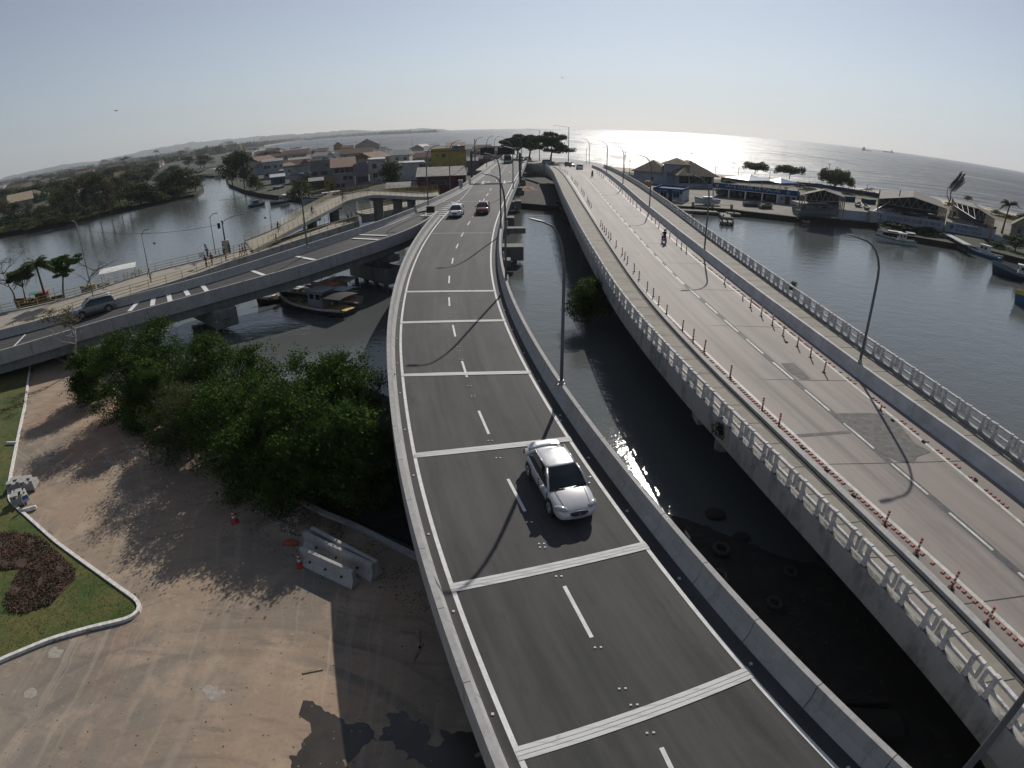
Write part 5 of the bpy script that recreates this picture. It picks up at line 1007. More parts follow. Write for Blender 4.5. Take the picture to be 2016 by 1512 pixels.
# palms
def palm(label, loc, h, L_=3.2, nf=16, seed=0, lean=.6, name='palm_tree', wind=.0, group=None, r=.16):
    rr_ = random.Random(seed); t = thing(name, label, 'palm', loc, 0, group); mb = MB(); top = np.array([lean, 0, h]); mb.tube([(0, 0, 0), (lean*.25, 0, h*.35), (lean*.6, 0, h*.7), tuple(top)], [r*1.4, r, r*.85, r*.7], 8); mb.build('trunk', bark, t, smooth=True); mb = MB()
    for i in range(nf):
        a = 2*pi*i/nf*1.0+rr_.uniform(-.3, .3); el = rr_.uniform(-.1, 1.1); LL = L_*rr_.uniform(.8, 1.1); pts = []
        d = np.array([cos(a)+wind, sin(a), 0.]); d /= np.linalg.norm(d)
        for k in range(9): u = k/8; pts.append(top+d*LL*(u*cos(el)+.12*u*u)+np.array([0, 0, LL*(sin(el)*u-.75*u*u*(.6+.4*cos(el)))]))
        mb.tube(pts, [.035*(1-.8*k/8) for k in range(9)], 4, 1); sd_ = np.array([-d[1], d[0], 0])
        for k in range(1, 32):
            u = k/32*8; i0 = min(7, int(u)); p = pts[i0]+(pts[i0+1]-pts[i0])*(u-i0); w_ = LL*.24*sin(pi*min(1, .12+k/33))**.7
            for s in (-1, 1): e = p+sd_*s*w_*.8+d*w_*.45+np.array([0, 0, -w_*rr_.uniform(.15, .6)]); q = d*.022*LL; mb.add([p-q, p+q, e+q*.3, e-q*.3], [(0, 1, 2, 3)], 0)
    mb.build('fronds', [lf_palm, bark], t); return t
c = at(92, 594, 1.4); palm('coconut palm standing over the moored fishing boat left of the walkway', c, tall(c, 521), 3.7, 38, 1, -.3)
b = at(1972, 460, ZL); palm('wind-blown coconut palm right of the lettered club walls', b, tall(b, 402), 3.6, 24, 3, .9, wind=-.3, r=.22)
b = at(2012, 450, ZL); palm('coconut palm cut by the right edge of the picture', b, tall(b, 425), 3.8, 14, 4, .4)
b = at(1708, 386, ZL); palm('small palm on the lawn behind the blue containers', b, tall(b, 372), 2.6, 12, 5, .2)
b = at(250, 352, ZL); palm('tall royal palm rising highest above the left bank trees', b, tall(b, 313), 5.2, 16, 6, 0, r=.3)
b = at(312, 330, ZL); palm('royal palm standing on the skyline right of the tallest palm', b, tall(b, 298), 6, 14, 7, 0, r=.3)
b = at(395, 330, ZL); palm('dark palm above the small white bridge', b, tall(b, 308), 6, 14, 8, 0, r=.3)
proto = palm('small bushy beach palm in the row between the houses and the sea', (0, 0, 0), 3.0, 3.2, 12, 21, .1, r=.2); used = []
for i, (px, py) in enumerate([(527, 300), (543, 300), (551, 300), (560, 301), (578, 300), (587, 300), (600, 301), (607, 301), (617, 302), (622, 301), (640, 302), (690, 303), (705, 303), (757, 303), (767, 305), (815, 303), (822, 303), (830, 304), (985, 316)]):
    p = at(px, py, ZL); place(proto, used, p, rr.random()*6, 1.15*rr.uniform(.9, 1.6), 'bushy beach palm '+('above the roofs left of the blue house, number %s from the left' % ['one', 'two', 'three', 'four', 'five', 'six'][i] if i < 6 else 'behind the bright blue house' if px < 612 else 'right of the bright blue house' if px < 650 else 'behind the pointed cottages' if px < 720 else 'right of the large grey gabled house' if px < 800 else 'left of the yellow house' if px < 900 else 'beside the big seaside trees'), 'beach palms behind the houses')
# leaning almond with green top beside the coconut palm
c = at(128, 600, 1.4); H_ = tall(c, 505); lob = [(2.0+rr.uniform(-2.4, 2.2), rr.uniform(-1.4, 1.4), H_*rr.uniform(.80, .97), .6, .6, .2) for _ in range(20)]+[(.6+rr.uniform(-1., 1.6), rr.uniform(-1, 1), H_*rr.uniform(.6, .8), .5, .5, .2) for _ in range(14)]
tree('almond_tree', 'leaning almond tree with bright green top right of the coconut palm', 'tree', c, lob, 8000, .10, lf_mang, (H_*.6, .16, 0, .9), 61, jit=.9)
c = at(52, 596, 1.2); lob = [(rr.uniform(-1.6, 1.3), rr.uniform(-1.2, 1.2), tall(c, 535)*rr.uniform(.75, 1.0), .6, .6, .25) for _ in range(30)]; tree('almond_tree', 'yellowish green tree just left of the coconut palm', 'tree', c, lob, 7000, .11, lf_mid, (2.2, .12, 0, .1), 62, jit=.9)
# trees on the far left bank, around the houses and yard
def protot(kind, seed, m, n=2600):
    rr_ = random.Random(seed); lob = bush_lobes(rr_, 1., 1.7, 22, .15, .36) if kind == 'round' else (bush_lobes(rr_, 1., 1.1, 18, -.05, .4) if kind == 'low' else [(l[0], l[1], l[2]*1.0, l[3], l[4], l[5]*1.3) for l in bush_lobes(rr_, .9, 1.9, 22, .3, .26)])
    return tree({'round': 'round_tree', 'low': 'bank_bush', 'open': 'open_tree'}[kind], 'x', 'tree', (0, 0, 0), lob, n, .055 if kind != 'open' else .045, m, (.5, .045, 0, .02), seed, jit=.9)
PR_ = {'r1': (protot('round', 1, lf_dark), []), 'r2': (protot('round', 2, lf_mid), []), 'o1': (protot('open', 3, lf_dark, 1900), []), 'o2': (protot('open', 4, lf_dry, 1700), []), 'l1': (protot('low', 5, lf_dark), []), 'l2': (protot('low', 6, lf_mid), [])}
KT = {'r': 'dense round', 'o': 'loose open', 'l': 'low spreading'}
def put(kind, px, py, ytop, wpx, label, group='trees on the left river bank', z=ZL):
    b = at(px, py, z); D_ = hypot(b[0], b[1]); r_ = wpx/2*D_/1150*(1.25 if px < 420 else 1.05); h = tall(b, ytop); hz = {'r': 1.75, 'o': 2.0, 'l': 1.2}[kind[0]]
    pr, us = PR_[kind]; o = place(pr, us, b, rr.random()*6, (r_, r_, h/hz), label, group)
    if o.get('category') is None: o['category'] = 'tree'
    return o
bank_t = [('o2', 12, 440, 395, 40), ('o1', 38, 444, 400, 36), ('o1', 62, 438, 404, 34), ('l2', 60, 449, 437, 46), ('l2', 20, 455, 443, 50), ('l1', 100, 440, 428, 50), ('l2', 128, 436, 421, 44), ('r2', 122, 420, 371, 40), ('o1', 150, 430, 362, 44), ('o2', 172, 428, 350, 48), ('o1', 196, 424, 345, 50), ('o2', 218, 420, 352, 44), ('o1', 238, 412, 350, 40), ('o2', 254, 404, 358, 36), ('r1', 278, 402, 361, 62), ('l1', 300, 398, 376, 40), ('r1', 325, 388, 355, 34), ('l2', 322, 394, 378, 28), ('l1', 345, 388, 364, 40), ('r1', 362, 382, 332, 66), ('r1', 385, 376, 346, 38), ('r2', 322, 366, 336, 30), ('r1', 345, 352, 326, 34),
    ('r1', 228, 380, 352, 30), ('r2', 262, 362, 335, 44), ('r1', 292, 356, 330, 38), ('o1', 205, 385, 345, 34), ('r2', 190, 374, 348, 40), ('r1', 222, 358, 330, 34), ('r1', 150, 380, 352, 44), ('r1', 112, 384, 356, 44), ('r1', 78, 388, 362, 40), ('r2', 45, 394, 368, 36), ('r1', 15, 398, 372, 36), ('r1', 180, 362, 338, 30), ('r2', 302, 340, 318, 30), ('r1', 402, 330, 306, 34), ('r1', 372, 328, 308, 26)]
for i, (k, px, py, yt, w_) in enumerate(bank_t):
    row = 'at the water edge' if py > 400 or px > 270 and py > 375 else 'back from the river'; near = 'left of the sports court fence' if px < 110 else ('above the grassy bank' if px < 180 else ('in the bare-branched clump' if px < 260 else ('near the small riverside shelter' if px < 350 else 'by the creek mouth')))
    put(k, px, py, yt, w_, '%s tree %s %s, %s' % (KT[k[0]], row, near, ['short', 'mid height', 'tall'][min(2, int((py-yt)/24))]))
for k, px, py, yt, w_, lab in (('r1', 458, 366, 306, 50, 'large dark tree at the creek mouth beside the white bridge'), ('r1', 482, 372, 298, 54, 'largest dark tree left of the pale stacked house'), ('l2', 505, 374, 340, 34, 'bush between the dark trees and the pale stacked house'), ('r2', 520, 318, 298, 42, 'light green tree above the pale stacked house'), ('r1', 470, 330, 297, 36, 'dark tree behind the creek mouth trees'), ('l2', 590, 392, 352, 58, 'spreading tree at the water edge below the grey terrace'), ('l1', 606, 360, 344, 26, 'small bush on the terrace above the moored boats'), ('r1', 772, 372, 319, 60, 'dark round tree between the white and the pale gabled houses'), ('r2', 837, 330, 307, 34, 'tree squeezed beside the yellow house'), ('o1', 820, 322, 302, 24, 'thin tree behind the tiled shed'),
      ('l2', 1640, 408, 396, 20, 'vine heaped on the broken white wall post'), ('l1', 1770, 452, 438, 70, 'scrub on the mud below the lettered club wall'), ('l1', 1830, 462, 447, 60, 'scrub right of the leaning dark pole'), ('l1', 1745, 447, 435, 30, 'scrub left of the leaning dark pole'), ('r1', 1998, 494, 462, 58, 'dark mangrove bush at the right edge behind the moored boats'), ('l1', 1965, 488, 476, 40, 'low bush beside the white pier roof'), ('l2', 1612, 366, 361, 30, 'bright green shrub on the beach left of the round almond'), ('l1', 1782, 385, 378, 26, 'shrub behind the long shed roof'), ('r1', 1905, 396, 386, 18, 'shrub behind the second shed')):
    put(k, px, py, yt, w_, lab, 'trees around houses and club')
for i in range(46):
    px = rr.uniform(-4, 398); yb_ = float(np.interp(px, [x for x, y in bank_px[:8]], [y for x, y in bank_px[:8]])); d_ = rr.uniform(3, 26); py = yb_-d_; w_ = rr.uniform(26, 46)
    put(rr.choice(('l1', 'l1', 'r1', 'l2')), px, py, py-rr.uniform(9, 20), w_, 'dark %s on the left bank %s, %s' % (rr.choice(('bush', 'leafy thicket', 'low tree')), 'left of the fence end' if px < 110 else 'right of the fence end' if px < 200 else 'by the bare-branched clump' if px < 270 else 'by the riverside shelter' if px < 345 else 'by the creek mouth', 'at the water' if d_ < 10 else 'behind the first row'), 'thicket on the left river bank')
# far woods and town on the plain, individually placed then one mass far off
zn_ = ['near the left edge', 'left of the tallest palm', 'around the tallest palm', 'between the palms', 'above the white creek bridge']
for i in range(70):
    px = rr.uniform(-5, 470); yh = 358-.225*px+.00006*px*px; py = yh+rr.uniform(6, 34)+max(0, (300-px)*.035); h_ = rr.uniform(7, 15)
    if px > 400 and py > 318: continue
    w_ = rr.uniform(14, 30)*(1+(py-yh)/40)*.6
    put(rr.choice(('r1', 'r2', 'l1', 'r1')), px, py, py-rr.uniform(4, 9)-(py-yh)*.2, w_, '%s distant tree %s, %s' % (('tall' if w_ > 20 else 'small'), zn_[min(4, max(0, int(px//100)))], 'on the skyline' if py-yh < 14 else ('mid distance' if py-yh < 24 else 'nearer rows')), 'distant trees among the roofs')
# distant wood as one mass
rs = np.random.RandomState(9); PP = []; 
for i in range(60000):
    px = rs.uniform(-40, 520); yh = 358-.225*px+.00006*px*px; py = yh+1.5+(58 if px < 300 else 30)*rs.random()**1.7
    if mnoise.noise((px*.05, py*.25, 2.)) < -.22: continue
    p = at(px, py, ZL); PP.append(p+[0, 0, rs.uniform(.3, 6)])
PP = np.array(PP); D_ = np.linalg.norm(PP[:, :2], axis=1)[:, None]
link(leafmesh('woodland', PP, np.tile([0, -.3, 1.], (len(PP), 1)), 1., lf_dark, rs, .6, .8), 'woodland', kind='stuff', label='distant dark woodland spreading across the plain on the left')
_m = bpy.data.objects['woodland'].data; q = np.zeros(len(_m.vertices)*3, 'f'); _m.vertices.foreach_get('co', q); q = q.reshape(-1, 4, 3); c_ = q.mean(1, keepdims=True); q = c_+(q-c_)*(.0030*D_[:, None]+.3); _m.vertices.foreach_set('co', q.reshape(-1)); _m.update()
# far shore greenery behind the far beach, and flower bed plants
PP = []
for i in range(5000):
    k = rs.randint(0, len(FP)-1); u = rs.random(); p = FP[k]+(FP[k+1]-FP[k])*u; PP.append([p[0]-60-rs.random()*.09*p[1], p[1]+30+rs.random()*100, rs.uniform(1, 9)])
link(leafmesh('shore_scrub', np.array(PP), np.tile([0, -.5, 1.], (len(PP), 1)), 16., lf_mid, rs, .5, .6), 'shore_scrub', kind='stuff', label='band of green scrub behind the far curving beach')
bp = [tuple(at(x, y, ZG+.1)[:2]) for x, y in bedpx]; PP = []
def inside(p, poly):
    c = False; j = len(poly)-1
    for i in range(len(poly)):
        if (poly[i][1] > p[1]) != (poly[j][1] > p[1]) and p[0] < (poly[j][0]-poly[i][0])*(p[1]-poly[i][1])/(poly[j][1]-poly[i][1])+poly[i][0]: c = not c
        j = i
    return c
x0, x1, y0, y1 = min(p[0] for p in bp), max(p[0] for p in bp), min(p[1] for p in bp), max(p[1] for p in bp)
while len(PP) < 5200:
    p = (rs.uniform(x0, x1), rs.uniform(y0, y1))
    if inside(p, bp) and mnoise.noise((p[0]*1.2, p[1]*1.2, 0)) > -.35: PP.append([p[0], p[1], ZG+.12+.12*rs.random()])
link(leafmesh('bedding_plants', np.array(PP), np.tile([0, 0, 1.], (len(PP), 1)), .055, leafm('bedding_leaves', (.05, .055, .02), (.11, .06, .04), .2), rs, .6, .8), 'bedding_plants', kind='stuff', label='reddish green bedding plants filling the flower bed on the lawn')
PP = []; lw_ = [tuple(p) for p in lawn]                    # short blades along the lawn that give it a nap
for i in range(16000):
    px, py = rs.uniform(-10, 285), rs.uniform(700, 1300); p = at(px, py, ZG+.1)
    if inside(p, lw_) and not inside(p, bp): PP.append([p[0], p[1], ZG+.1])
link(leafmesh('grass_blades', np.array(PP), np.tile([0, 0, .3], (len(PP), 1)), .035, leafm('grass_leaves', (.04, .065, .012), (.10, .12, .03), .3), rs, .35, .8), 'grass_blades', kind='stuff', label='short mown grass covering the lawn')
PP = []                                                  # rough grass on the left bank slope
for i in range(5000):
    px = rs.uniform(-20, 260); yb = float(np.interp(px, [x for x, y in bank_px[:6]], [y for x, y in bank_px[:6]])); py = yb-rs.random()**1.3*14; p = at(px, py, ZL); PP.append([p[0], p[1], ZL+.2*rs.random()])
link(leafmesh('bank_grass', np.array(PP), np.tile([0, -.3, 1.], (len(PP), 1)), .5, leafm('bank_grass_leaves', (.045, .06, .015), (.11, .12, .035), .2), rs, .5, .6), 'bank_grass', kind='stuff', label='rough green grass on the slope of the left river bank')
# ---------------------------------------------------------------- walkway and footbridge with yellow rails
def rail(parent, P, h=1.1, nr=3, sp=2.0, name='railing', m=None, r=.035, lean=0.):
    P = resample(P, step=sp); mb = MB(); N_ = normals(P)
    for p, n in zip(P, N_): mb.tube([p, (p[0]+n[0]*lean, p[1]+n[1]*lean, p[2]+h)], r*1.2, 5)
    for k in range(nr): z = h*(k+1)/nr; f = (k+1)/nr; mb.tube([(p[0]+n[0]*lean*f, p[1]+n[1]*lean*f, p[2]+z) for p, n in zip(P, N_)], r, 5)
    return mb.build(name, m or yellow_p, parent)
ZW = 2.2
wk = thing('walkway', 'long flat walkway with yellow railings on a dark stained wall beside the slip road', 'walkway')
wf = [(-140, 655), (0, 618), (80, 602), (155, 583.5), (291, 537.5), (402, 511.5), (490, 491)]; wn = [(-140, 720), (0, 666), (46, 650), (150, 612), (335, 557), (402, 535), (424.5, 524.5), (515, 496)]
WF = smoothp([at(x, y, ZW) for x, y in wf], .8, 2); WN = smoothp([at(x, y, ZW) for x, y in wn], .8, 2)
def slab(parent, A, B, th, m, name, dz=0.):
    n_ = max(2, int(len(A)*.8)); A = resample(A, n_); B = resample(B, n_); mb = MB(); mb.loft([[(a[0], a[1], a[2]+dz), (b[0], b[1], b[2]+dz), (b[0], b[1], b[2]+dz-th), (a[0], a[1], a[2]+dz-th)] for a, b in zip(A, B)]); return mb.build(name, m, parent)
path_m = blend_layers('footpath_concrete', (.30, .27, .225), [((.2, .18, .15), .7, .45, .7, (1, 1, 1), 'World', .7), ((.38, .35, .30), 3, .5, .75, (1, 1, 1), 'World', .5)], .85)
slab(wk, WF, WN, .35, path_m, 'deck')
def wall(parent, P, z0, h, w_, m, name): mb = MB(); sweep(mb, P, [(-w_/2, z0), (-w_/2, h), (w_/2, h), (w_/2, z0)]); return mb.build(name, m, parent)
wall(wk, WF, 0, .14, .35, conc, 'kerb')
LWN = smoothp([at(x, y, ZW) for x, y in ((515, 496), (600, 469), (706, 435.5))], .8, 1); LWF = smoothp([at(x, y, ZW) for x, y in ((490, 496), (590, 455), (700, 424))], .8, 1)
slab(wk, LWF, LWN, .35, path_m, 'deck'); allN = WN+LWN
wall(wk, allN, -1.3, .08, .3, conc_old, 'retaining_wall'); rail(wk, allN, 1.1, 3, 2.4); rail(wk, WF, 1.1, 3, 2.4); rail(wk, [LWN[-1], LWF[-1]], 1.1, 3, 2.0)
rail(wk, [at(x, y, ZW) for x, y in ((630, 444), (665, 428), (700, 423))], 1.1, 3, 2., m=steel)
mb = MB()
for i in range(0, len(allN), 7): p = allN[i]; mb.cyl((p[0]-1, p[1]+1, -2), .3, 3.8, 10)
mb.build('pile', conc_old, wk)
l2 = thing('walkway', 'short lower walkway with yellow railings under the upper end of the footbridge', 'walkway')
A = [at(x, y, ZW) for x, y in ((700, 416), (770, 402), (840, 389))]; B = [at(x, y, ZW) for x, y in ((712, 424), (790, 410), (848, 397))]; slab(l2, A, B, .35, path_m, 'deck'); rail(l2, A, 1.1, 3, 2.2); rail(l2, B, 1.1, 3, 2.2); wall(l2, B, -1.6, .05, .3, conc_old, 'retaining_wall')
fb = thing('footbridge', 'rising footbridge with yellow mesh railings and pale edge beams on round grey columns', 'footbridge')
zf_ = lambda x: float(np.interp(x, [480, 490, 555, 631, 684, 728, 760, 840, 885], [2.25, 2.4, 3.2, 4.5, 5.5, 6.2, 6.2, 6.2, 6.3]))
fn = [(499, 494), (555, 464), (631, 424), (684, 396), (732.6, 384.6), (838, 390), (866, 387)]; ff = [(482, 475), (536.5, 454), (585.5, 428), (661, 386.5), (713.7, 376), (728, 375), (838, 381), (862, 377)]
FN = smoothp([at(x, y, zf_(x)) for x, y in fn], .8, 1.2); FF = smoothp([at(x, y, zf_(x)) for x, y in ff], .8, 1.2)
slab(fb, FF, FN, .3, path_m, 'deck'); wall(fb, FN, -.42, .16, .22, conc, 'edge_beam'); wall(fb, FF, -.42, .16, .22, conc, 'edge_beam')
rail(fb, FN, 1.25, 5, 1.4, r=.026, lean=-.12); rail(fb, FF, 1.25, 5, 1.4, r=.026, lean=.12)
for px, py, w_ in ((618.5, 428, .8), (672, 402, .95), (723, 390, .95), (765, 389, .9), (803, 390, .8)):
    p = at(px, py, zf_(px)-.3); k = min(range(len(FN)), key=lambda i: (FN[i][0]-p[0])**2+(FN[i][1]-p[1])**2); q = min(FF, key=lambda f: (f[0]-p[0])**2+(f[1]-p[1])**2); c = (np.array(FN[k])*.65+np.array(q)*.35); mb = MB(); mb.cyl((c[0], c[1], -2), w_, c[2]+1.4, 16); mb.box((c[0], c[1], c[2]-.95), (3.0, 1.2, .6), .9); mb.build('column', pier_c, fb)
# ---------------------------------------------------------------- people
def zwk(p): return ZW
ppl = [(298, 555, 'man in loose white clothes walking alone on the walkway by the thin mast', 'walk', (.5, .5, .52), (.5, .5, .5), 2.6, 1), (407.6, 527, 'person in black with raised white flag on the walkway', 'hold', (.02, .02, .03), (.03, .035, .05), 2.9, 0), (418.5, 521.5, 'person in red shirt and dark trousers beside the flag bearers', 'walk', (.2, .02, .03), (.03, .03, .05), 2.7, 0), (410, 508.6, 'person in dark clothes carrying the blue and white flag', 'hold', (.03, .04, .04), (.02, .02, .03), 2.7, 0),
  (441, 504, 'person in pale shirt and black trousers standing left of the concrete power pole', 'walk', (.35, .36, .32), (.02, .02, .025), .5, 0), (445.5, 514, 'bare-chested person in shorts behind the near railing', 'walk', (.2, .11, .07), (.12, .09, .07), .4, 1), (453, 500, 'person in dark red clothes at the foot of the power pole', 'stand', (.07, .03, .03), (.03, .03, .03), 1., 0), (474, 506, 'person in white shirt and shorts, left of the group of three', 'walk', (.5, .5, .5), (.08, .09, .11), .4, 1), (480, 503, 'person in pale shirt in the middle of the group of three', 'walk', (.4, .4, .42), (.05, .05, .06), 3.4, 1), (485, 502, 'dark haired person right of the group of three', 'walk', (.12, .06, .05), (.04, .04, .05), 3.5, 1),
  (545, 482.6, 'person walking on the lower walkway beneath the start of the footbridge', 'walk', (.1, .06, .05), (.05, .05, .06), .4, 1), (599, 455, 'person in black, left of the pair standing under the footbridge', 'stand', (.02, .02, .022), (.02, .02, .025), 1., 0), (607, 453.5, 'person in pale jacket, right of the pair standing under the footbridge', 'stand', (.22, .23, .24), (.04, .04, .05), 4., 0), (686, 439, 'person in blue at the end railing of the lower walkway', 'stand', (.04, .07, .15), (.05, .05, .07), 1., 0), (693, 435.5, 'person in pale top leaning at the end railing of the lower walkway', 'walk', (.35, .32, .3), (.2, .17, .15), 2., 1)]
for k, (px, py, lab, pose, sh, lg, rz, sht) in enumerate(ppl):
    o = person('person', lab, pose, sh, lg, short=bool(sht), ph=.4*k); o.location = tuple(at(px, py, ZW+.0)); o.rotation_euler = (0, 0, rz); o['group'] = 'people on the walkways'
for (px, py), c1, c2, lab in (((410, 497), (.10, .25, .55), (.6, .6, .62), 'blue and white flag waved above the walkway'), ((394, 512), (.6, .6, .62), (.45, .55, .65), 'white flag with blue edge held low over the walkway rail')):
    b = at(408, 524 if px < 400 else 509, ZW); t = thing('flag', lab, 'flag', b+[.25, 0, 1.2]); mb = MB(); mb.tube([(0, 0, 0), (-.35 if px < 400 else -.1, 0, .9)], .015, 5); mb.build('flagpole', steel, t)
    mb = MB(); x0 = -.35 if px < 400 else -.1; R2 = []
    for i in range(7): u = i/6; R2.append([(x0-.9*u*(1 if px < 400 else .3), .08*sin(5*u), .9-.62*v-.25*u*(1 if px < 400 else -.5)+.0) for v in (0, .5, 1)])
    mb.loft(R2, False, 0, False); mb.m = [i % 2 for i in range(len(mb.f))]; mb.build('cloth', [cloth('flag_a%d' % px, c1), cloth('flag_b%d' % px, c2)], t)
for px, py, lab in ((550, 456, 'cyclist in dark red riding up the footbridge ramp'), (616, 424, 'cyclist pushing up the middle of the footbridge'), (676, 394, 'cyclist in dark clothes near the top of the footbridge')):
    p = at(px, py, zf_(px)); d = 1.0; bike('bicycle', 'bicycle ridden by the '+lab, p+[0, 0, .02], d); o = person('person', lab, 'cycle', (.07, .03, .03) if px < 600 else (.03, .03, .035), (.03, .03, .04), ph=.5); o.location = tuple(p+np.array([-.25*cos(d), -.25*sin(d), .02])); o.rotation_euler = (0, 0, d)
for px, py, lab in ((256, 548, 'bicycle leaning on the walkway railing by the white canopy'), (270, 544, 'second bicycle leaning right of the first by the white canopy'), (745, 412, 'bicycle lying by the rail of the short lower walkway')): bike('bicycle', lab, at(px, py, ZW), .5, (.03, .03, .05))
# wires between the poles
mb = MB()
def wire(a, b, sag=1.2, r=.022): a, b = np.array(a), np.array(b); mb.tube([a+(b-a)*t-np.array([0, 0, sag*4*t*(1-t)]) for t in [k/14 for k in range(15)]], r, 4)
pa = at(448, 506, 1.6)+[0, 0, 8.6]; wire(at(448, 506, 1.6)+[0, -.6, tall(at(448, 506, 1.6), 440)], at(120, 560, 1.6)+[0, 0, 9], 1.5); wire(pa, at(605, 487, 3)+[0, 0, 9.5], .6)
for dx in (0, .6): wire(np.array([NF(131)-3, 140, 9.5]), at(845, 345, 7)+[dx, 0, 0], 1.5)
mb.build('overhead_wire', black, label='thin dark overhead wires strung from the concrete power pole by the walkway', cat='wire')
# ---------------------------------------------------------------- boats
hullw = mat('hull_white', (.50, .50, .48), .5, .15, 2)
def boat(label, bow, stern, beam=.28, hull=(.5, .5, .48), stripe=(.05, .06, .08), deck=(.30, .22, .12), fb_=.9, cabin=None, canopy=None, mast_=0, tyres=0, loc=None, rz=None, L_=None, z=0., name='boat', cat='boat', nets=0, group=None):
    if L_ is None:
        a, b = at(bow[0], bow[1], z), at(stern[0], stern[1], z); L_ = float(np.linalg.norm(a-b)); c = (a+b)/2; rz = atan2(a[1]-b[1], a[0]-b[0]); loc = c
    t = thing(name, label, cat, loc, rz, group); W_ = L_*beam; hm = mat('hull_%d' % int(1000*sum(hull)+hull[0]*77), hull, .5, .18, 1.5); sm = mat('stripe_%d' % int(1000*sum(stripe)+stripe[0]*77), stripe, .5, .15, 2); dm = mat('deckwood_%d' % int(1000*sum(deck)), deck, .8, .25, 4)
    rings = []; dk_ = []; sheer = lambda u: fb_*(.75+.5*abs(u-.35)**1.6*1.6+.30*max(0, u-.6)*2)
    for i in range(13):
        u = i/12; x = (u-.5)*L_; w_ = W_/2*(1-max(0, (u-.55)/.45)**2.2)*(.86+.14*min(1, u*4)); w_ = max(w_, .02); s = sheer(u); xs = x+max(0, u-.8)*s*.9
        rings.append([(x, 0, -.35), (x, w_*.55, -.25), (x+(xs-x)*.4, w_*.86, s*.25), (xs, w_, s*.72), (xs, w_*1.03, s), (xs, w_*.92, s), (x, w_*.85, s*.62), (x, 0, s*.66), (x, -w_*.85, s*.62), (xs, -w_*.92, s), (xs, -w_*1.03, s), (xs, -w_, s*.72), (x+(xs-x)*.4, -w_*.86, s*.25), (x, -w_*.55, -.25)])
    mb = MB(); mb.loft(rings); n = 14; mb.m = [1 if (k % n) in (3, 10) else (2 if (k % n) in (6, 7) else (1 if (k % n) in (4, 9) else 0)) for k in range(12*n)]+[0, 0]; mb.build('hull', [hm, sm, dm], t)
    mb = MB(); [mb.tube([(r[k][0], r[k][1]*1.01, r[k][2]+.01) for r in rings], .05, 5) for k in (4, 10)]; mb.build('gunwale', sm, t)
    for ci, (u, l_, w_, h_, c_) in enumerate(cabin or []):
        cm = mat('cabin_%d' % int(1000*sum(c_)+c_[0]*77), c_, .6, .12, 2); x = (u-.5)*L_; z0 = fb_*.6; mb = MB(); mb.box((x, 0, z0), (l_*L_, w_*W_, h_), 0, 0, (.92, .94)); cb = bevel(mb.build('cabin', cm, t), .04)
        mb = MB(); mb.box((x, 0, z0+h_), (l_*L_*1.12, w_*W_*1.12, .07)); mb.build('cabin_roof', cm, t)
        mb = MB(); [mb.box((x+l_*L_*.20*q, s*w_*W_*.475, z0+h_*.52), (l_*L_*.26, .06, h_*.3)) for q in (-1, 1) for s in (-1, 1)]; mb.box((x+l_*L_*.475, 0, z0+h_*.52), (.06, w_*W_*.7, h_*.3)); mb.build('cabin_window', glass_m, t)
    for (u, l_, w_, h_, c_) in (canopy or []):
        x = (u-.5)*L_; cm = mat('canopy_%d' % int(1000*sum(c_)+c_[0]*77), c_, .85, .2, 2); mb = MB(); mb.loft([[(x+s*l_*L_/2, y*W_*w_/2, h_-.16*y*y+.03*sin(7*s+3*y)) for y in (-1, -.5, 0, .5, 1)]+[(x+s*l_*L_/2, y*W_*w_/2, h_-.16*y*y-.04) for y in (1, .5, 0, -.5, -1)] for s in (-1, -.3, .3, 1)]); mb.build('canopy', cm, t)
        mb = MB(); [mb.tube([(x+sx*l_*L_*.46, sy*W_*w_*.42, fb_*.6), (x+sx*l_*L_*.46, sy*W_*w_*.42, h_-.1)], .03, 5) for sx in (-1, 1) for sy in (-1, 1)]; mb.build('canopy_post', steel, t)
    if mast_: mb = MB(); mb.tube([(L_*.05, 0, fb_*.6), (L_*.05, 0, mast_)], [.06, .03], 6); mb.tube([(L_*.05, 0, mast_*.6), (-L_*.22, 0, mast_*.75)], .03, 5); mb.tube([(L_*.05, 0, mast_), (L_*.5, 0, fb_*1.3)], .008, 3); mb.build('mast', wood_l, t)
    for k in range(tyres): mb = MB(); mb.torus(((-.12+.42*k-.25)*L_, -W_/2*1.02-.05, fb_*.35), .24, .09, 14, 6, 0, 'y'); mb.torus(((-.12+.42*k-.25)*L_, W_/2*1.02+.05, fb_*.35), .24, .09, 14, 6, 0, 'y'); mb.build('fender_tyre', rubber, t)
    if nets:
        rr_ = random.Random(int(L_*100)); mb = MB()
        for k in range(nets): x = rr_.uniform(-.32, .34)*L_; mb.box((x, rr_.uniform(-.3, .3)*W_, fb_*.62), (rr_.uniform(.3, .8), rr_.uniform(.25, .6), rr_.uniform(.15, .5)), rr_.uniform(0, 3), k % 4)
        mb.build('gear', [mat('gear_orange', (.62, .18, .05), .8), mat('gear_cream', (.6, .5, .3), .8), mat('gear_green', (.05, .16, .12), .8), black], t)
    return t
cr_ = (.42, .33, .18)
boat('dark fishing boat with grey wheelhouse and tyre fenders, frontmost of the moored group', (556, 598), (690, 620), .30, (.04, .045, .05), (.55, .54, .50), (.58, .40, .15), 1.0, [(.60-.22, .22, .62, 1.75, (.25, .26, .27))], [(.14, .30, .9, 2.1, (.02, .02, .02))], 0, 2, nets=9)
boat('fishing boat with orange cabin roof just behind the frontmost moored boat', (566, 586), (702, 603), .28, (.30, .32, .33), (.05, .2, .2), (.50, .20, .08), .9, [(.42, .24, .7, 1.5, (.70, .20, .07))], [(.20, .26, .9, 1.9, (.4, .42, .45))], 0, 0, nets=10)
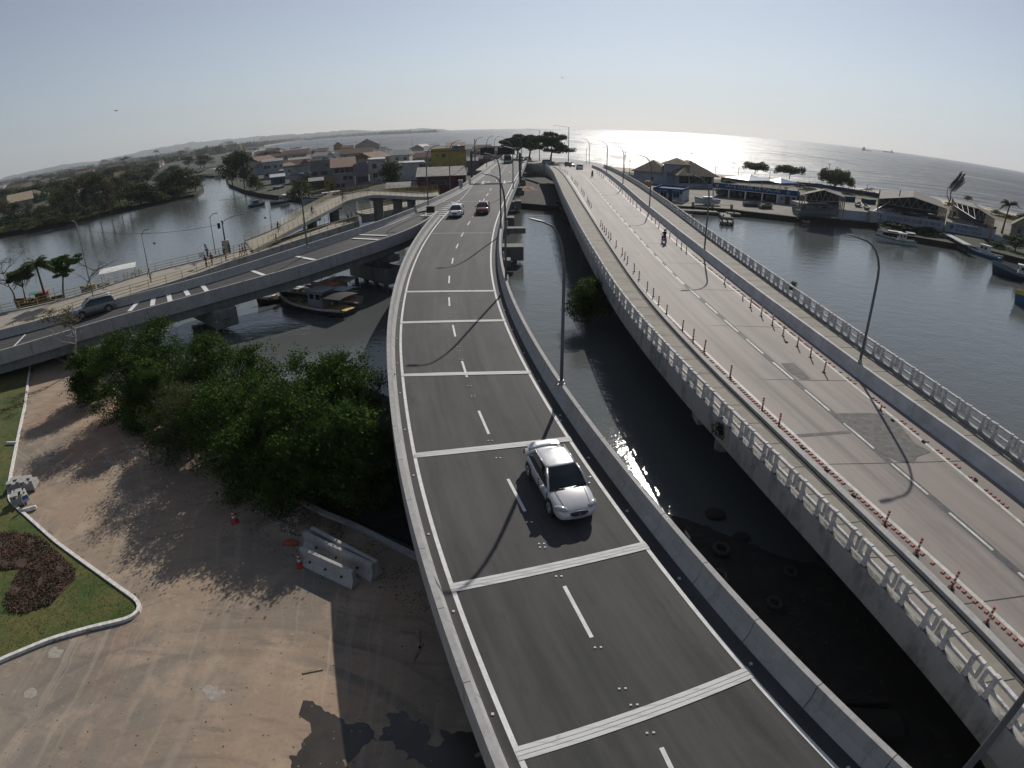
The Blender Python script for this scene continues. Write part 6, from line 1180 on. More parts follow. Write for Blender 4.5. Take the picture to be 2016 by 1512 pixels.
boat('fishing boat with cream deck and pale raised awning, third in the moored group', (588, 572), (700, 584), .28, (.10, .12, .13), (.35, .35, .3), (.62, .48, .18), .9, [(.3, .24, .7, 1.3, (.62, .50, .20))], [(.12, .3, .9, 2.2, (.40, .38, .33))], 3.2, 0, nets=8)
boat('small blue-edged boat with white hatch squeezed between the orange boat and the viaduct pier', (560, 578), (622, 589), .3, (.05, .06, .07), (.45, .5, .55), (.38, .38, .38), .7, [(.55, .25, .6, .6, (.5, .5, .48))], None, 0, 0, nets=4)
boat('dark low skiff half hidden in the shade left of the moored group', (509, 600), (572, 590), .25, (.03, .03, .03), (.12, .10, .08), (.15, .1, .05), .6, nets=2)
boat('small dark boat with blue cabin alone in mid river', (521, 404), (490, 409), .3, (.04, .05, .06), (.10, .14, .2), (.15, .15, .15), .8, [(.45, .35, .7, 1.3, (.08, .15, .25))], nets=3)
boat('boat with white canopy moored between the lone blue one and the larger white one', (533, 405), (571, 396), .3, (.06, .07, .08), (.3, .3, .3), (.2, .18, .15), .9, [(.3, .3, .7, 1.3, (.45, .45, .43))], [(.25, .35, .8, 2.4, (.5, .5, .48))], nets=4)
boat('large white fishing boat with blue trim behind the lamp mast, moored by the footbridge', (595, 399), (672, 391), .28, (.42, .43, .44), (.08, .12, .2), (.25, .22, .2), 1.2, [(.35, .25, .6, 1.4, (.45, .45, .45))], [(.15, .25, .8, 2.4, (.45, .43, .38))], 4, nets=6)
boat('dark blue wooden boat beached on the mud below the pale stacked house', (530, 383), (568, 373), .3, (.03, .06, .09), (.08, .12, .16), (.1, .1, .1), 1.2, [(.5, .3, .6, 1.2, (.06, .1, .14))])
boat('pale boat moored at the creek mouth left of the dark trees', (424, 352), (438, 350), .35, (.35, .36, .35), (.2, .2, .2), (.25, .2, .15), 1.2, [(.45, .4, .7, 1.6, (.4, .4, .38))])
boat('white-roofed boat moored under the dark trees right of the creek mouth', (446, 360), (462, 357), .35, (.10, .11, .12), (.3, .3, .3), (.25, .2, .15), 1.1, [(.45, .4, .7, 1.2, (.42, .42, .40))])
boat('green and pink roofed fishing boat moored under the coconut palm at the left', (34, 607), (118, 597), .30, (.03, .035, .04), (.15, .05, .04), (.15, .12, .1), 1.0, [(.35, .22, .6, 1.3, (.20, .10, .06))], [(.45, .22, .85, 2.1, (.05, .25, .18)), (.25, .22, .85, 2.2, (.35, .16, .14))], 0, 0, nets=9)
boat('little orange skiff at the walkway edge right of the leaning almond tree', (142, 593), (170, 587), .34, (.5, .20, .06), (.45, .4, .35), (.35, .25, .15), .5, nets=1)
boat('small white open boat beside the walkway rail by the thin leaning mast', (161, 574), (188, 567), .36, (.45, .45, .43), (.3, .3, .28), (.3, .28, .22), .6, nets=2)
t = boat('flat boat with a large white striped awning moored by the two bicycles', (196, 574), (272, 558), .62, (.30, .31, .31), (.1, .1, .12), (.25, .2, .18), .7, None, [(.42, .92, 1.25, 3.0, (.56, .56, .54))], 0, 0, nets=8)
boat('white fishing boat with cabin aft, frontmost off the lettered club wall', (1724, 474), (1801, 484), .24, (.42, .44, .45), (.10, .16, .16), (.30, .30, .29), 1.1, [(.36, .20, .55, 1.5, (.42, .42, .40))], None, 0, 0, nets=4)
boat('white motor boat with long deck roof moored behind the fishing boat at the club wall', (1728, 464), (1800, 474), .26, (.44, .45, .46), (.3, .32, .35), (.40, .40, .40), 1.0, [(.55, .35, .6, .8, (.5, .5, .5))], [(.15, .25, .8, 1.7, (.5, .5, .5))])
boat('blue hulled boat with white wheelhouse moored below the 1954 wall', (1895, 492), (1968, 514), .27, (.06, .14, .22), (.40, .42, .44), (.25, .28, .30), 1.1, [(.42, .24, .55, 1.6, (.42, .42, .43))])
boat('low white roofed skiff moored behind the blue hulled boat', (1950, 490), (1978, 497), .3, (.15, .2, .18), (.3, .3, .3), (.2, .2, .2), .7, None, [(.5, .9, .9, 1.5, (.5, .49, .44))])
boat('little grey open skiff by the dark bush at the right edge', (1976, 494), (2000, 503), .3, (.15, .19, .16), (.2, .22, .2), (.12, .12, .12), .6)
boat('dark navy fishing boat with high bow at the right edge', (1954, 540), (2060, 566), .27, (.012, .02, .045), (.10, .14, .2), (.30, .30, .28), 1.7, [(.42, .3, .6, 1.7, (.45, .45, .45))])
boat('colourful fishing boat with yellow and green bow cut by the right edge', (1997, 598), (2100, 600), .30, (.04, .12, .22), (.5, .40, .06), (.10, .25, .18), 1.5, [(.5, .3, .6, 1.7, (.10, .28, .2))], [(.6, .4, .8, 2.8, (.4, .08, .04))])
boat('small red and white inflatable speedboat beside the broken white wall', (1574, 437), (1594, 440), .42, (.30, .05, .05), (.5, .5, .5), (.08, .03, .03), .6)
boat('flat grey raft tied right of the red and white speedboat', (1588, 437), (1608, 437), .4, (.25, .25, .26), (.35, .35, .35), (.3, .3, .3), .25)
boat('old dark wooden hull lying in the shade beside the old bridge columns', (1094, 412), (1122, 420), .3, (.05, .045, .035), (.12, .10, .08), (.04, .04, .035), 1.4)
P_ = at(1392, 398, 1.9); boat('white and pale blue cabin boat standing ashore on the quay in front of the boathouse', None, None, .32, (.45, .46, .48), (.12, .25, .35), (.4, .4, .4), .9, [(.48, .35, .6, .7, (.5, .5, .5))], None, loc=P_, rz=pi+.1, L_=6.2)
t = thing('boat_trailer', 'low trailer under the white cabin boat on the quay', 'trailer', P_-[0, 0, .68]); mb = MB(); [mb.box((0, s*.5, .38), (5, .1, .1)) for s in (-1, 1)]; mb.box((0, 0, .28), (.12, 1.6, .1)); mb.box((-1.6, 0, .38), (.12, 1.3, .1)); mb.build('chassis', steel, t); mb = MB(); [mb.cyl((x, s*.8-.08, .28), .28, .16, 12, 0, axis='y') for x in (-.4, .4) for s in (-1, 1)]; mb.build('wheel', rubber, t)
# two ships at sea
def ship(label, px, py, L_, flip, tanker):
    p = at(px, py, 0); t = thing('ship', label, 'ship', p, pi if flip else 0.); hm = mat('ship_hull', (.10, .06, .05), .7, .2, .1); um = mat('ship_house', (.10, .11, .12), .7, .2, .1)
    rings = []
    for i in range(9): u = i/8; x = (u-.5)*L_; w_ = L_*.09*(1-max(0, (u-.7)/.3)**2)+.1; h_ = L_*(.055+(.05*max(0, u-.72)/.28 if not tanker else .02*abs(u-.5))); rings.append([(x, -w_*.8, -1), (x, w_*.8, -1), (x+max(0, u-.8)*h_, w_, h_), (x+max(0, u-.8)*h_, -w_, h_)])
    mb = MB(); mb.loft(rings); mb.build('hull', hm, t); mb = MB(); hx = (.30 if not tanker else -.36)*L_; mb.box((hx, 0, L_*.08), (L_*.22 if not tanker else L_*.12, L_*.13, L_*.14 if not tanker else L_*.08)); mb.box((hx+L_*.02, 0, L_*(.22 if not tanker else .16)), (L_*.13 if not tanker else L_*.09, L_*.1, L_*.10 if not tanker else L_*.04)); mb.build('superstructure', um, t)
    mb = MB(); mb.tube([(hx, 0, L_*.2), (hx, 0, L_*(.44 if not tanker else .27))], [L_*.012, L_*.004], 6); mb.tube([(hx-L_*.04, -L_*.02, L_*.3), (hx+L_*.04, L_*.02, L_*.3)], L_*.005, 4); mb.build('mast', um, t)
    if tanker: mb = MB(); [mb.box((x*L_, 0, L_*.06), (L_*.05, L_*.08, L_*.03)) for x in (-.1, .05, .2, .32)]; mb.tube([(.44*L_, 0, L_*.06), (.44*L_, 0, L_*.14)], L_*.008, 5); mb.build('deck_gear', um, t)
ship('stubby supply ship with tall superstructure, nearer of the two ships on the sea', 1706, 297, 54, True, False)
ship('long low tanker, farther of the two ships on the sea', 1748, 300, 86, True, True)
# ---------------------------------------------------------------- houses
tile_m = mat('clay_tiles', (.155, .095, .068), .9, .35, 1.5, coord='World', fine=.2); fibro = mat('fibre_cement_sheets', (.17, .16, .15), .9, .3, .6, coord='World', fine=.2)
wn_g = mat('window_pane', (.012, .014, .016), .25, .2, 2)
HOUSES = []
def hmat(c): return mat('wall_%d_%d_%d' % tuple(int(255*x) for x in c), c, .9, .18, .5, coord='World', fine=.08)
def house(label, A, B, ytop, depth, wallc, roof='flat', roofm=None, wins=(), z=ZL, rh=1.5, over=.3, door=None, name='house', cat='house', win_m=None, bands=(), side_wins=(), awn=None):
    """A, B = pixels of the two front base corners; front faces the viewer"""
    a = at(A[0], A[1], z); yb_ = B[1]
    if 'club' not in label and 'gatehouse' not in label:     # keep the front square to the line of sight
        ra = hypot(a[0], a[1]); lo_, hi_ = A[1]-40., A[1]+40.
        for _ in range(40):
            m_ = (lo_+hi_)/2
            if ray(B[0], m_)[2] >= -1e-4 or hypot(*at(B[0], m_, z)[:2]) > ra: lo_ = m_
            else: hi_ = m_
        yb_ = lo_
    b = at(B[0], yb_, z); h = tall(a, ytop+.35*0); HOUSES.append((a+b)/2); W_ = float(np.linalg.norm(b-a)); rz = atan2(b[1]-a[1], b[0]-a[0]); t = thing(name, label, cat, a, rz)
    wm = hmat(wallc); mb = MB(); mb.box((W_/2, depth/2, -.3), (W_, depth, h+.3)); mb.build('wall', wm, t); rm = roofm or fibro; o = over; mb = MB()
    if roof == 'flat': mb.box((W_/2, depth/2, h), (W_+.1, depth+.1, .12)); [mb.box((W_/2, y, h+.1), (W_+.1, .18, .45)) for y in (.05, depth-.05)]; [mb.box((x, depth/2, h+.1), (.18, depth-.1, .45)) for x in (.05, W_-.05)]
    elif roof == 'gable': mb.loft([[(x, -o, h-.1), (x, depth/2, h+rh), (x, depth+o, h-.1), (x, depth+o, h+.04), (x, depth/2, h+rh+.15), (x, -o, h+.04)] for x in (-o, W_+o)]); mb.add([(.05, .02, h), (.05, depth-.02, h), (.05, depth/2, h+rh-.05), (W_-.05, .02, h), (W_-.05, depth-.02, h), (W_-.05, depth/2, h+rh-.05)], [(0, 2, 1), (3, 4, 5)], 1)
    elif roof == 'gable_f': mb.loft([[(-o, y, h-.1), (W_/2, y, h+rh), (W_+o, y, h-.1), (W_+o, y, h+.04), (W_/2, y, h+rh+.15), (-o, y, h+.04)] for y in (-o, depth+o)]); mb.add([(0.02, .03, h), (W_-.02, .03, h), (W_/2, .03, h+rh-.05)], [(0, 1, 2)], 1)
    elif roof == 'shed': mb.loft([[(x, -o, h-.05), (x, depth+o, h+rh), (x, depth+o, h+rh+.15), (x, -o, h+.1)] for x in (-o, W_+o)]); mb.add([(.02, .05, h-.1), (.02, depth-.02, h-.1), (.02, depth-.02, h+rh-.05), (W_-.02, .05, h-.1), (W_-.02, depth-.02, h-.1), (W_-.02, depth-.02, h+rh-.05)], [(0, 2, 1), (3, 4, 5)], 1)
    elif roof == 'shed_x': mb.loft([[(-o, y, h-.05), (W_+o, y, h+rh), (W_+o, y, h+rh+.15), (-o, y, h+.1)] for y in (-o, depth+o)]); mb.add([(.02, .02, h-.1), (W_-.02, .02, h-.1), (W_-.02, .02, h+rh)], [(0, 1, 2)], 1)
    elif roof == 'hip':
        e = min(W_, depth)/2*.98; v = [(-o, -o, h), (W_+o, -o, h), (W_+o, depth+o, h), (-o, depth+o, h)]; v += [(e, depth/2, h+rh), (W_-e, depth/2, h+rh)] if W_ > depth else [(W_/2, e, h+rh), (W_/2, depth-e, h+rh)]
        mb.add(v+[(x, y, h-.14) for x, y, _ in v[:4]], ([(0, 1, 5, 4), (1, 2, 5), (2, 3, 4, 5), (3, 0, 4)] if W_ > depth else [(0, 1, 4), (1, 2, 5, 4), (2, 3, 5), (3, 0, 4, 5)])+[(6, 7, 1, 0), (7, 8, 2, 1), (8, 9, 3, 2), (9, 6, 0, 3), (9, 8, 7, 6)])
    mb.build('roof', [rm, wm], t)
    for (u, v, w_, h_) in wins:
        mb = MB(); x, zz = u*W_, v*h; w2, h2 = w_/2, h_; fr = .07
        for bx in ((x-w2-fr/2, zz-.02, fr, h2+.04), (x+w2+fr/2, zz-.02, fr, h2+.04)): mb.box((bx[0], -.03, bx[1]), (bx[2], .1, bx[3]))
        mb.box((x, -.05, zz-.10), (w_+.25, .18, .08)); mb.box((x, -.03, zz+h2), (w_+.14, .1, .07)); mb.box((x, -.035, zz), (.04, .05, h2)); f = mb.build('window', win_m or hmat(tuple(min(.6, c*1.25) for c in wallc)), t); mb = MB(); mb.box((x, -.012, zz), (w_, .03, h_)); mb.build('pane', wn_g, f)
    for (u, v, w_, h_) in side_wins:
        mb = MB(); mb.box((-.02, u*depth, v*h), (.05, w_, h_)); mb.box((-.05, u*depth, v*h-.1), (.12, w_+.2, .08)); mb.build('window', wn_g, t)
    if door: mb = MB(); mb.box((door*W_, -.02, 0), (.95, .06, 2.1)); mb.build('door', mat('door_brown', (.06, .04, .03)), t)
    for (v0, v1, c) in bands: mb = MB(); mb.box((W_/2, -.03, v0*h), (W_+.06, .05, (v1-v0)*h)); mb.build('painted_band', hmat(c), t)
    if awn: mb = MB(); mb.loft([[(x, -awn, h*.62), (x, 0, h*.72), (x, 0, h*.75), (x, -awn, h*.65)] for x in (0, W_)]); [mb.cyl((x, -awn+.1, 0), .06, h*.62, 6) for x in (.1, W_/2, W_-.1)]; mb.build('awning', rm, t)
    return t, W_, h, rz
H_ = house
H_('two-storey pale grey house with blue tint stacked at the river edge', (520, 353), (560, 350), 320, 9, (.33, .34, .35), 'shed', wins=((.12, .60, 1.4, 1.3), (.3, .60, 1.2, 1.3), (.62, .60, 1.2, 1.2), (.88, .6, 1.2, 1.2), (.15, .15, 1.2, 1.2), (.4, .15, 1.2, 1.2), (.7, .15, 1.2, 1.2)), rh=.8)
H_('blue shack with pale sloping roof on the river edge', (534, 364), (562, 361), 350, 6, (.06, .11, .16), 'shed', mat('pale_sheets', (.35, .36, .36), .6, .1, 1), wins=((.3, .4, .8, .8),), rh=.8, door=.7)
H_('long light grey wall-like building behind the blue shack', (560, 352), (612, 347), 331, 6, (.34, .34, .33), 'flat', wins=((.2, .6, .9, .9),))
H_('small turquoise lean-to between the grey long building and the stacked house', (552, 351), (560, 350), 337, 4, (.10, .22, .30), 'shed', rh=.4)
H_('low ochre house behind the long grey building', (569, 329), (611, 326), 316, 9, (.20, .15, .06), 'shed', wins=((.15, .45, .9, .9), (.5, .45, .9, .9), (.8, .45, .9, .9)), rh=1.)
H_('white cottage with grey roof above the ochre house', (568, 316), (602, 314), 306, 9, (.32, .32, .34), 'gable', wins=((.5, .3, 1, 1.),), rh=2.)
H_('long low grey-roofed house left of the blue one', (548, 309), (600, 308), 302, 12, (.22, .2, .19), 'gable', wins=((.3, .2, 1, .8), (.7, .2, 1, .8)), rh=2.2)
H_('blue two-storey house with balcony in the back row', (600, 319), (622, 317), 301, 9, (.08, .18, .33), 'flat', wins=((.25, .62, 1.2, 1.2), (.7, .62, 1.2, 1.2), (.3, .15, 1.2, 1.2)), rh=1.)
H_('long pink-brown house right of the blue one', (622, 319), (660, 316), 305, 10, (.22, .11, .10), 'shed', wins=((.3, .35, 1, 1), (.6, .35, 1, 1)), rh=.8)
H_('bright blue house near the beach poles', (627, 300), (648, 299), 292, 9, (.05, .12, .3), 'shed', wins=((.4, .3, 1.2, 1),), rh=1.)
H_('pale annex with two blue roof tanks', (637, 319), (668, 317), 310, 8, (.32, .33, .33), 'flat', wins=((.15, .3, 1, .9), (.75, .3, 1, .9)))
H_('narrow ochre cottage with pointed front gable near the beach', (658, 305), (676, 304), 287, 10, (.28, .20, .10), 'gable_f', tile_m, wins=((.5, .5, 1.2, 1.2),), rh=3.)
H_('small ochre extension right of the pointed cottage', (674, 305), (697, 304), 292, 8, (.24, .18, .10), 'gable', tile_m, wins=((.4, .5, 1, 1.),), rh=2.)
H_('large grey house with broad front gable near the beach', (700, 303), (748, 301), 287, 14, (.26, .245, .22), 'gable_f', tile_m, wins=((.06, .1, 1.4, 1.6),), rh=5.)
H_('grey terrace block with dark openings above the spreading tree', (612, 350), (657, 346), 321, 9, (.16, .155, .14), 'flat', wins=((.2, .12, 2.2, 1.6), (.6, .12, 2.5, 1.6), (.75, .7, 1., .9)))
H_('half-sunk pale terrace with blue tank above the low bush', (571, 363), (612, 359), 347, 7, (.28, .27, .25), 'flat', wins=((.2, .2, .9, .9), (.55, .2, .9, .9)))
t_, W2, h2, _ = H_('lilac brick house with terracotta lean-to roof and open upper gallery', (659, 374), (700, 372), 331, 9, (.24, .205, .21), 'shed', tile_m, wins=((.18, .10, 1.1, 1.2), (.42, .10, 1.1, 1.2), (.55, .42, 1.3, 1.2), (.8, .42, 1.3, 1.2)), rh=2.6, over=.9)
mb = MB(); mb.box((W2*.52, -.02, h2*.74), (W2*.9, .12, h2*.20)); mb.build('gallery', wn_g, t_); mb = MB(); [mb.box((W2*u, -.1, h2*.72), (.22, .22, h2*.24)) for u in (.05, .3, .55, .8, .98)]; mb.box((W2/2, -.12, h2*.70), (W2, .15, .35)); mb.build('gallery_rail', hmat((.3, .27, .26)), t_)
H_('tall blank lilac side building adjoining the brick gallery house', (701, 371), (727, 366), 326, 9, (.17, .15, .175), 'flat', wins=((.55, .25, 3.2, 1.8),))
H_('narrow white three-storey house beside the lilac one', (729, 362), (762, 358), 314, 12, (.36, .37, .37), 'shed_x', wins=((.32, .62, 1.4, 1.5), (.34, .25, 1.4, 1.5)), rh=-1.2)
H_('white gabled house with two upper windows right of the round tree', (787, 356), (838, 352), 321, 12, (.36, .37, .37), 'shed_x', wins=((.86, .68, 1.3, 1.2), (.97, .68, .7, 1.2)), rh=-.5)
H_('long shed with rusty terracotta roof behind the white gabled house', (770, 322), (838, 320), 316, 16, (.14, .12, .08), 'shed', tile_m, rh=3.5)
H_('low brown-walled row between the white houses', (740, 318), (775, 316), 306, 10, (.24, .22, .2), 'gable', wins=((.5, .3, 1, 1),), rh=1.6)
t_, W2, h2, _ = H_('tall mustard yellow house with tiled upper floor beside the viaduct', (850, 338), (918, 336), 300, 13, (.30, .25, .055), 'flat', tile_m, wins=((.12, .16, 1.5, 1.1), (.36, .16, 1.2, 1.1), (.58, .18, .8, .8), (.78, .14, 1.4, 1.3), (.17, .78, .7, .8), (.36, .72, 1.4, 1.4)))
mb = MB(); mb.box((W2*.3, 3, h2), (W2*.6, 6, 1.5)); mb.box((W2*.80, 8, h2+.01), (W2*.38, 7, 2.1)); mb.build('wall', hmat((.30, .25, .055)), t_); mb = MB(); mb.loft([[(x, 3.6, h2+2.0), (x, 12, h2+3.3), (x, 12, h2+3.45), (x, 3.6, h2+2.15)] for x in (W2*.42, W2*1.02)]); mb.build('roof', tile_m, t_)
H_('small grey-violet stone house with arched door beside the yellow house', (921, 343), (941, 341), 317, 10, (.15, .14, .16), 'gable', wins=((.4, .15, 1., 2.4), (.8, .4, .8, 1.6)), rh=1.)
H_('low house with white front beam right of the tall power pole', (939, 336), (968, 330), 317, 8, (.12, .10, .10), 'flat', tile_m, wins=((.3, .5, 1.5, 1.),))
H_('long dark red walled compound with grey sheet roof and round windows below the yellow house', (822, 380), (918, 362), 349, 14, (.10, .022, .025), 'shed', wins=((.12, .45, .8, .8), (.33, .5, 1.6, 1.0), (.5, .5, 1.8, 1.), (.63, .5, .8, .8)), win_m=hmat((.3, .3, .3)), rh=1.6)
H_('low grey shack at the water under the footbridge end', (762, 386), (822, 382), 372, 8, (.11, .10, .10), 'shed', wins=((.3, .4, .9, .9),), rh=.8, door=.7)
H_('low yellow kiosk between the terrace block and the gallery house', (640, 376), (660, 376), 352, 6, (.26, .17, .03), 'flat', wins=((.3, .55, .8, .9),), door=.7)
H_('dark open shed at the water edge left of the yellow kiosk', (610, 374), (640, 374), 358, 7, (.06, .05, .04), 'shed', rh=.6)
for px, py, lab in ((594, 344.5, 'on the pale terrace above the low bush'), (643, 310.5, 'left one on the pale annex'), (659, 309.5, 'right one on the pale annex'), (586, 301, 'on the long grey-roofed house'), (900, 291, 'on the yellow house roof')):
    D_ = {594: 3.9, 643: 5.5, 659: 5.5, 586: 6., 900: 11.8}[px]; p = at(px, py+2, D_); t = thing('water_tank', 'blue roof water tank '+lab, 'tank', p); mb = MB(); mb.cyl((0, 0, 0), .8, 1.0, 14, 0, .95); mb.build('tank_body', mat('tank_blue', (.04, .14, .28), .5), t); mb = MB(); mb.cyl((0, 0, 1.0), 1.0, .18, 14, 0, .5); mb.build('tank_lid', mat('tank_blue', (.04, .14, .28)), t)
# billboard and small white bridge, sports court, riverside shelter
a = at(940, 323, ZL); t = thing('billboard', 'dark billboard with crowd picture standing behind the viaduct left of the bus', 'billboard', at(955, 326, ZL)); hh = tall(at(955, 326, ZL), 318); bw_ = 30/1150*hypot(*at(955, 326, ZL)[:2]); mb = MB(); mb.box((0, 0, hh), (bw_, .2, hh*.0+tall(at(955, 326, ZL), 307)-hh)); mb.build('panel', mat('poster_print', (.06, .06, .08), .6, .8, .9, c2=(.22, .17, .15)), t); mb = MB(); [mb.cyl((x*bw_, .2, 0), .12, hh+1, 8) for x in (-.35, .35)]; mb.build('post', pole_m, t)
t = thing('small_bridge', 'low white bridge with arched underside across the creek mouth', 'bridge'); a, b = at(385, 345, ZL), at(447, 340, ZL); mb = MB(); n_ = 12; d = (b-a)/n_
mb.loft([[tuple(a+d*i+np.array([0, 0, 1.8+1.4*sin(pi*i/n_)])), tuple(a+d*i+np.array([1, 6, 1.8+1.4*sin(pi*i/n_)])), tuple(a+d*i+np.array([1, 6, .9+2.2*sin(pi*i/n_)**.6])), tuple(a+d*i+np.array([0, 0, .9+2.2*sin(pi*i/n_)**.6]))] for i in range(n_+1)]); mb.build('deck', mat('bridge_white', (.42, .43, .43)), t); rail(t, [tuple(a+d*i+np.array([0, 0, 1.8+1.4*sin(pi*i/n_)])) for i in range(n_+1)], 1.2, 2, 4, m=mat('bridge_rail', (.25, .15, .13)), r=.12)
t = thing('shelter', 'small open riverside shelter with pale sheet roof', 'shelter', at(314, 376, ZL)); mb = MB(); mb.loft([[(x, -3, 2.6), (x, 0, 3.4), (x, 3, 2.6), (x, 3, 2.75), (x, 0, 3.55), (x, -3, 2.75)] for x in (-4.5, 4.5)]); mb.build('roof', mat('shelter_roof', (.28, .27, .2)), t); mb = MB(); [mb.cyl((x, y, 0), .12, 2.7, 6) for x in (-4, 4) for y in (-2.6, 2.6)]; mb.build('post', wood_l, t)
t = thing('fence', 'tall thin mesh fence along the grassy left bank', 'fence'); mb = MB()
FPx = [(10, 425), (60, 417), (66, 418), (120, 402), (200, 395)]; Q = resample([at(x, y, ZL) for x, y in FPx], step=4.)
for p in Q: mb.tube([p, (p[0], p[1], p[2]+3.2)], .05, 4)
for z in (.1, 1.6, 3.2): mb.tube([(p[0], p[1], p[2]+z) for p in Q], .035, 4)
mb.build('mesh', mat('fence_grey', (.25, .25, .25)), t)
H_('house with cream two-slope roof behind the sports fence', (22, 415), (66, 408), 400, 22, (.26, .22, .17), 'gable', mat('cream_tiles', (.28, .22, .15), .9, .3, 1), wins=((.3, .3, 1.4, 1.2), (.7, .3, 1.4, 1.2)), rh=4, over=1)
H_('wide villa with pale brown hip roof and white gable end on the left bank', (50, 402), (92, 395), 391, 18, (.35, .32, .28), 'hip', mat('brown_tiles', (.20, .15, .11), .9, .3, 1), wins=((.4, .3, 1.4, 1.2),), rh=4, over=1)
H_('villa with grey-brown hip roof higher up the left bank', (38, 388), (80, 380), 374, 22, (.30, .27, .22), 'hip', mat('greybrown_tiles', (.16, .13, .11), .9, .3, 1), wins=((.5, .3, 1.4, 1.2),), rh=5, over=1)
H_('villa with dark brown roof right of the hip-roofed villa', (82, 384), (122, 376), 372, 20, (.2, .15, .12), 'gable', mat('dkbrown_tiles', (.12, .07, .05), .9, .3, 1), wins=((.5, .3, 1.4, 1.2),), rh=4, over=1)
H_('white house with orange tiled roof between the tall bank trees', (228, 364), (248, 361), 352, 16, (.40, .38, .36), 'gable', tile_m, wins=((.3, .3, 1.4, 1.6), (.7, .3, 1.4, 1.6)), rh=4)
H_('white cottage half hidden by the bare-branched clump', (155, 392), (175, 389), 381, 14, (.42, .42, .40), 'gable', wins=((.5, .3, 1.4, 1.6),), rh=2)
for px, py, c, lab in ((75, 418, (.32, .33, .34), 'pale car parked behind the sports fence on the left bank'), (212, 397, (.34, .34, .3), 'pale car parked among the bank trees')):
    o = car('hatch', 'car', lab, 'car', paint('pale_paint', (.4, .41, .42))); p = at(px, py, ZL); park(o, p, rz=.3)
# distant houses
protos = []
for k, (wc, rm_) in enumerate((((.36, .33, .30), tile_m), ((.42, .42, .41), fibro), ((.30, .28, .24), tile_m), ((.22, .25, .30), fibro), ((.38, .30, .22), mat('orange_roof', (.16, .105, .08), .9, .3, .5)), ((.45, .44, .42), mat('pale_roof', (.34, .33, .31), .8, .2, .5)))):
    mb = MB(); w_, d_, h_ = 12+2*k % 5, 9., (3.2, 3.2, 6.2, 3.4, 3.2, 6.5)[k]; mb.box((0, 0, 0), (w_, d_, h_)); mb.loft([[(x, -d_/2-.5, h_), (x, 0, h_+2.4), (x, d_/2+.5, h_)] for x in (-w_/2-.4, w_/2+.4)], True, 1); [mb.box((x, -d_/2-.02, 1.), (1.3, .05, 1.3), 0, 2) for x in (-w_/3, 0, w_/3)]
    if h_ > 5: [mb.box((x, -d_/2-.02, 4.), (1.3, .05, 1.3), 0, 2) for x in (-w_/3, 0, w_/3)]
    protos.append((mb.build('house', [hmat(wc), rm_, wn_g], label='x', cat='house'), [], ('cream walls and terracotta roof', 'white walls and grey roof', 'two storeys and terracotta roof', 'bluish walls and grey roof', 'ochre walls and orange roof', 'two pale storeys and pale roof')[k]))
zones = ['near the left edge', 'left of the tallest palm', 'between the tall palms', 'above the white bridge', 'towards the far beach']
for i in range(190):
    px = rr.uniform(-5, 500) if i < 150 else rr.uniform(440, 620); yh = 358-.225*px+.00006*px*px if px < 480 else 275-.07*(px-480); py = yh+2+34*rr.random()**1.7
    if px > 400: py = min(py, 300-.03*(px-400)); py = max(py, yh+4)
    if px > 500: py = rr.uniform(yh+9, 288 if px < 520 else yh+10); 
    if px > 510 and py > 284: continue
    k = rr.randrange(6); pr, us, d = protos[k]; row = 'far back' if py-yh < 9 else ('midway' if py-yh < 20 else 'nearer rows')
    b = at(px, py, ZL-.1); s = min(2.2, 1+hypot(b[0], b[1])/2500); place(pr, us, b, rr.uniform(-.6, .6), s, 'distant house, %s, %s, %s' % (d, zones[min(4, max(0, int(px//110)))], row), 'distant houses of the left bank town')
# infill houses between the named ones on the peninsula
infill = []
for i in range(400):
    if len(infill) >= 46: break
    px = rr.uniform(478, 985); lo_r = 303+(10 if px > 860 else 0); hi_r = 344 if px < 700 else (352 if px < 840 else 332); b = at(px, rr.uniform(lo_r, hi_r), ZL-.1)
    if min([hypot(b[0]-q[0], b[1]-q[1]) for q in HOUSES+infill]) < 15 or hypot(b[0]-NF(min(b[1], 300)), 0) < 14 and b[1] < 300: continue
    infill.append(b); k = rr.randrange(6); pr, us, d = protos[k]; q_ = 'near the beach' if b[1] > 330 else ('in the middle rows' if b[1] > 240 else 'nearer the river')
    place(pr, us, b, rr.choice((-.3, 0, .15, 1.3)), rr.uniform(.8, 1.1), 'house, %s, %s, %s' % (d, q_, 'left of the gallery house' if px < 640 else ('behind the gallery house' if px < 760 else 'around the yellow house')), 'infill houses of the fishing quarter')
for i in range(26):
    px = rr.uniform(480, 980); b = at(px, rr.uniform(302, 345), ZL)
    if min([hypot(b[0]-q[0], b[1]-q[1]) for q in HOUSES+infill]) < 9: continue
    if abs(b[0]-NF(min(b[1], 300))) < 10 and b[1] < 300: continue
    pr, us = PR_[rr.choice(('r1', 'r2', 'l1'))]; s_ = rr.uniform(2, 3.4); place(pr, us, b, rr.random()*6, s_, 'small dark garden tree between houses %s' % ('left of the gallery house' if px < 660 else 'right of the gallery house'), 'garden trees of the fishing quarter')
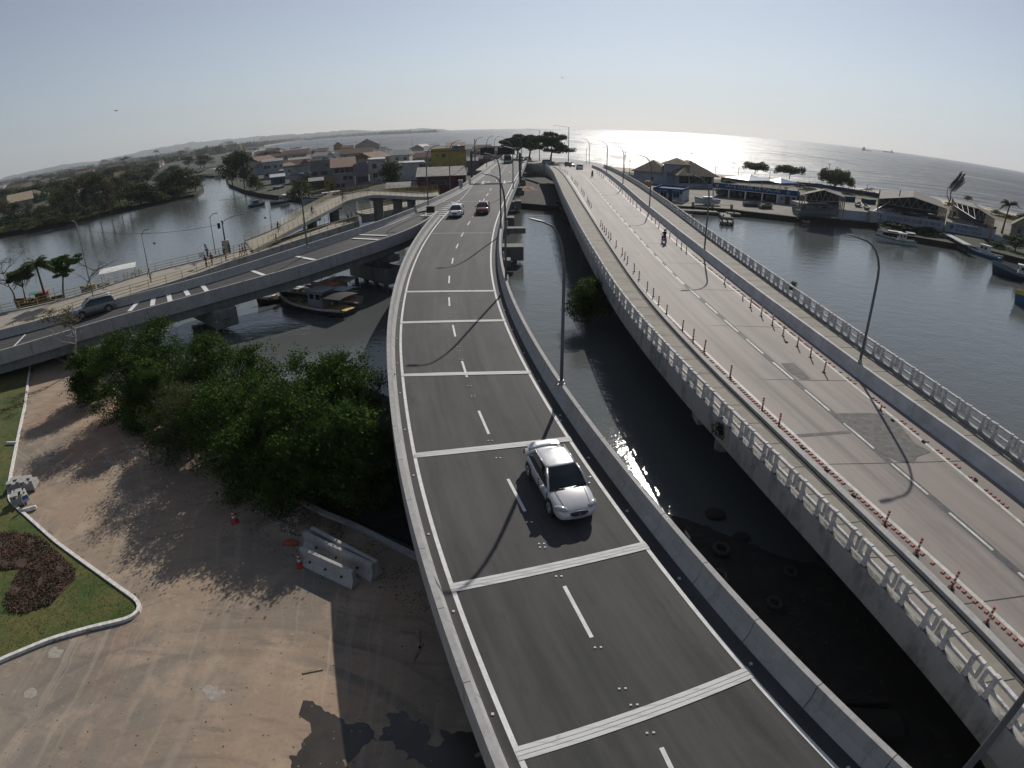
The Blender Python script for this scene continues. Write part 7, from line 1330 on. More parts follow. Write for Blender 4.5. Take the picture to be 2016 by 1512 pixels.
# ---------------------------------------------------------------- yacht club
yard = pxs([(1236, 397), (1326, 404), (1440, 411), (1468, 415), (1566, 426), (1634, 430), (1728, 438), (1850, 448), (2030, 470), (2030, 447), (1880, 420), (1740, 398), (1640, 385), (1560, 384), (1440, 376), (1330, 366), (1240, 362)], ZL+.02)
yb = MB(); yb.poly([tuple(p[:2]) for p in yard], ZL-.5, ZL+.02); yb.build('yard_paving', blend_layers('yard_concrete', (.19, .17, .14), [((.10, .09, .075), .2, .42, .62, (1, 1, 1), 'World', .8), ((.27, .245, .21), .8, .5, .72, (1, 1, 1), 'World', .5)], .9), kind='structure')
yg_ = pxs([(1400, 352), (1500, 358), (1640, 378), (1740, 388), (1900, 412), (2030, 438), (2030, 447), (1880, 421), (1740, 399), (1640, 386), (1560, 380), (1440, 368)], ZL+.03)
yb = MB(); yb.poly([tuple(p[:2]) for p in yg_], ZL-.5, ZL+.03); yb.build('club_lawn', blend_layers('dry_lawn', (.085, .08, .035), [((.16, .13, .08), .15, .45, .65, (1, 1, 1), 'World', .8), ((.05, .06, .02), .5, .5, .7, (1, 1, 1), 'World', .7)], .95), kind='structure')
bl = (.015, .055, .14); cw = (.33, .36, .42)
roof_c = mat('club_tiles', (.17, .135, .09), .95, .4, 1.2, coord='World', fine=.25)
t_, W2, h2, rz2 = H_('white clubhouse with weathered tiled hip roofs facing the old bridge, left wing', (1247, 360), (1312, 364), 336, 12, cw, 'hip', roof_c, wins=((.55, .35, .9, .9),), rh=3.4, over=.9)
H_('taller central block of the white clubhouse with dark pipes and pyramid roof', (1305, 364), (1351, 367), 322, 10, (.28, .31, .37), 'hip', roof_c, wins=((.72, .35, 2.6, 1.), (.2, .4, .5, 1.6)), rh=1.8, over=.8)
H_('glazed right wing of the clubhouse with drooping tiled roof', (1337, 369), (1404, 371), 345, 15, (.27, .30, .37), 'hip', roof_c, wins=((.12, .35, 3.2, 2.2), (.42, .35, 3.0, 2.2), (.60, .35, 2.4, 2.2), (.8, .35, 3.0, 2.2)), rh=4.2, over=1.4)
H_('flat roofed blue and white gatehouse on the quay below the clubhouse', (1285, 394), (1342, 399), 373, 9, (.35, .38, .43), 'flat', hmat(bl), wins=((.12, .35, 1.0, 1.7), (.36, .35, 1.5, 1.7), (.80, .42, 1.5, 1.6)), door=.6, bands=((.78, 1.08, bl),))
t = thing('bin_cover', 'orange dome cover on the roof left of the gatehouse', 'cover', at(1275, 362, 4.5)); mb = MB(); mb.ball((0, 0, 0), 1.3, 8, 0, (1, .8, .7)); mb.build('dome', mat('dome_orange', (.4, .2, .1)), t)
# boathouse with lettered parapet
def letters(s, size, m, parent, loc, rot, thick=.03, name='lettering', bold=.0, w_=None):
    cu = bpy.data.curves.new('text', 'FONT'); cu.body = s; cu.size = size; cu.extrude = thick; cu.offset = bold; cu.align_x = 'LEFT'; cu.align_y = 'BOTTOM'; tmp = bpy.data.objects.new('text', cu); col.objects.link(tmp); dg = bpy.context.evaluated_depsgraph_get(); me = bpy.data.meshes.new_from_object(tmp.evaluated_get(dg)); bpy.data.objects.remove(tmp); me.materials.clear(); me.materials.append(m); o = link(me, name, parent, loc)
    if w_: x = [v.co.x for v in me.vertices]; k = w_/(max(x)-min(x)); me.transform(Matrix.Diagonal((k, 1, 1, 1)))
    o.rotation_euler = rot; return o
def wheel_mark(parent, x, z, r, m, y=-.06, name='wheel_emblem'):
    mb = MB(); mb.torus((x, y, z), r*.72, r*.10, 20, 6, 0, 'y', 1); mb.torus((x, y, z), r*.25, r*.08, 14, 6, 0, 'y'); [mb.tube([(x, y, z), (x+r*cos(a), y, z+r*sin(a))], r*.06, 4) for a in [k*pi/4 for k in range(8)]]; return mb.build(name, m, parent)
let_w = mat('letter_white', (.38, .42, .50), .7); let_b = mat('letter_blue', (.02, .04, .13), .7)
za = ZL; a, b = at(1402, 386, za), at(1566, 404, za); h_t, h_b = tall(a, 359), tall(a, 369.5); W_ = float(np.linalg.norm(b-a)); rz = atan2(b[1]-a[1], b[0]-a[0])
t = thing('boathouse', 'long open boathouse with blue lettered parapet, slim columns and roof terrace', 'boathouse', a, rz); D2 = 13.
mb = MB(); mb.box((W_/2, D2/2, h_b), (W_, D2, .3)); mb.box((W_/2, D2, 0), (W_, .2, h_b)); mb.build('roof_slab', hmat((.2, .2, .21)), t)
mb = MB(); mb.box((W_/2, -.1, h_b), (W_+.2, .25, h_t-h_b)); mb.box((W_+.02, D2/2, h_b), (.22, D2, h_t-h_b)); mb.build('parapet', hmat(bl), t)
mb = MB(); mb.box((W_/2, -.12, h_b-.12), (W_+.2, .3, .14)); [mb.box((W_*u, 0, 0), (.35, .35, h_b)) for u in (.01, .2, .4, .6, .78)]; mb.build('column', white_g, t)
mb = MB(); mb.box((W_*.89, D2*.4, 0), (W_*.22, D2*.8, h_b)); mb.build('wall', hmat((.33, .34, .36)), t); mb = MB(); [mb.box((W_*u, -.05, 0), (1.2, .3, 2.3)) for u in (.9,)]; mb.box((W_*.97, -.05, 1.2), (1., .3, 1.)); mb.build('door', wn_g, t)
wheel_mark(t, W_*.055, (h_t+h_b)/2, (h_t-h_b)*.34, let_w, -.28); wheel_mark(t, W_*.90, (h_t+h_b)/2, (h_t-h_b)*.34, let_w, -.28)
letters('IATE CLUBE DE MACAÉ', (h_t-h_b)*.95, let_w, t, (W_*.155, -.26, h_b+(h_t-h_b)*.15), (pi/2, 0, 0), .03, bold=0, w_=W_*.65)
wheel_mark(t, W_*.83, h_b*.55, h_b*.2, hmat((.05, .12, .25)), -.05, 'life_ring')
for i, u in enumerate((.05, .12, .26, .33, .46, .54, .66, .72)):
    q = a+(b-a)*u; q = q+np.array([-sin(rz), cos(rz), 0])*(2.5+(i % 3)); boat('pale dinghy stored in the boathouse, %s from the left' % ['first', 'second', 'third', 'fourth', 'fifth', 'sixth', 'seventh', 'eighth'][i], None, None, .38, (.20, .21, .22), (.10, .12, .14), (.1, .1, .1), .9, None, None, loc=q+[0, 0, .75], rz=rz-1.5+.2*sin(i*3), L_=4.2, group='dinghies stored in the boathouse')
def peaked(label, px0, px1, yb, yt, z, c):
    a, b = at(px0, yb, z), at(px1, yb, z); w_ = float(np.linalg.norm(b-a)); c0 = (a+b)/2+np.array([0, w_*.35, 0]); t = thing('canopy', label, 'canopy', c0, atan2(b[1]-a[1], b[0]-a[0])); h = tall(c0, yt); mb = MB(); rings = []
    for k in range(6): u = k/5; r = w_/2*(1-u)**1.25+.03; rings.append([(r*sx*(1), r*sy*.75, h*.35+h*.65*u) for sx, sy in ((-1, -1), (0, -1.0+.04*(1-u)), (1, -1), (1, 0), (1, 1), (0, 1), (-1, 1), (-1, 0))])
    mb.loft(rings); mb.build('roof', mat('fabric_%d' % int(c[2]*100), c, .35, .1, .7), t, smooth=False); mb = MB(); [mb.cyl((sx*w_*.48, sy*w_*.36, -2.2), .07, 2.2+h*.36, 6) for sx in (-1, 1) for sy in (-1, 1)]; mb.build('post', steel, t)
peaked('white peaked fabric canopy on the boathouse terrace', 1460, 1512, 360, 343, a[2]+h_t+1.2-1, (.5, .53, .58)); peaked('dark blue peaked fabric canopy on the boathouse terrace', 1527, 1563, 364, 350.5, a[2]+h_t, (.04, .10, .28))
# grey gabled shelter with a boat under it, broken white wall, containers
def shed(label, FL, FR, BL, BR, peak_f, peak_b, zbase, m, name='boat_shed', posts=6, z_e=4.5, front=None):
    """roof given by pixel corners: eaves left/right front and back plus ridge ends"""
    P3 = [at(*p, zbase+z) for p, z in ((FL, z_e), (peak_f, z_e+1.6), (FR, z_e), (BL, z_e), (peak_b, z_e+1.6), (BR, z_e))]; t = thing(name, label, 'shed')
    mb = MB(); th = np.array([0, 0, .15]); mb.loft([[P3[0], P3[1], P3[2], P3[2]-th, P3[1]-th, P3[0]-th], [P3[3], P3[4], P3[5], P3[5]-th, P3[4]-th, P3[3]-th]]); mb.build('roof', m, t)
    mb = MB()
    for A_, B_ in ((P3[0], P3[3]), (P3[2], P3[5])):
        for k in range(posts): q = A_+(B_-A_)*(k/(posts-1)); mb.cyl((q[0], q[1], zbase), .14, q[2]-zbase-.1, 8)
    mb.build('post', wood_l, t); mb = MB(); n_ = 8
    for s in ((0, 1), (1, 2)):
        A_, B_ = P3[s[0]], P3[s[1]]; lo = min(A_[2], B_[2])-.9; prev = None
        for k in range(n_+1):
            q = A_+(B_-A_)*k/n_; u_ = q-[0, -.15, .2]; l_ = np.array([q[0], q[1]+.15, lo if s == (0, 1) else lo]); p_ = u_ if k % 2 else l_
            if prev is not None: mb.tube([prev, p_], .05, 4)
            prev = p_
        mb.tube([np.array([A_[0], A_[1]+.15, lo]), np.array([B_[0], B_[1]+.15, lo])], .06, 4)
    mb.build('truss', steel, t); A_, B_ = P3[3], P3[5]; mb = MB(); nn = np.array([0, .3, 0]); mb.loft([[tuple(A_+nn), tuple(B_+nn), tuple((B_+nn)*[1, 1, 0]+[0, 0, zbase]), tuple((A_+nn)*[1, 1, 0]+[0, 0, zbase])], [tuple(A_+nn*2), tuple(B_+nn*2), tuple((B_+nn*2)*[1, 1, 0]+[0, 0, zbase]), tuple((A_+nn*2)*[1, 1, 0]+[0, 0, zbase])]]); mb.build('interior_shade_screen', mat('interior_shade_paint', (.035, .033, .03), .9), t); return t, P3  # dark screen added behind the posts, painting the shade inside the shed
shroof = mat('shed_sheeting', (.11, .097, .083), .85, .15, .3, coord='World')
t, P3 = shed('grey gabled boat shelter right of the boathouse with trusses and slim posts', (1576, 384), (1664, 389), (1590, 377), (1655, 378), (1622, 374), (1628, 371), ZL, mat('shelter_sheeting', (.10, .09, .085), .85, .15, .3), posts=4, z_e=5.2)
q = (P3[0]+P3[2])/2; boat('large covered motor cruiser stored beneath the grey gabled shelter', None, None, .3, (.16, .18, .2), (.1, .1, .1), (.1, .1, .12), 1.6, [(.5, .4, .7, 1.2, (.09, .10, .12))], loc=(q[0], q[1]+2, ZL+.9), rz=.2, L_=12)
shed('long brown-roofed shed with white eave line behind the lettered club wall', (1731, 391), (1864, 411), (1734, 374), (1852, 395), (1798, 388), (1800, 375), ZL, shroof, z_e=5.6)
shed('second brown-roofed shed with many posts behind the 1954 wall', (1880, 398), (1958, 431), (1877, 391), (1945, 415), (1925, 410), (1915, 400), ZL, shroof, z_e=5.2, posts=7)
for k, (px, py) in enumerate([(1752, 421), (1778, 424), (1806, 428), (1834, 432), (1900, 442), (1925, 447), (1940, 452)]):
    boat('stored boat in the brown-roofed sheds, %s from the left' % ['first', 'second', 'third', 'fourth', 'fifth', 'sixth', 'seventh'][k], None, None, .34, (.05, .06, .08) if k % 2 else (.3, .32, .34), (.1, .1, .12), (.1, .1, .1), 1.0, [(.5, .3, .6, .7, (.2, .22, .24))] if k % 3 == 0 else None, loc=at(px, py, ZL+.9), rz=-1.2+.3*sin(k*5), L_=6.5, group='boats stored under the brown-roofed sheds')
def wallpx(label, A, B, ytA, m, z=ZL, th=.3, name='wall'):
    a, b = at(A[0], A[1], z), at(B[0], B[1], z); h = tall(a, ytA); W_ = float(np.linalg.norm(b-a)); t = thing(name, label, 'wall', a, atan2(b[1]-a[1], b[0]-a[0])); mb = MB(); mb.box((W_/2, th/2, -1.4), (W_, th, h+1.4)); mb.build('masonry', m, t); mb = MB(); mb.box((W_/2, th/2, h), (W_+.1, th+.12, .08)); mb.build('coping', m, t); return t, W_, h
ww = blend_layers('whitewashed_wall', (.34, .37, .42), [((.2, .2, .2), .8, .5, .72, (1, 1, .3), 'World', .6), ((.12, .12, .11), 3, .6, .75, (1, 1, .3), 'World', .5)], .9)
t, W_, h = wallpx('long white club wall lettered FUNDEIO IATE CLUBE DE MACAE with a blue anchor', (1722, 436), (1854, 455), 417, ww)
letters('FUNDEIO IATE CLUBE DE MACAE', h*.52, let_b, t, (W_*.17, -.03, h*.30), (pi/2, 0, 0), .02, bold=0, w_=W_*.80)
mb = MB(); ax, az = W_*.075, h*.18; s_ = h*.62; mb.box((ax, -.03, az), (.12, .05, s_*.85)); mb.torus((ax, -.03, az+s_*.93), s_*.09, .05, 12, 5, 0, 'y'); mb.box((ax, -.03, az+s_*.72), (s_*.42, .05, .12)); mb.tube([(ax+s_*.42*cos(v), -.03, az+s_*.32+s_*.34*sin(v)) for v in [pi+k*pi/10 for k in range(11)]], .07, 5); mb.build('anchor_emblem', let_b, t)
t, W_, h = wallpx('white club wall lettered FUNDADO 9/01/1954 with a ship wheel', (1860, 455), (1957, 472), 437, ww)
letters('FUNDADO', h*.45, let_b, t, (W_*.20, -.03, h*.52), (pi/2, 0, 0), .02, bold=0, w_=W_*.50); letters('9/01/1954', h*.45, let_b, t, (W_*.19, -.03, h*.08), (pi/2, 0, 0), .02, bold=0, w_=W_*.52); wheel_mark(t, W_*.12, h*.6, h*.28, let_b, -.03)
wallpx('low bluish white wall continuing right of the 1954 wall', (1957, 474), (1990, 482), 463, ww)
wallpx('white quay wall left of the anchor, below the blue containers', (1650, 431), (1722, 437), 413, ww)
t, W_, h = wallpx('ruined white wall with window gaps standing on the quay beside the red speedboat', (1568, 424), (1636, 429), 404, ww, th=.6); mb = MB(); [mb.box((W_*u, .25, h*v), (W_*w_, .8, h*q)) for u, v, w_, q in ((.27, .28, .12, .45), (.76, .52, .2, .24))]; mb.build('gap', wn_g, t); mb = MB(); mb.box((W_*.55, 2, h+.05), (W_*1.05, 5, .5), 0, 0, (.98, .98)); mb.build('roof_slab', conc_old, t)
for px0, px1, yb_, yt in ((1664, 1683, 397, 387), (1706, 1724, 402, 393)):
    a, b = at(px0, yb_, ZL), at(px1, yb_+1, ZL); W_ = float(np.linalg.norm(b-a)); h = tall(a, yt); t = thing('container', 'dark blue flat container on the club lawn, '+('left one' if px0 < 1700 else 'right one by the long shed'), 'container', a, atan2(b[1]-a[1], b[0]-a[0])); mb = MB(); mb.box((W_/2, 1.2, 0), (W_, 2.4, h)); [mb.box((W_*k/12, -.03, .1), (.08, .06, h-.2)) for k in range(1, 12)]; mb.build('body', hmat((.02, .045, .09)), t); mb = MB(); mb.box((W_/2, 1.2, h), (W_+.1, 2.5, .1)); mb.build('lid', hmat((.05, .07, .1)), t)
t = thing('fence', 'long low blue fence between the club and the beach', 'fence'); Q = resample([at(x, y, ZL) for x, y in ((1420, 358), (1515, 363), (1600, 369), (1655, 377), (1735, 391), (1745, 392))], step=5); mb = MB(); [mb.box((p[0], p[1], ZL), (.25, .25, 1.9)) for p in Q]; mb.build('post', hmat((.08, .1, .14)), t); mb = MB(); sweep(mb, Q, [(-.06, .1), (-.06, 1.6), (.06, 1.6), (.06, .1)]); mb.build('panel', hmat((.02, .05, .10)), t)
# quay docks
dock = mat('dock_concrete', (.16, .15, .13), .9, .3, 1)
for (ax, ay, bx_, by, w_, lab) in ((1326, 411, 1456, 419, 3.2, 'long low concrete dock in front of the boathouse quay'), (1416, 413, 1434, 428, 2.2, 'short wooden gangway running out from the dock'), (1418, 434, 1444, 436, 3., 'square float at the end of the gangway'), (1340, 420, 1356, 424, 3., 'small dock stub left of the gangway')):
    a, b = at(ax, ay, .7), at(bx_, by, .7); t = thing('dock', lab, 'dock', (a+b)/2-[0, 0, .7], atan2(b[1]-a[1], b[0]-a[0])); L_ = float(np.linalg.norm(b-a)); mb = MB(); mb.box((0, 0, .25), (L_, w_, .45)); mb.build('deck', dock, t); mb = MB(); [mb.cyl((s*L_*.4, q*w_*.4, -1.5), .15, 2.6, 8) for s in (-1, 0, 1) for q in (-1, 1)]; mb.build('pile', wood_d, t)
t = thing('quay_posts', 'row of stone posts with white rail along the quay below the gatehouse', 'railing'); Q = resample([at(x, y, ZL) for x, y in ((1326, 403), (1380, 407), (1440, 411))], step=4.2); mb = MB(); [mb.box((p[0], p[1], ZL), (.5, .5, 1.)) for p in Q]; mb.build('post', hmat((.25, .23, .2)), t); mb = MB(); mb.tube([(p[0], p[1], ZL+.7) for p in Q], .06, 5); mb.build('rail', white_g, t)
a, b = at(1862, 460, 1.9), at(1906, 483, 1.9); t = thing('pier', 'narrow pier with pale sheet roof running out towards the blue hulled boat', 'pier', (a+b)/2-[0, 0, 1.9], atan2(b[1]-a[1], b[0]-a[0])); L_ = float(np.linalg.norm(b-a)); mb = MB(); mb.box((0, 0, 1.9), (L_, 1.8, .12)); mb.build('roof', mat('pier_roof', (.32, .36, .38)), t); mb = MB(); [mb.cyl((s*L_/8, q*.7, -1), .08, 2.9, 6) for s in range(-4, 5) for q in (-1, 1)]; mb.box((0, 0, .6), (L_, 1.3, .12)); mb.build('post', wood_d, t)
H_('low house with tiled roof and round bush at the right edge behind the walls', (1988, 462), (2030, 466), 443, 12, (.2, .19, .18), 'hip', roof_c, wins=((.4, .3, 1., 1.2),), rh=2.4)
t = thing('navigation_mark', 'curved white boom on a dark stone block at the end of the quay wall', 'davit', at(1716, 437, ZL)); mb = MB(); mb.box((0, 0, -1), (2.0, 1.6, 3.6)); mb.build('block', conc_old, t); mb = MB(); mb.tube([(0, 0, 2.5), (1.8, 0, 3.6), (4.2, 0, 5.2)], .12, 6); mb.build('boom', white_g, t)
# clutter on the club yard and along its beach: bushes, small trees, cradled boats, sheds
for i, (k, px, py, yt, w_) in enumerate((('l1', 1432, 360, 353, 26), ('r2', 1575, 372, 361, 20), ('l2', 1596, 376, 369, 26), ('r1', 1690, 384, 374, 16), ('l1', 1672, 384, 379, 20), ('r2', 1722, 388, 379, 16), ('l1', 1872, 405, 399, 24), ('r1', 1896, 408, 398, 18), ('l1', 1930, 418, 411, 30), ('r2', 1960, 424, 413, 22), ('l1', 1985, 430, 422, 28), ('r1', 2010, 436, 424, 24), ('r1', 1240, 356, 344, 20), ('l1', 1424, 372, 366, 18))):
    put(k, px, py, yt, w_*1.3, '%s dark green shrub on the club grounds, %s' % (['round', 'low', 'leafy'][i % 3], ['left of the boathouse', 'behind the gabled shelter', 'right of the gabled shelter', 'by the containers', 'between the containers', 'left of the long shed', 'between the two sheds', 'behind the second shed', 'behind the 1954 wall', 'right of the second shed', 'left of the tiled house', 'behind the tiled house', 'left of the clubhouse', 'beside the boathouse stairs'][i]), 'shrubs on the club grounds')
for i, (px, py, lab) in enumerate(((1480, 404, 'on the quay below the lettered parapet'), (1508, 408, 'second along the quay below the lettered parapet'), (1690, 405, 'on the yard behind the low white wall'), (1705, 410, 'second behind the low white wall'), (1875, 430, 'in the gap between the two sheds'))):
    boat('small dark dinghy lying %s' % lab, None, None, .36, (.10, .11, .12), (.2, .2, .2), (.12, .1, .08), .7, None, None, loc=at(px, py, ZL+.35), rz=.4*i, L_=4.4, group='dinghies on the club yard')
H_('low tiled storehouse behind the gap of the club walls', (1868, 426), (1884, 429), 414, 8, (.12, .12, .12), 'gable', roof_c, rh=1.)
H_('dark lean-to workshop between boathouse and gabled club shelter', (1560, 398), (1582, 400), 384, 9, (.09, .09, .10), 'shed', rh=1., door=.6)
# ---------------------------------------------------------------- things on the dirt lot
def nj(label, T0, T1):
    a, b = at(*T0, ZG+.85), at(*T1, ZG+.85); L_ = float(np.linalg.norm((b-a)[:2])); c = (a+b)/2; t = thing('concrete_barrier', label, 'barrier', (c[0], c[1], ZG), atan2(b[1]-a[1], b[0]-a[0]), 'spare precast barriers on the dirt lot'); mb = MB()
    mb.loft([[(x, y, z) for y, z in ((-.30, 0), (-.28, .1), (-.13, .35), (-.085, .85), (.085, .85), (.13, .35), (.28, .1), (.30, 0))] for x in (-L_/2, L_/2)]); bevel(mb.build('body', conc, t), .012)
    mb = MB(); [mb.cyl((x*L_, -.22, .36), .045, .12, 8, 0, axis='y') for x in (-.3, .0, .3)]; mb.build('lifting_hole', black, t)
nj('front barrier of the three precast pieces beside the cone', (591, 1077), (695, 1124)); nj('middle and longest barrier of the three precast pieces', (598, 1046), (734, 1110)); nj('rear barrier of the three precast pieces, nearest the river wall', (613, 1037), (742, 1105))
def cone(label, px, py, tilt=0.):
    t = thing('traffic_cone', label, 'cone', at(px, py, ZG), .5, 'cones on the dirt lot'); mb = MB(); mb.box((0, 0, 0), (.38, .38, .04)); mb.build('base', red_p, t); mb = MB(); [mb.cyl((0, 0, z0), r0, h_, 14, mi, r1) for z0, h_, r0, r1, mi in ((.04, .26, .14, .10, 0), (.30, .13, .10, .08, 1), (.43, .10, .08, .062, 0), (.53, .08, .062, .05, 1), (.61, .14, .05, .025, 0))]; mb.build('shell', [red_p, white_g], t); t.rotation_euler = (tilt, 0, .5)
cone('orange cone with white band leaning against the front precast barrier', 592, 1114); cone('plain orange cone standing alone in the tree shade', 463, 1028)
mb = MB(); c = at(573, 1070, ZG); mb.ball((c[0], c[1], c[2]+.05), .42, 9, 0, (1, .5, .25)); mb.build('barrier_net', mat('orange_net', (.30, .06, .03), .8), label='crumpled orange safety net left of the precast barriers', cat='net')
pv = blend_layers('paver_concrete', (.36, .355, .34), [((.28, .28, .27), 5, .5, .7, (1, 1, 1), 'Object', .6)], .9)
for px, py, rz, lay, lab in ((62, 962, .35, 6, 'right stack of grey pavers on a pallet by the lawn kerb'), (34, 962, .5, 5, 'rear left stack of grey pavers touching the kerb corner'), (42, 990, .65, 6, 'front stack of grey pavers beside the blue chair')):
    t = thing('paver_stack', lab, 'pavers', at(px, py, ZG), rz, 'pallets of pavers'); mb = MB(); [mb.box((x, 0, 0), (.1, .9, .1)) for x in (-.38, 0, .38)]; [mb.box((0, y, .1), (.95, .12, .03)) for y in (-.4, -.2, 0, .2, .4)]; mb.build('pallet', wood_l, t); mb = MB(); r2 = random.Random(px)
    for l_ in range(lay):
        for i in range(9):
            for j in range(2):
                if l_ >= lay-2 and r2.random() < .45: continue
                mb.box((-.40+i*.1, -.21+j*.42, .13+l_*.105), (.09, .40, .098), r2.uniform(-.03, .03))
    mb.build('pavers', pv, t)
t = thing('metal_chair', 'blue and white tubular chair standing on the kerb stones in front of the paver stacks', 'chair', at(57, 997, ZG), 2.5); sb = mat('chair_blue', (.05, .10, .2), .5)
mb = MB()
for s in (-1, 1): mb.tube([(-.2, s*.2, 0), (-.16, s*.2, .45), (-.26, s*.2, .9)], .015, 5); mb.tube([(.22, s*.2, 0), (.18, s*.2, .45), (-.16, s*.2, .45)], .015, 5)
mb.tube([(-.26, -.2, .9), (-.3, 0, .98), (-.26, .2, .9)], .015, 5); mb.build('frame', white_g, t); mb = MB(); mb.cyl((0, 0, .45), .22, .03, 14); mb.build('seat', sb, t); mb = MB(); mb.box((-.24, 0, .62), (.02, .36, .25)); mb.build('backrest', sb, t)
for px, py, rz, lab in ((58, 1005, .55, 'kerb stone lying in front of the paver stacks'), (24, 875, .1, 'white kerb stone set crosswise into the lawn edge')): mb = MB(); mb.box((0, 0, 0), (.95, .16, .22)); bevel(mb.build('kerb_stone', mat('whitewashed_kerb', (.6, .6, .6)), None, at(px, py, ZG+.05), rz, label=lab, cat='kerb stone'), .02)
# tyres and slabs on the mud
for px, py, s, lab in ((1420, 1082, 1., 'upper tyre lying on the dark mud beside the viaduct'), (1412, 1137, 1.1, 'lower tyre half hidden by the viaduct barrier'), (1556, 1126, .75, 'small tyre on the dark mud near the old bridge column'), (1524, 1188, .8, 'tyre sunk in the mud below the small one')):
    t = thing('tyre', lab, 'tyre', at(px, py, .28), 0, 'tyres on the mud'); t.rotation_euler = (.1, .08, 0); mb = MB(); mb.torus((0, 0, .05), .34*s, .11*s, 22, 8, 0, 'z', .9); mb.build('tread', mat('muddy_rubber', (.045, .04, .034), .9, .3, 5), t)
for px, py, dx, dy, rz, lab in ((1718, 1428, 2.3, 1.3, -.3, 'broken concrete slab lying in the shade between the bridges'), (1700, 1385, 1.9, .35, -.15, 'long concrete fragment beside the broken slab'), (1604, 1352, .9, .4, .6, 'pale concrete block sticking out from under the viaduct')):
    mb = MB(); mb.box((0, 0, 0), (dx, dy, .22), 0, 0, (.93, .85)); bevel(mb.build('concrete_slab', mud, None, at(px, py, .25), rz, label=lab, cat='slab'), .03)  # slabs take the dark mud colour, painting in the gap's deep shade
# litter, stones and rubble
mb = MB(); r2 = random.Random(5)
for i in range(330):
    px, py = r2.uniform(470, 600), r2.uniform(945, 1060)
    if abs((py-945)-(px-480)*.75) > 45: continue
    p = at(px, py, ZG); s = r2.uniform(.03, .12); mb.ball((p[0], p[1], ZG+s*.3), s, 5, i % 3, (1, r2.uniform(.5, 1), .6))
for i in range(70): px, py = r2.uniform(490, 590), r2.uniform(950, 1050); p = at(px, py, ZG); a = r2.uniform(0, 3); l_ = r2.uniform(.3, .9); mb.tube([p+[0, 0, .05], p+[cos(a)*l_, sin(a)*l_, r2.uniform(.05, .5)]], .015, 4, 3)
mb.build('rubble_heap', [conc_old, mat('rubble_pale', (.3, .28, .25)), mat('rubble_brown', (.12, .09, .06)), wood_l], kind='stuff', label='heap of rubble and sticks along the river wall above the precast barriers')
mb = MB()
for i in range(900):
    px, py = r2.uniform(0, 900), r2.uniform(760, 1512); p = at(px, py, ZG)
    if not inside(p, [tuple(q[:2]) for q in lotout]) or inside(p, lawn): continue
    s = r2.uniform(.008, .035); mb.ball((p[0], p[1], ZG+s*.2), s, 4, i % 3, (1, 1, .5))
for i in range(420):
    px, py = r2.uniform(1290, 1750), r2.uniform(1040, 1512); p = at(px, py, .25)
    if not inside(p, edge): continue
    s = r2.uniform(.02, .09); mb.ball((p[0], p[1], .16+s*.2), s, 5, 2, (1, r2.uniform(.5, 1), .7))
rs2 = np.random.RandomState(12); PP = []
for i in range(9000):
    u = rs2.random(); k_ = rs2.randint(0, len(WL)-2); p = WL[k_]+(WL[k_+1]-WL[k_])*u; d_ = abs(rs2.normal())*1.5; q = p+np.array([-.45*d_, -.9*d_, 0])
    if mnoise.noise((q[0]*.7, q[1]*.7, 1.)) < -.1+.1*d_/3: continue
    if inside((q[0], q[1]), [tuple(v[:2]) for v in lotout]): PP.append([q[0], q[1], ZG+.012])
link(leafmesh('leaf_litter', np.array(PP), np.tile([0, 0, 3.], (len(PP), 1)), .05, mat('litter_leaves', (.05, .035, .02), .95, .5, 3, c2=(.16, .11, .06)), rs2, .6, .5), 'leaf_litter', kind='stuff', label='brown fallen leaves and twigs along the foot of the river wall')
mb.build('stones', [conc_old, mat('rubble_pale', (.3, .28, .25)), mat('rubble_dark', (.05, .04, .03))], kind='stuff', label='scattered pebbles and litter on the dirt and mud')
for (ax, ay, bx_, by, lab) in ((812, 1302, 831, 1268, 'short pale plank lying in the viaduct shade'), (822, 1242, 826, 1278, 'second short plank right of the first in the viaduct shade'), (352, 925, 378, 932, 'grey board lying in the mangrove shade'), (596, 1325, 636, 1317, 'thin stick on the sunny edge of the viaduct shadow')):
    a, b = at(ax, ay, ZG), at(bx_, by, ZG); mb = MB(); mb.box((0, 0, 0), (float(np.linalg.norm(b-a)), .1 if ax < 820 and ax != 352 else .12 if ax != 352 else .4, .04)); mb.build('plank', wood_l, None, (a+b)/2, atan2(b[1]-a[1], b[0]-a[0]), label=lab, cat='plank')
# wet patches on the lot in the viaduct shade: outline follows a noise field
wet = mat('wet_ground', (.045, .038, .03), .3, .25, 1, coord='World', spec=.6)
def wetpatch(x0, x1, y0, y1, keep, step=.07, m=None, name='puddle', dz=.006, fr=.75):
    mb = MB(); nx, ny = int((x1-x0)/step), int((y1-y0)/step)
    f = lambda i, j: mnoise.fractal((( x0+i*step)*fr, (y0+j*step)*fr, 4.7), 1., 2., 4)+keep(x0+i*step, y0+j*step)
    V = np.array([[f(i, j) for j in range(ny+1)] for i in range(nx+1)])
    for i in range(nx):
        for j in range(ny):
            c = [(i, j), (i+1, j), (i+1, j+1), (i, j+1)]; P = []
            for k in range(4):
                a_, b_ = c[k], c[(k+1) % 4]; va, vb = V[a_], V[b_]
                if va > 0: P.append((x0+a_[0]*step, y0+a_[1]*step, ZG+dz))
                if (va > 0) != (vb > 0): u = va/(va-vb); P.append((x0+(a_[0]+(b_[0]-a_[0])*u)*step, y0+(a_[1]+(b_[1]-a_[1])*u)*step, ZG+dz))
            if len(P) > 2: mb.add(P, [tuple(range(len(P)))])
    mb.build(name, m or wet, kind='structure')
c = at(770, 1470, ZG); wetpatch(c[0]-3.4, c[0]+3.6, c[1]-4.5, c[1]+1.6, lambda x, y: .18-.035*((x-c[0])**2+(y-c[1]+1)**2*.7))
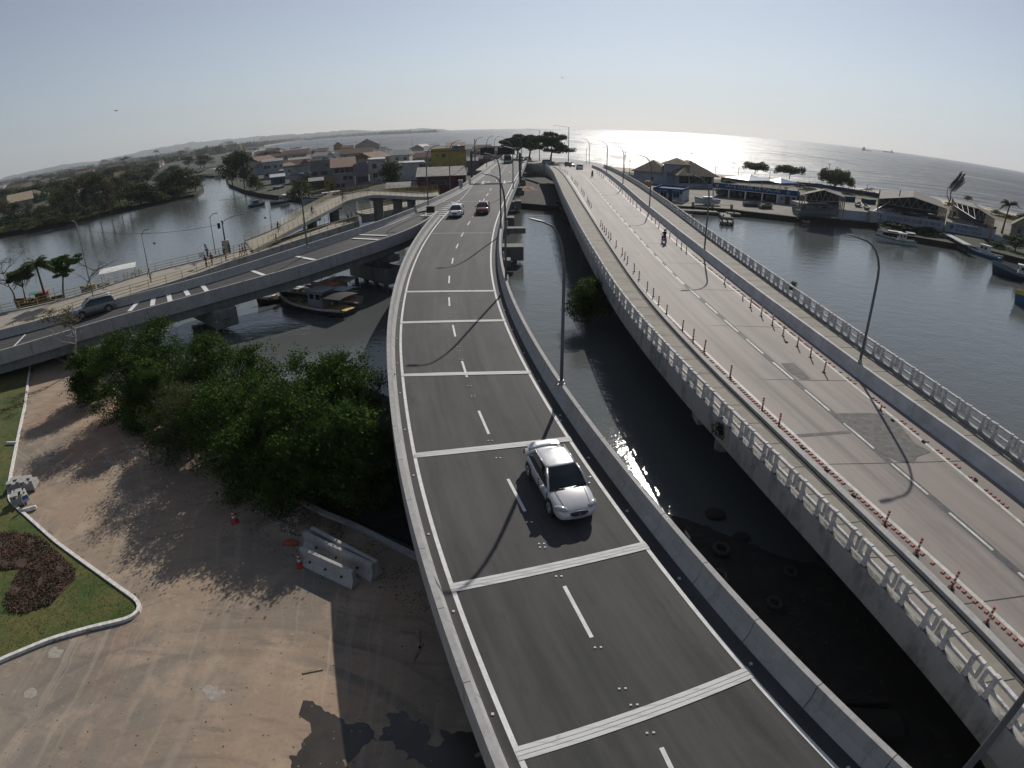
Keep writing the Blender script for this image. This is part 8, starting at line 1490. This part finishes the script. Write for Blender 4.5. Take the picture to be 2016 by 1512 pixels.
dry = mat('dried_cement', (.31, .28, .24), .95, .25, 5, coord='World', fine=.15)
for px, py, r_ in ((421, 1363, .42), (112, 1286, .42), (60, 1365, .3)):
    c2 = at(px, py, ZG); wetpatch(c2[0]-r_*2, c2[0]+r_*2, c2[1]-r_*2, c2[1]+r_*2, lambda x, y: .8*(1-((x-c2[0])**2+1.5*(y-c2[1])**2)/r_**2), .05, dry, 'cement_stain', .005, 1.6)
PP = []                                                  # weeds along the kerb and wall
for i in range(2600):
    p = K[rs2.randint(4, len(K)-4)] if i % 2 else WL[rs2.randint(0, 6)]+(WL[3]-WL[2])*rs2.uniform(-1, 1); q = np.array(p)+[abs(rs2.normal())*.22 if i % 2 else rs2.normal()*.5, rs2.normal()*.12, 0]
    if mnoise.noise((q[0]*.9, q[1]*.9, 7.)) > .12: PP.append([q[0]+.1, q[1], ZG+.03+.05*rs2.random()])
link(leafmesh('weeds', np.array(PP), np.tile([0, -.3, 1.], (len(PP), 1)), .05, leafm('weed_leaves', (.05, .06, .02), (.12, .11, .05), .2), rs2, .4, .8), 'weeds', kind='stuff', label='sparse weeds growing along the lawn kerb and river wall')
# gulls and a far bird
def bird(label, px, py, D_, s):
    d = ray(px, py); p = np.array([0, 0, CAMH])+d*D_; t = thing('bird', label, 'bird', p); mb = MB(); mb.ball((0, 0, 0), .09*s, 7, 0, (2.4, .8, .8)); mb.loft([[(-.1*s, y*s, .12*abs(y)*s), (.1*s, y*s, .12*abs(y)*s), (.08*s, y*s, .12*abs(y)*s+.02*s), (-.08*s, y*s, .12*abs(y)*s+.02*s)] for y in (-.6, -.3, 0, .3, .6)]); mb.build('body', mat('feather_dark', (.05, .05, .05)), t)
bird('lone dark bird flying high in the left sky', 229, 218, 120, 1.2); bird('tiny bird above the sea in the middle sky', 1107, 153, 160, 1.0)
# small floating things
for px, py, c, lab in ((304, 479, (.4, .08, .03), 'small red float drifting in the river left of the walkway poles'), (1690, 468, (.02, .02, .02), 'small dark buoy in front of the white fishing boat'), (522, 429, (.1, .1, .1), 'little dark float below the boats in mid river')):
    mb = MB(); mb.ball((0, 0, .1), .3, 8, 0, (1, .7, .6)); mb.build('float', mat('float_%d' % px, c), None, at(px, py, 0), label=lab, cat='float', smooth=True)
# ---------------------------------------------------------------- haze
mb = MB(); mb.box((0, 0, -4.2), (2*SEAR+1500, 2*SEAR+1500, 620)); hz = bpy.data.materials.new('haze'); hz.use_nodes = True; nt = hz.node_tree; nt.nodes.clear()
o_ = nt.nodes.new('ShaderNodeOutputMaterial'); v_ = nt.nodes.new('ShaderNodeVolumePrincipled'); v_.inputs['Color'].default_value = (.80, .86, .95, 1); v_.inputs['Density'].default_value = .00009; v_.inputs['Anisotropy'].default_value = .3
nt.links.new(v_.outputs[0], o_.inputs['Volume']); mb.build('haze', hz, kind='stuff', label='thin pale sea haze over the whole view')
# drop unused prototypes
for pr, us in list(PR_.values())+[(p[0], p[1]) for p in protos]:
    if not us:
        for k in [x for x in bpy.data.objects if x.parent == pr]+[pr]: bpy.data.objects.remove(k)
for o in scn.objects:
    if o.parent is None and len(str(o.get('label', '')).split()) > 16: print('LONGL', o['label'])
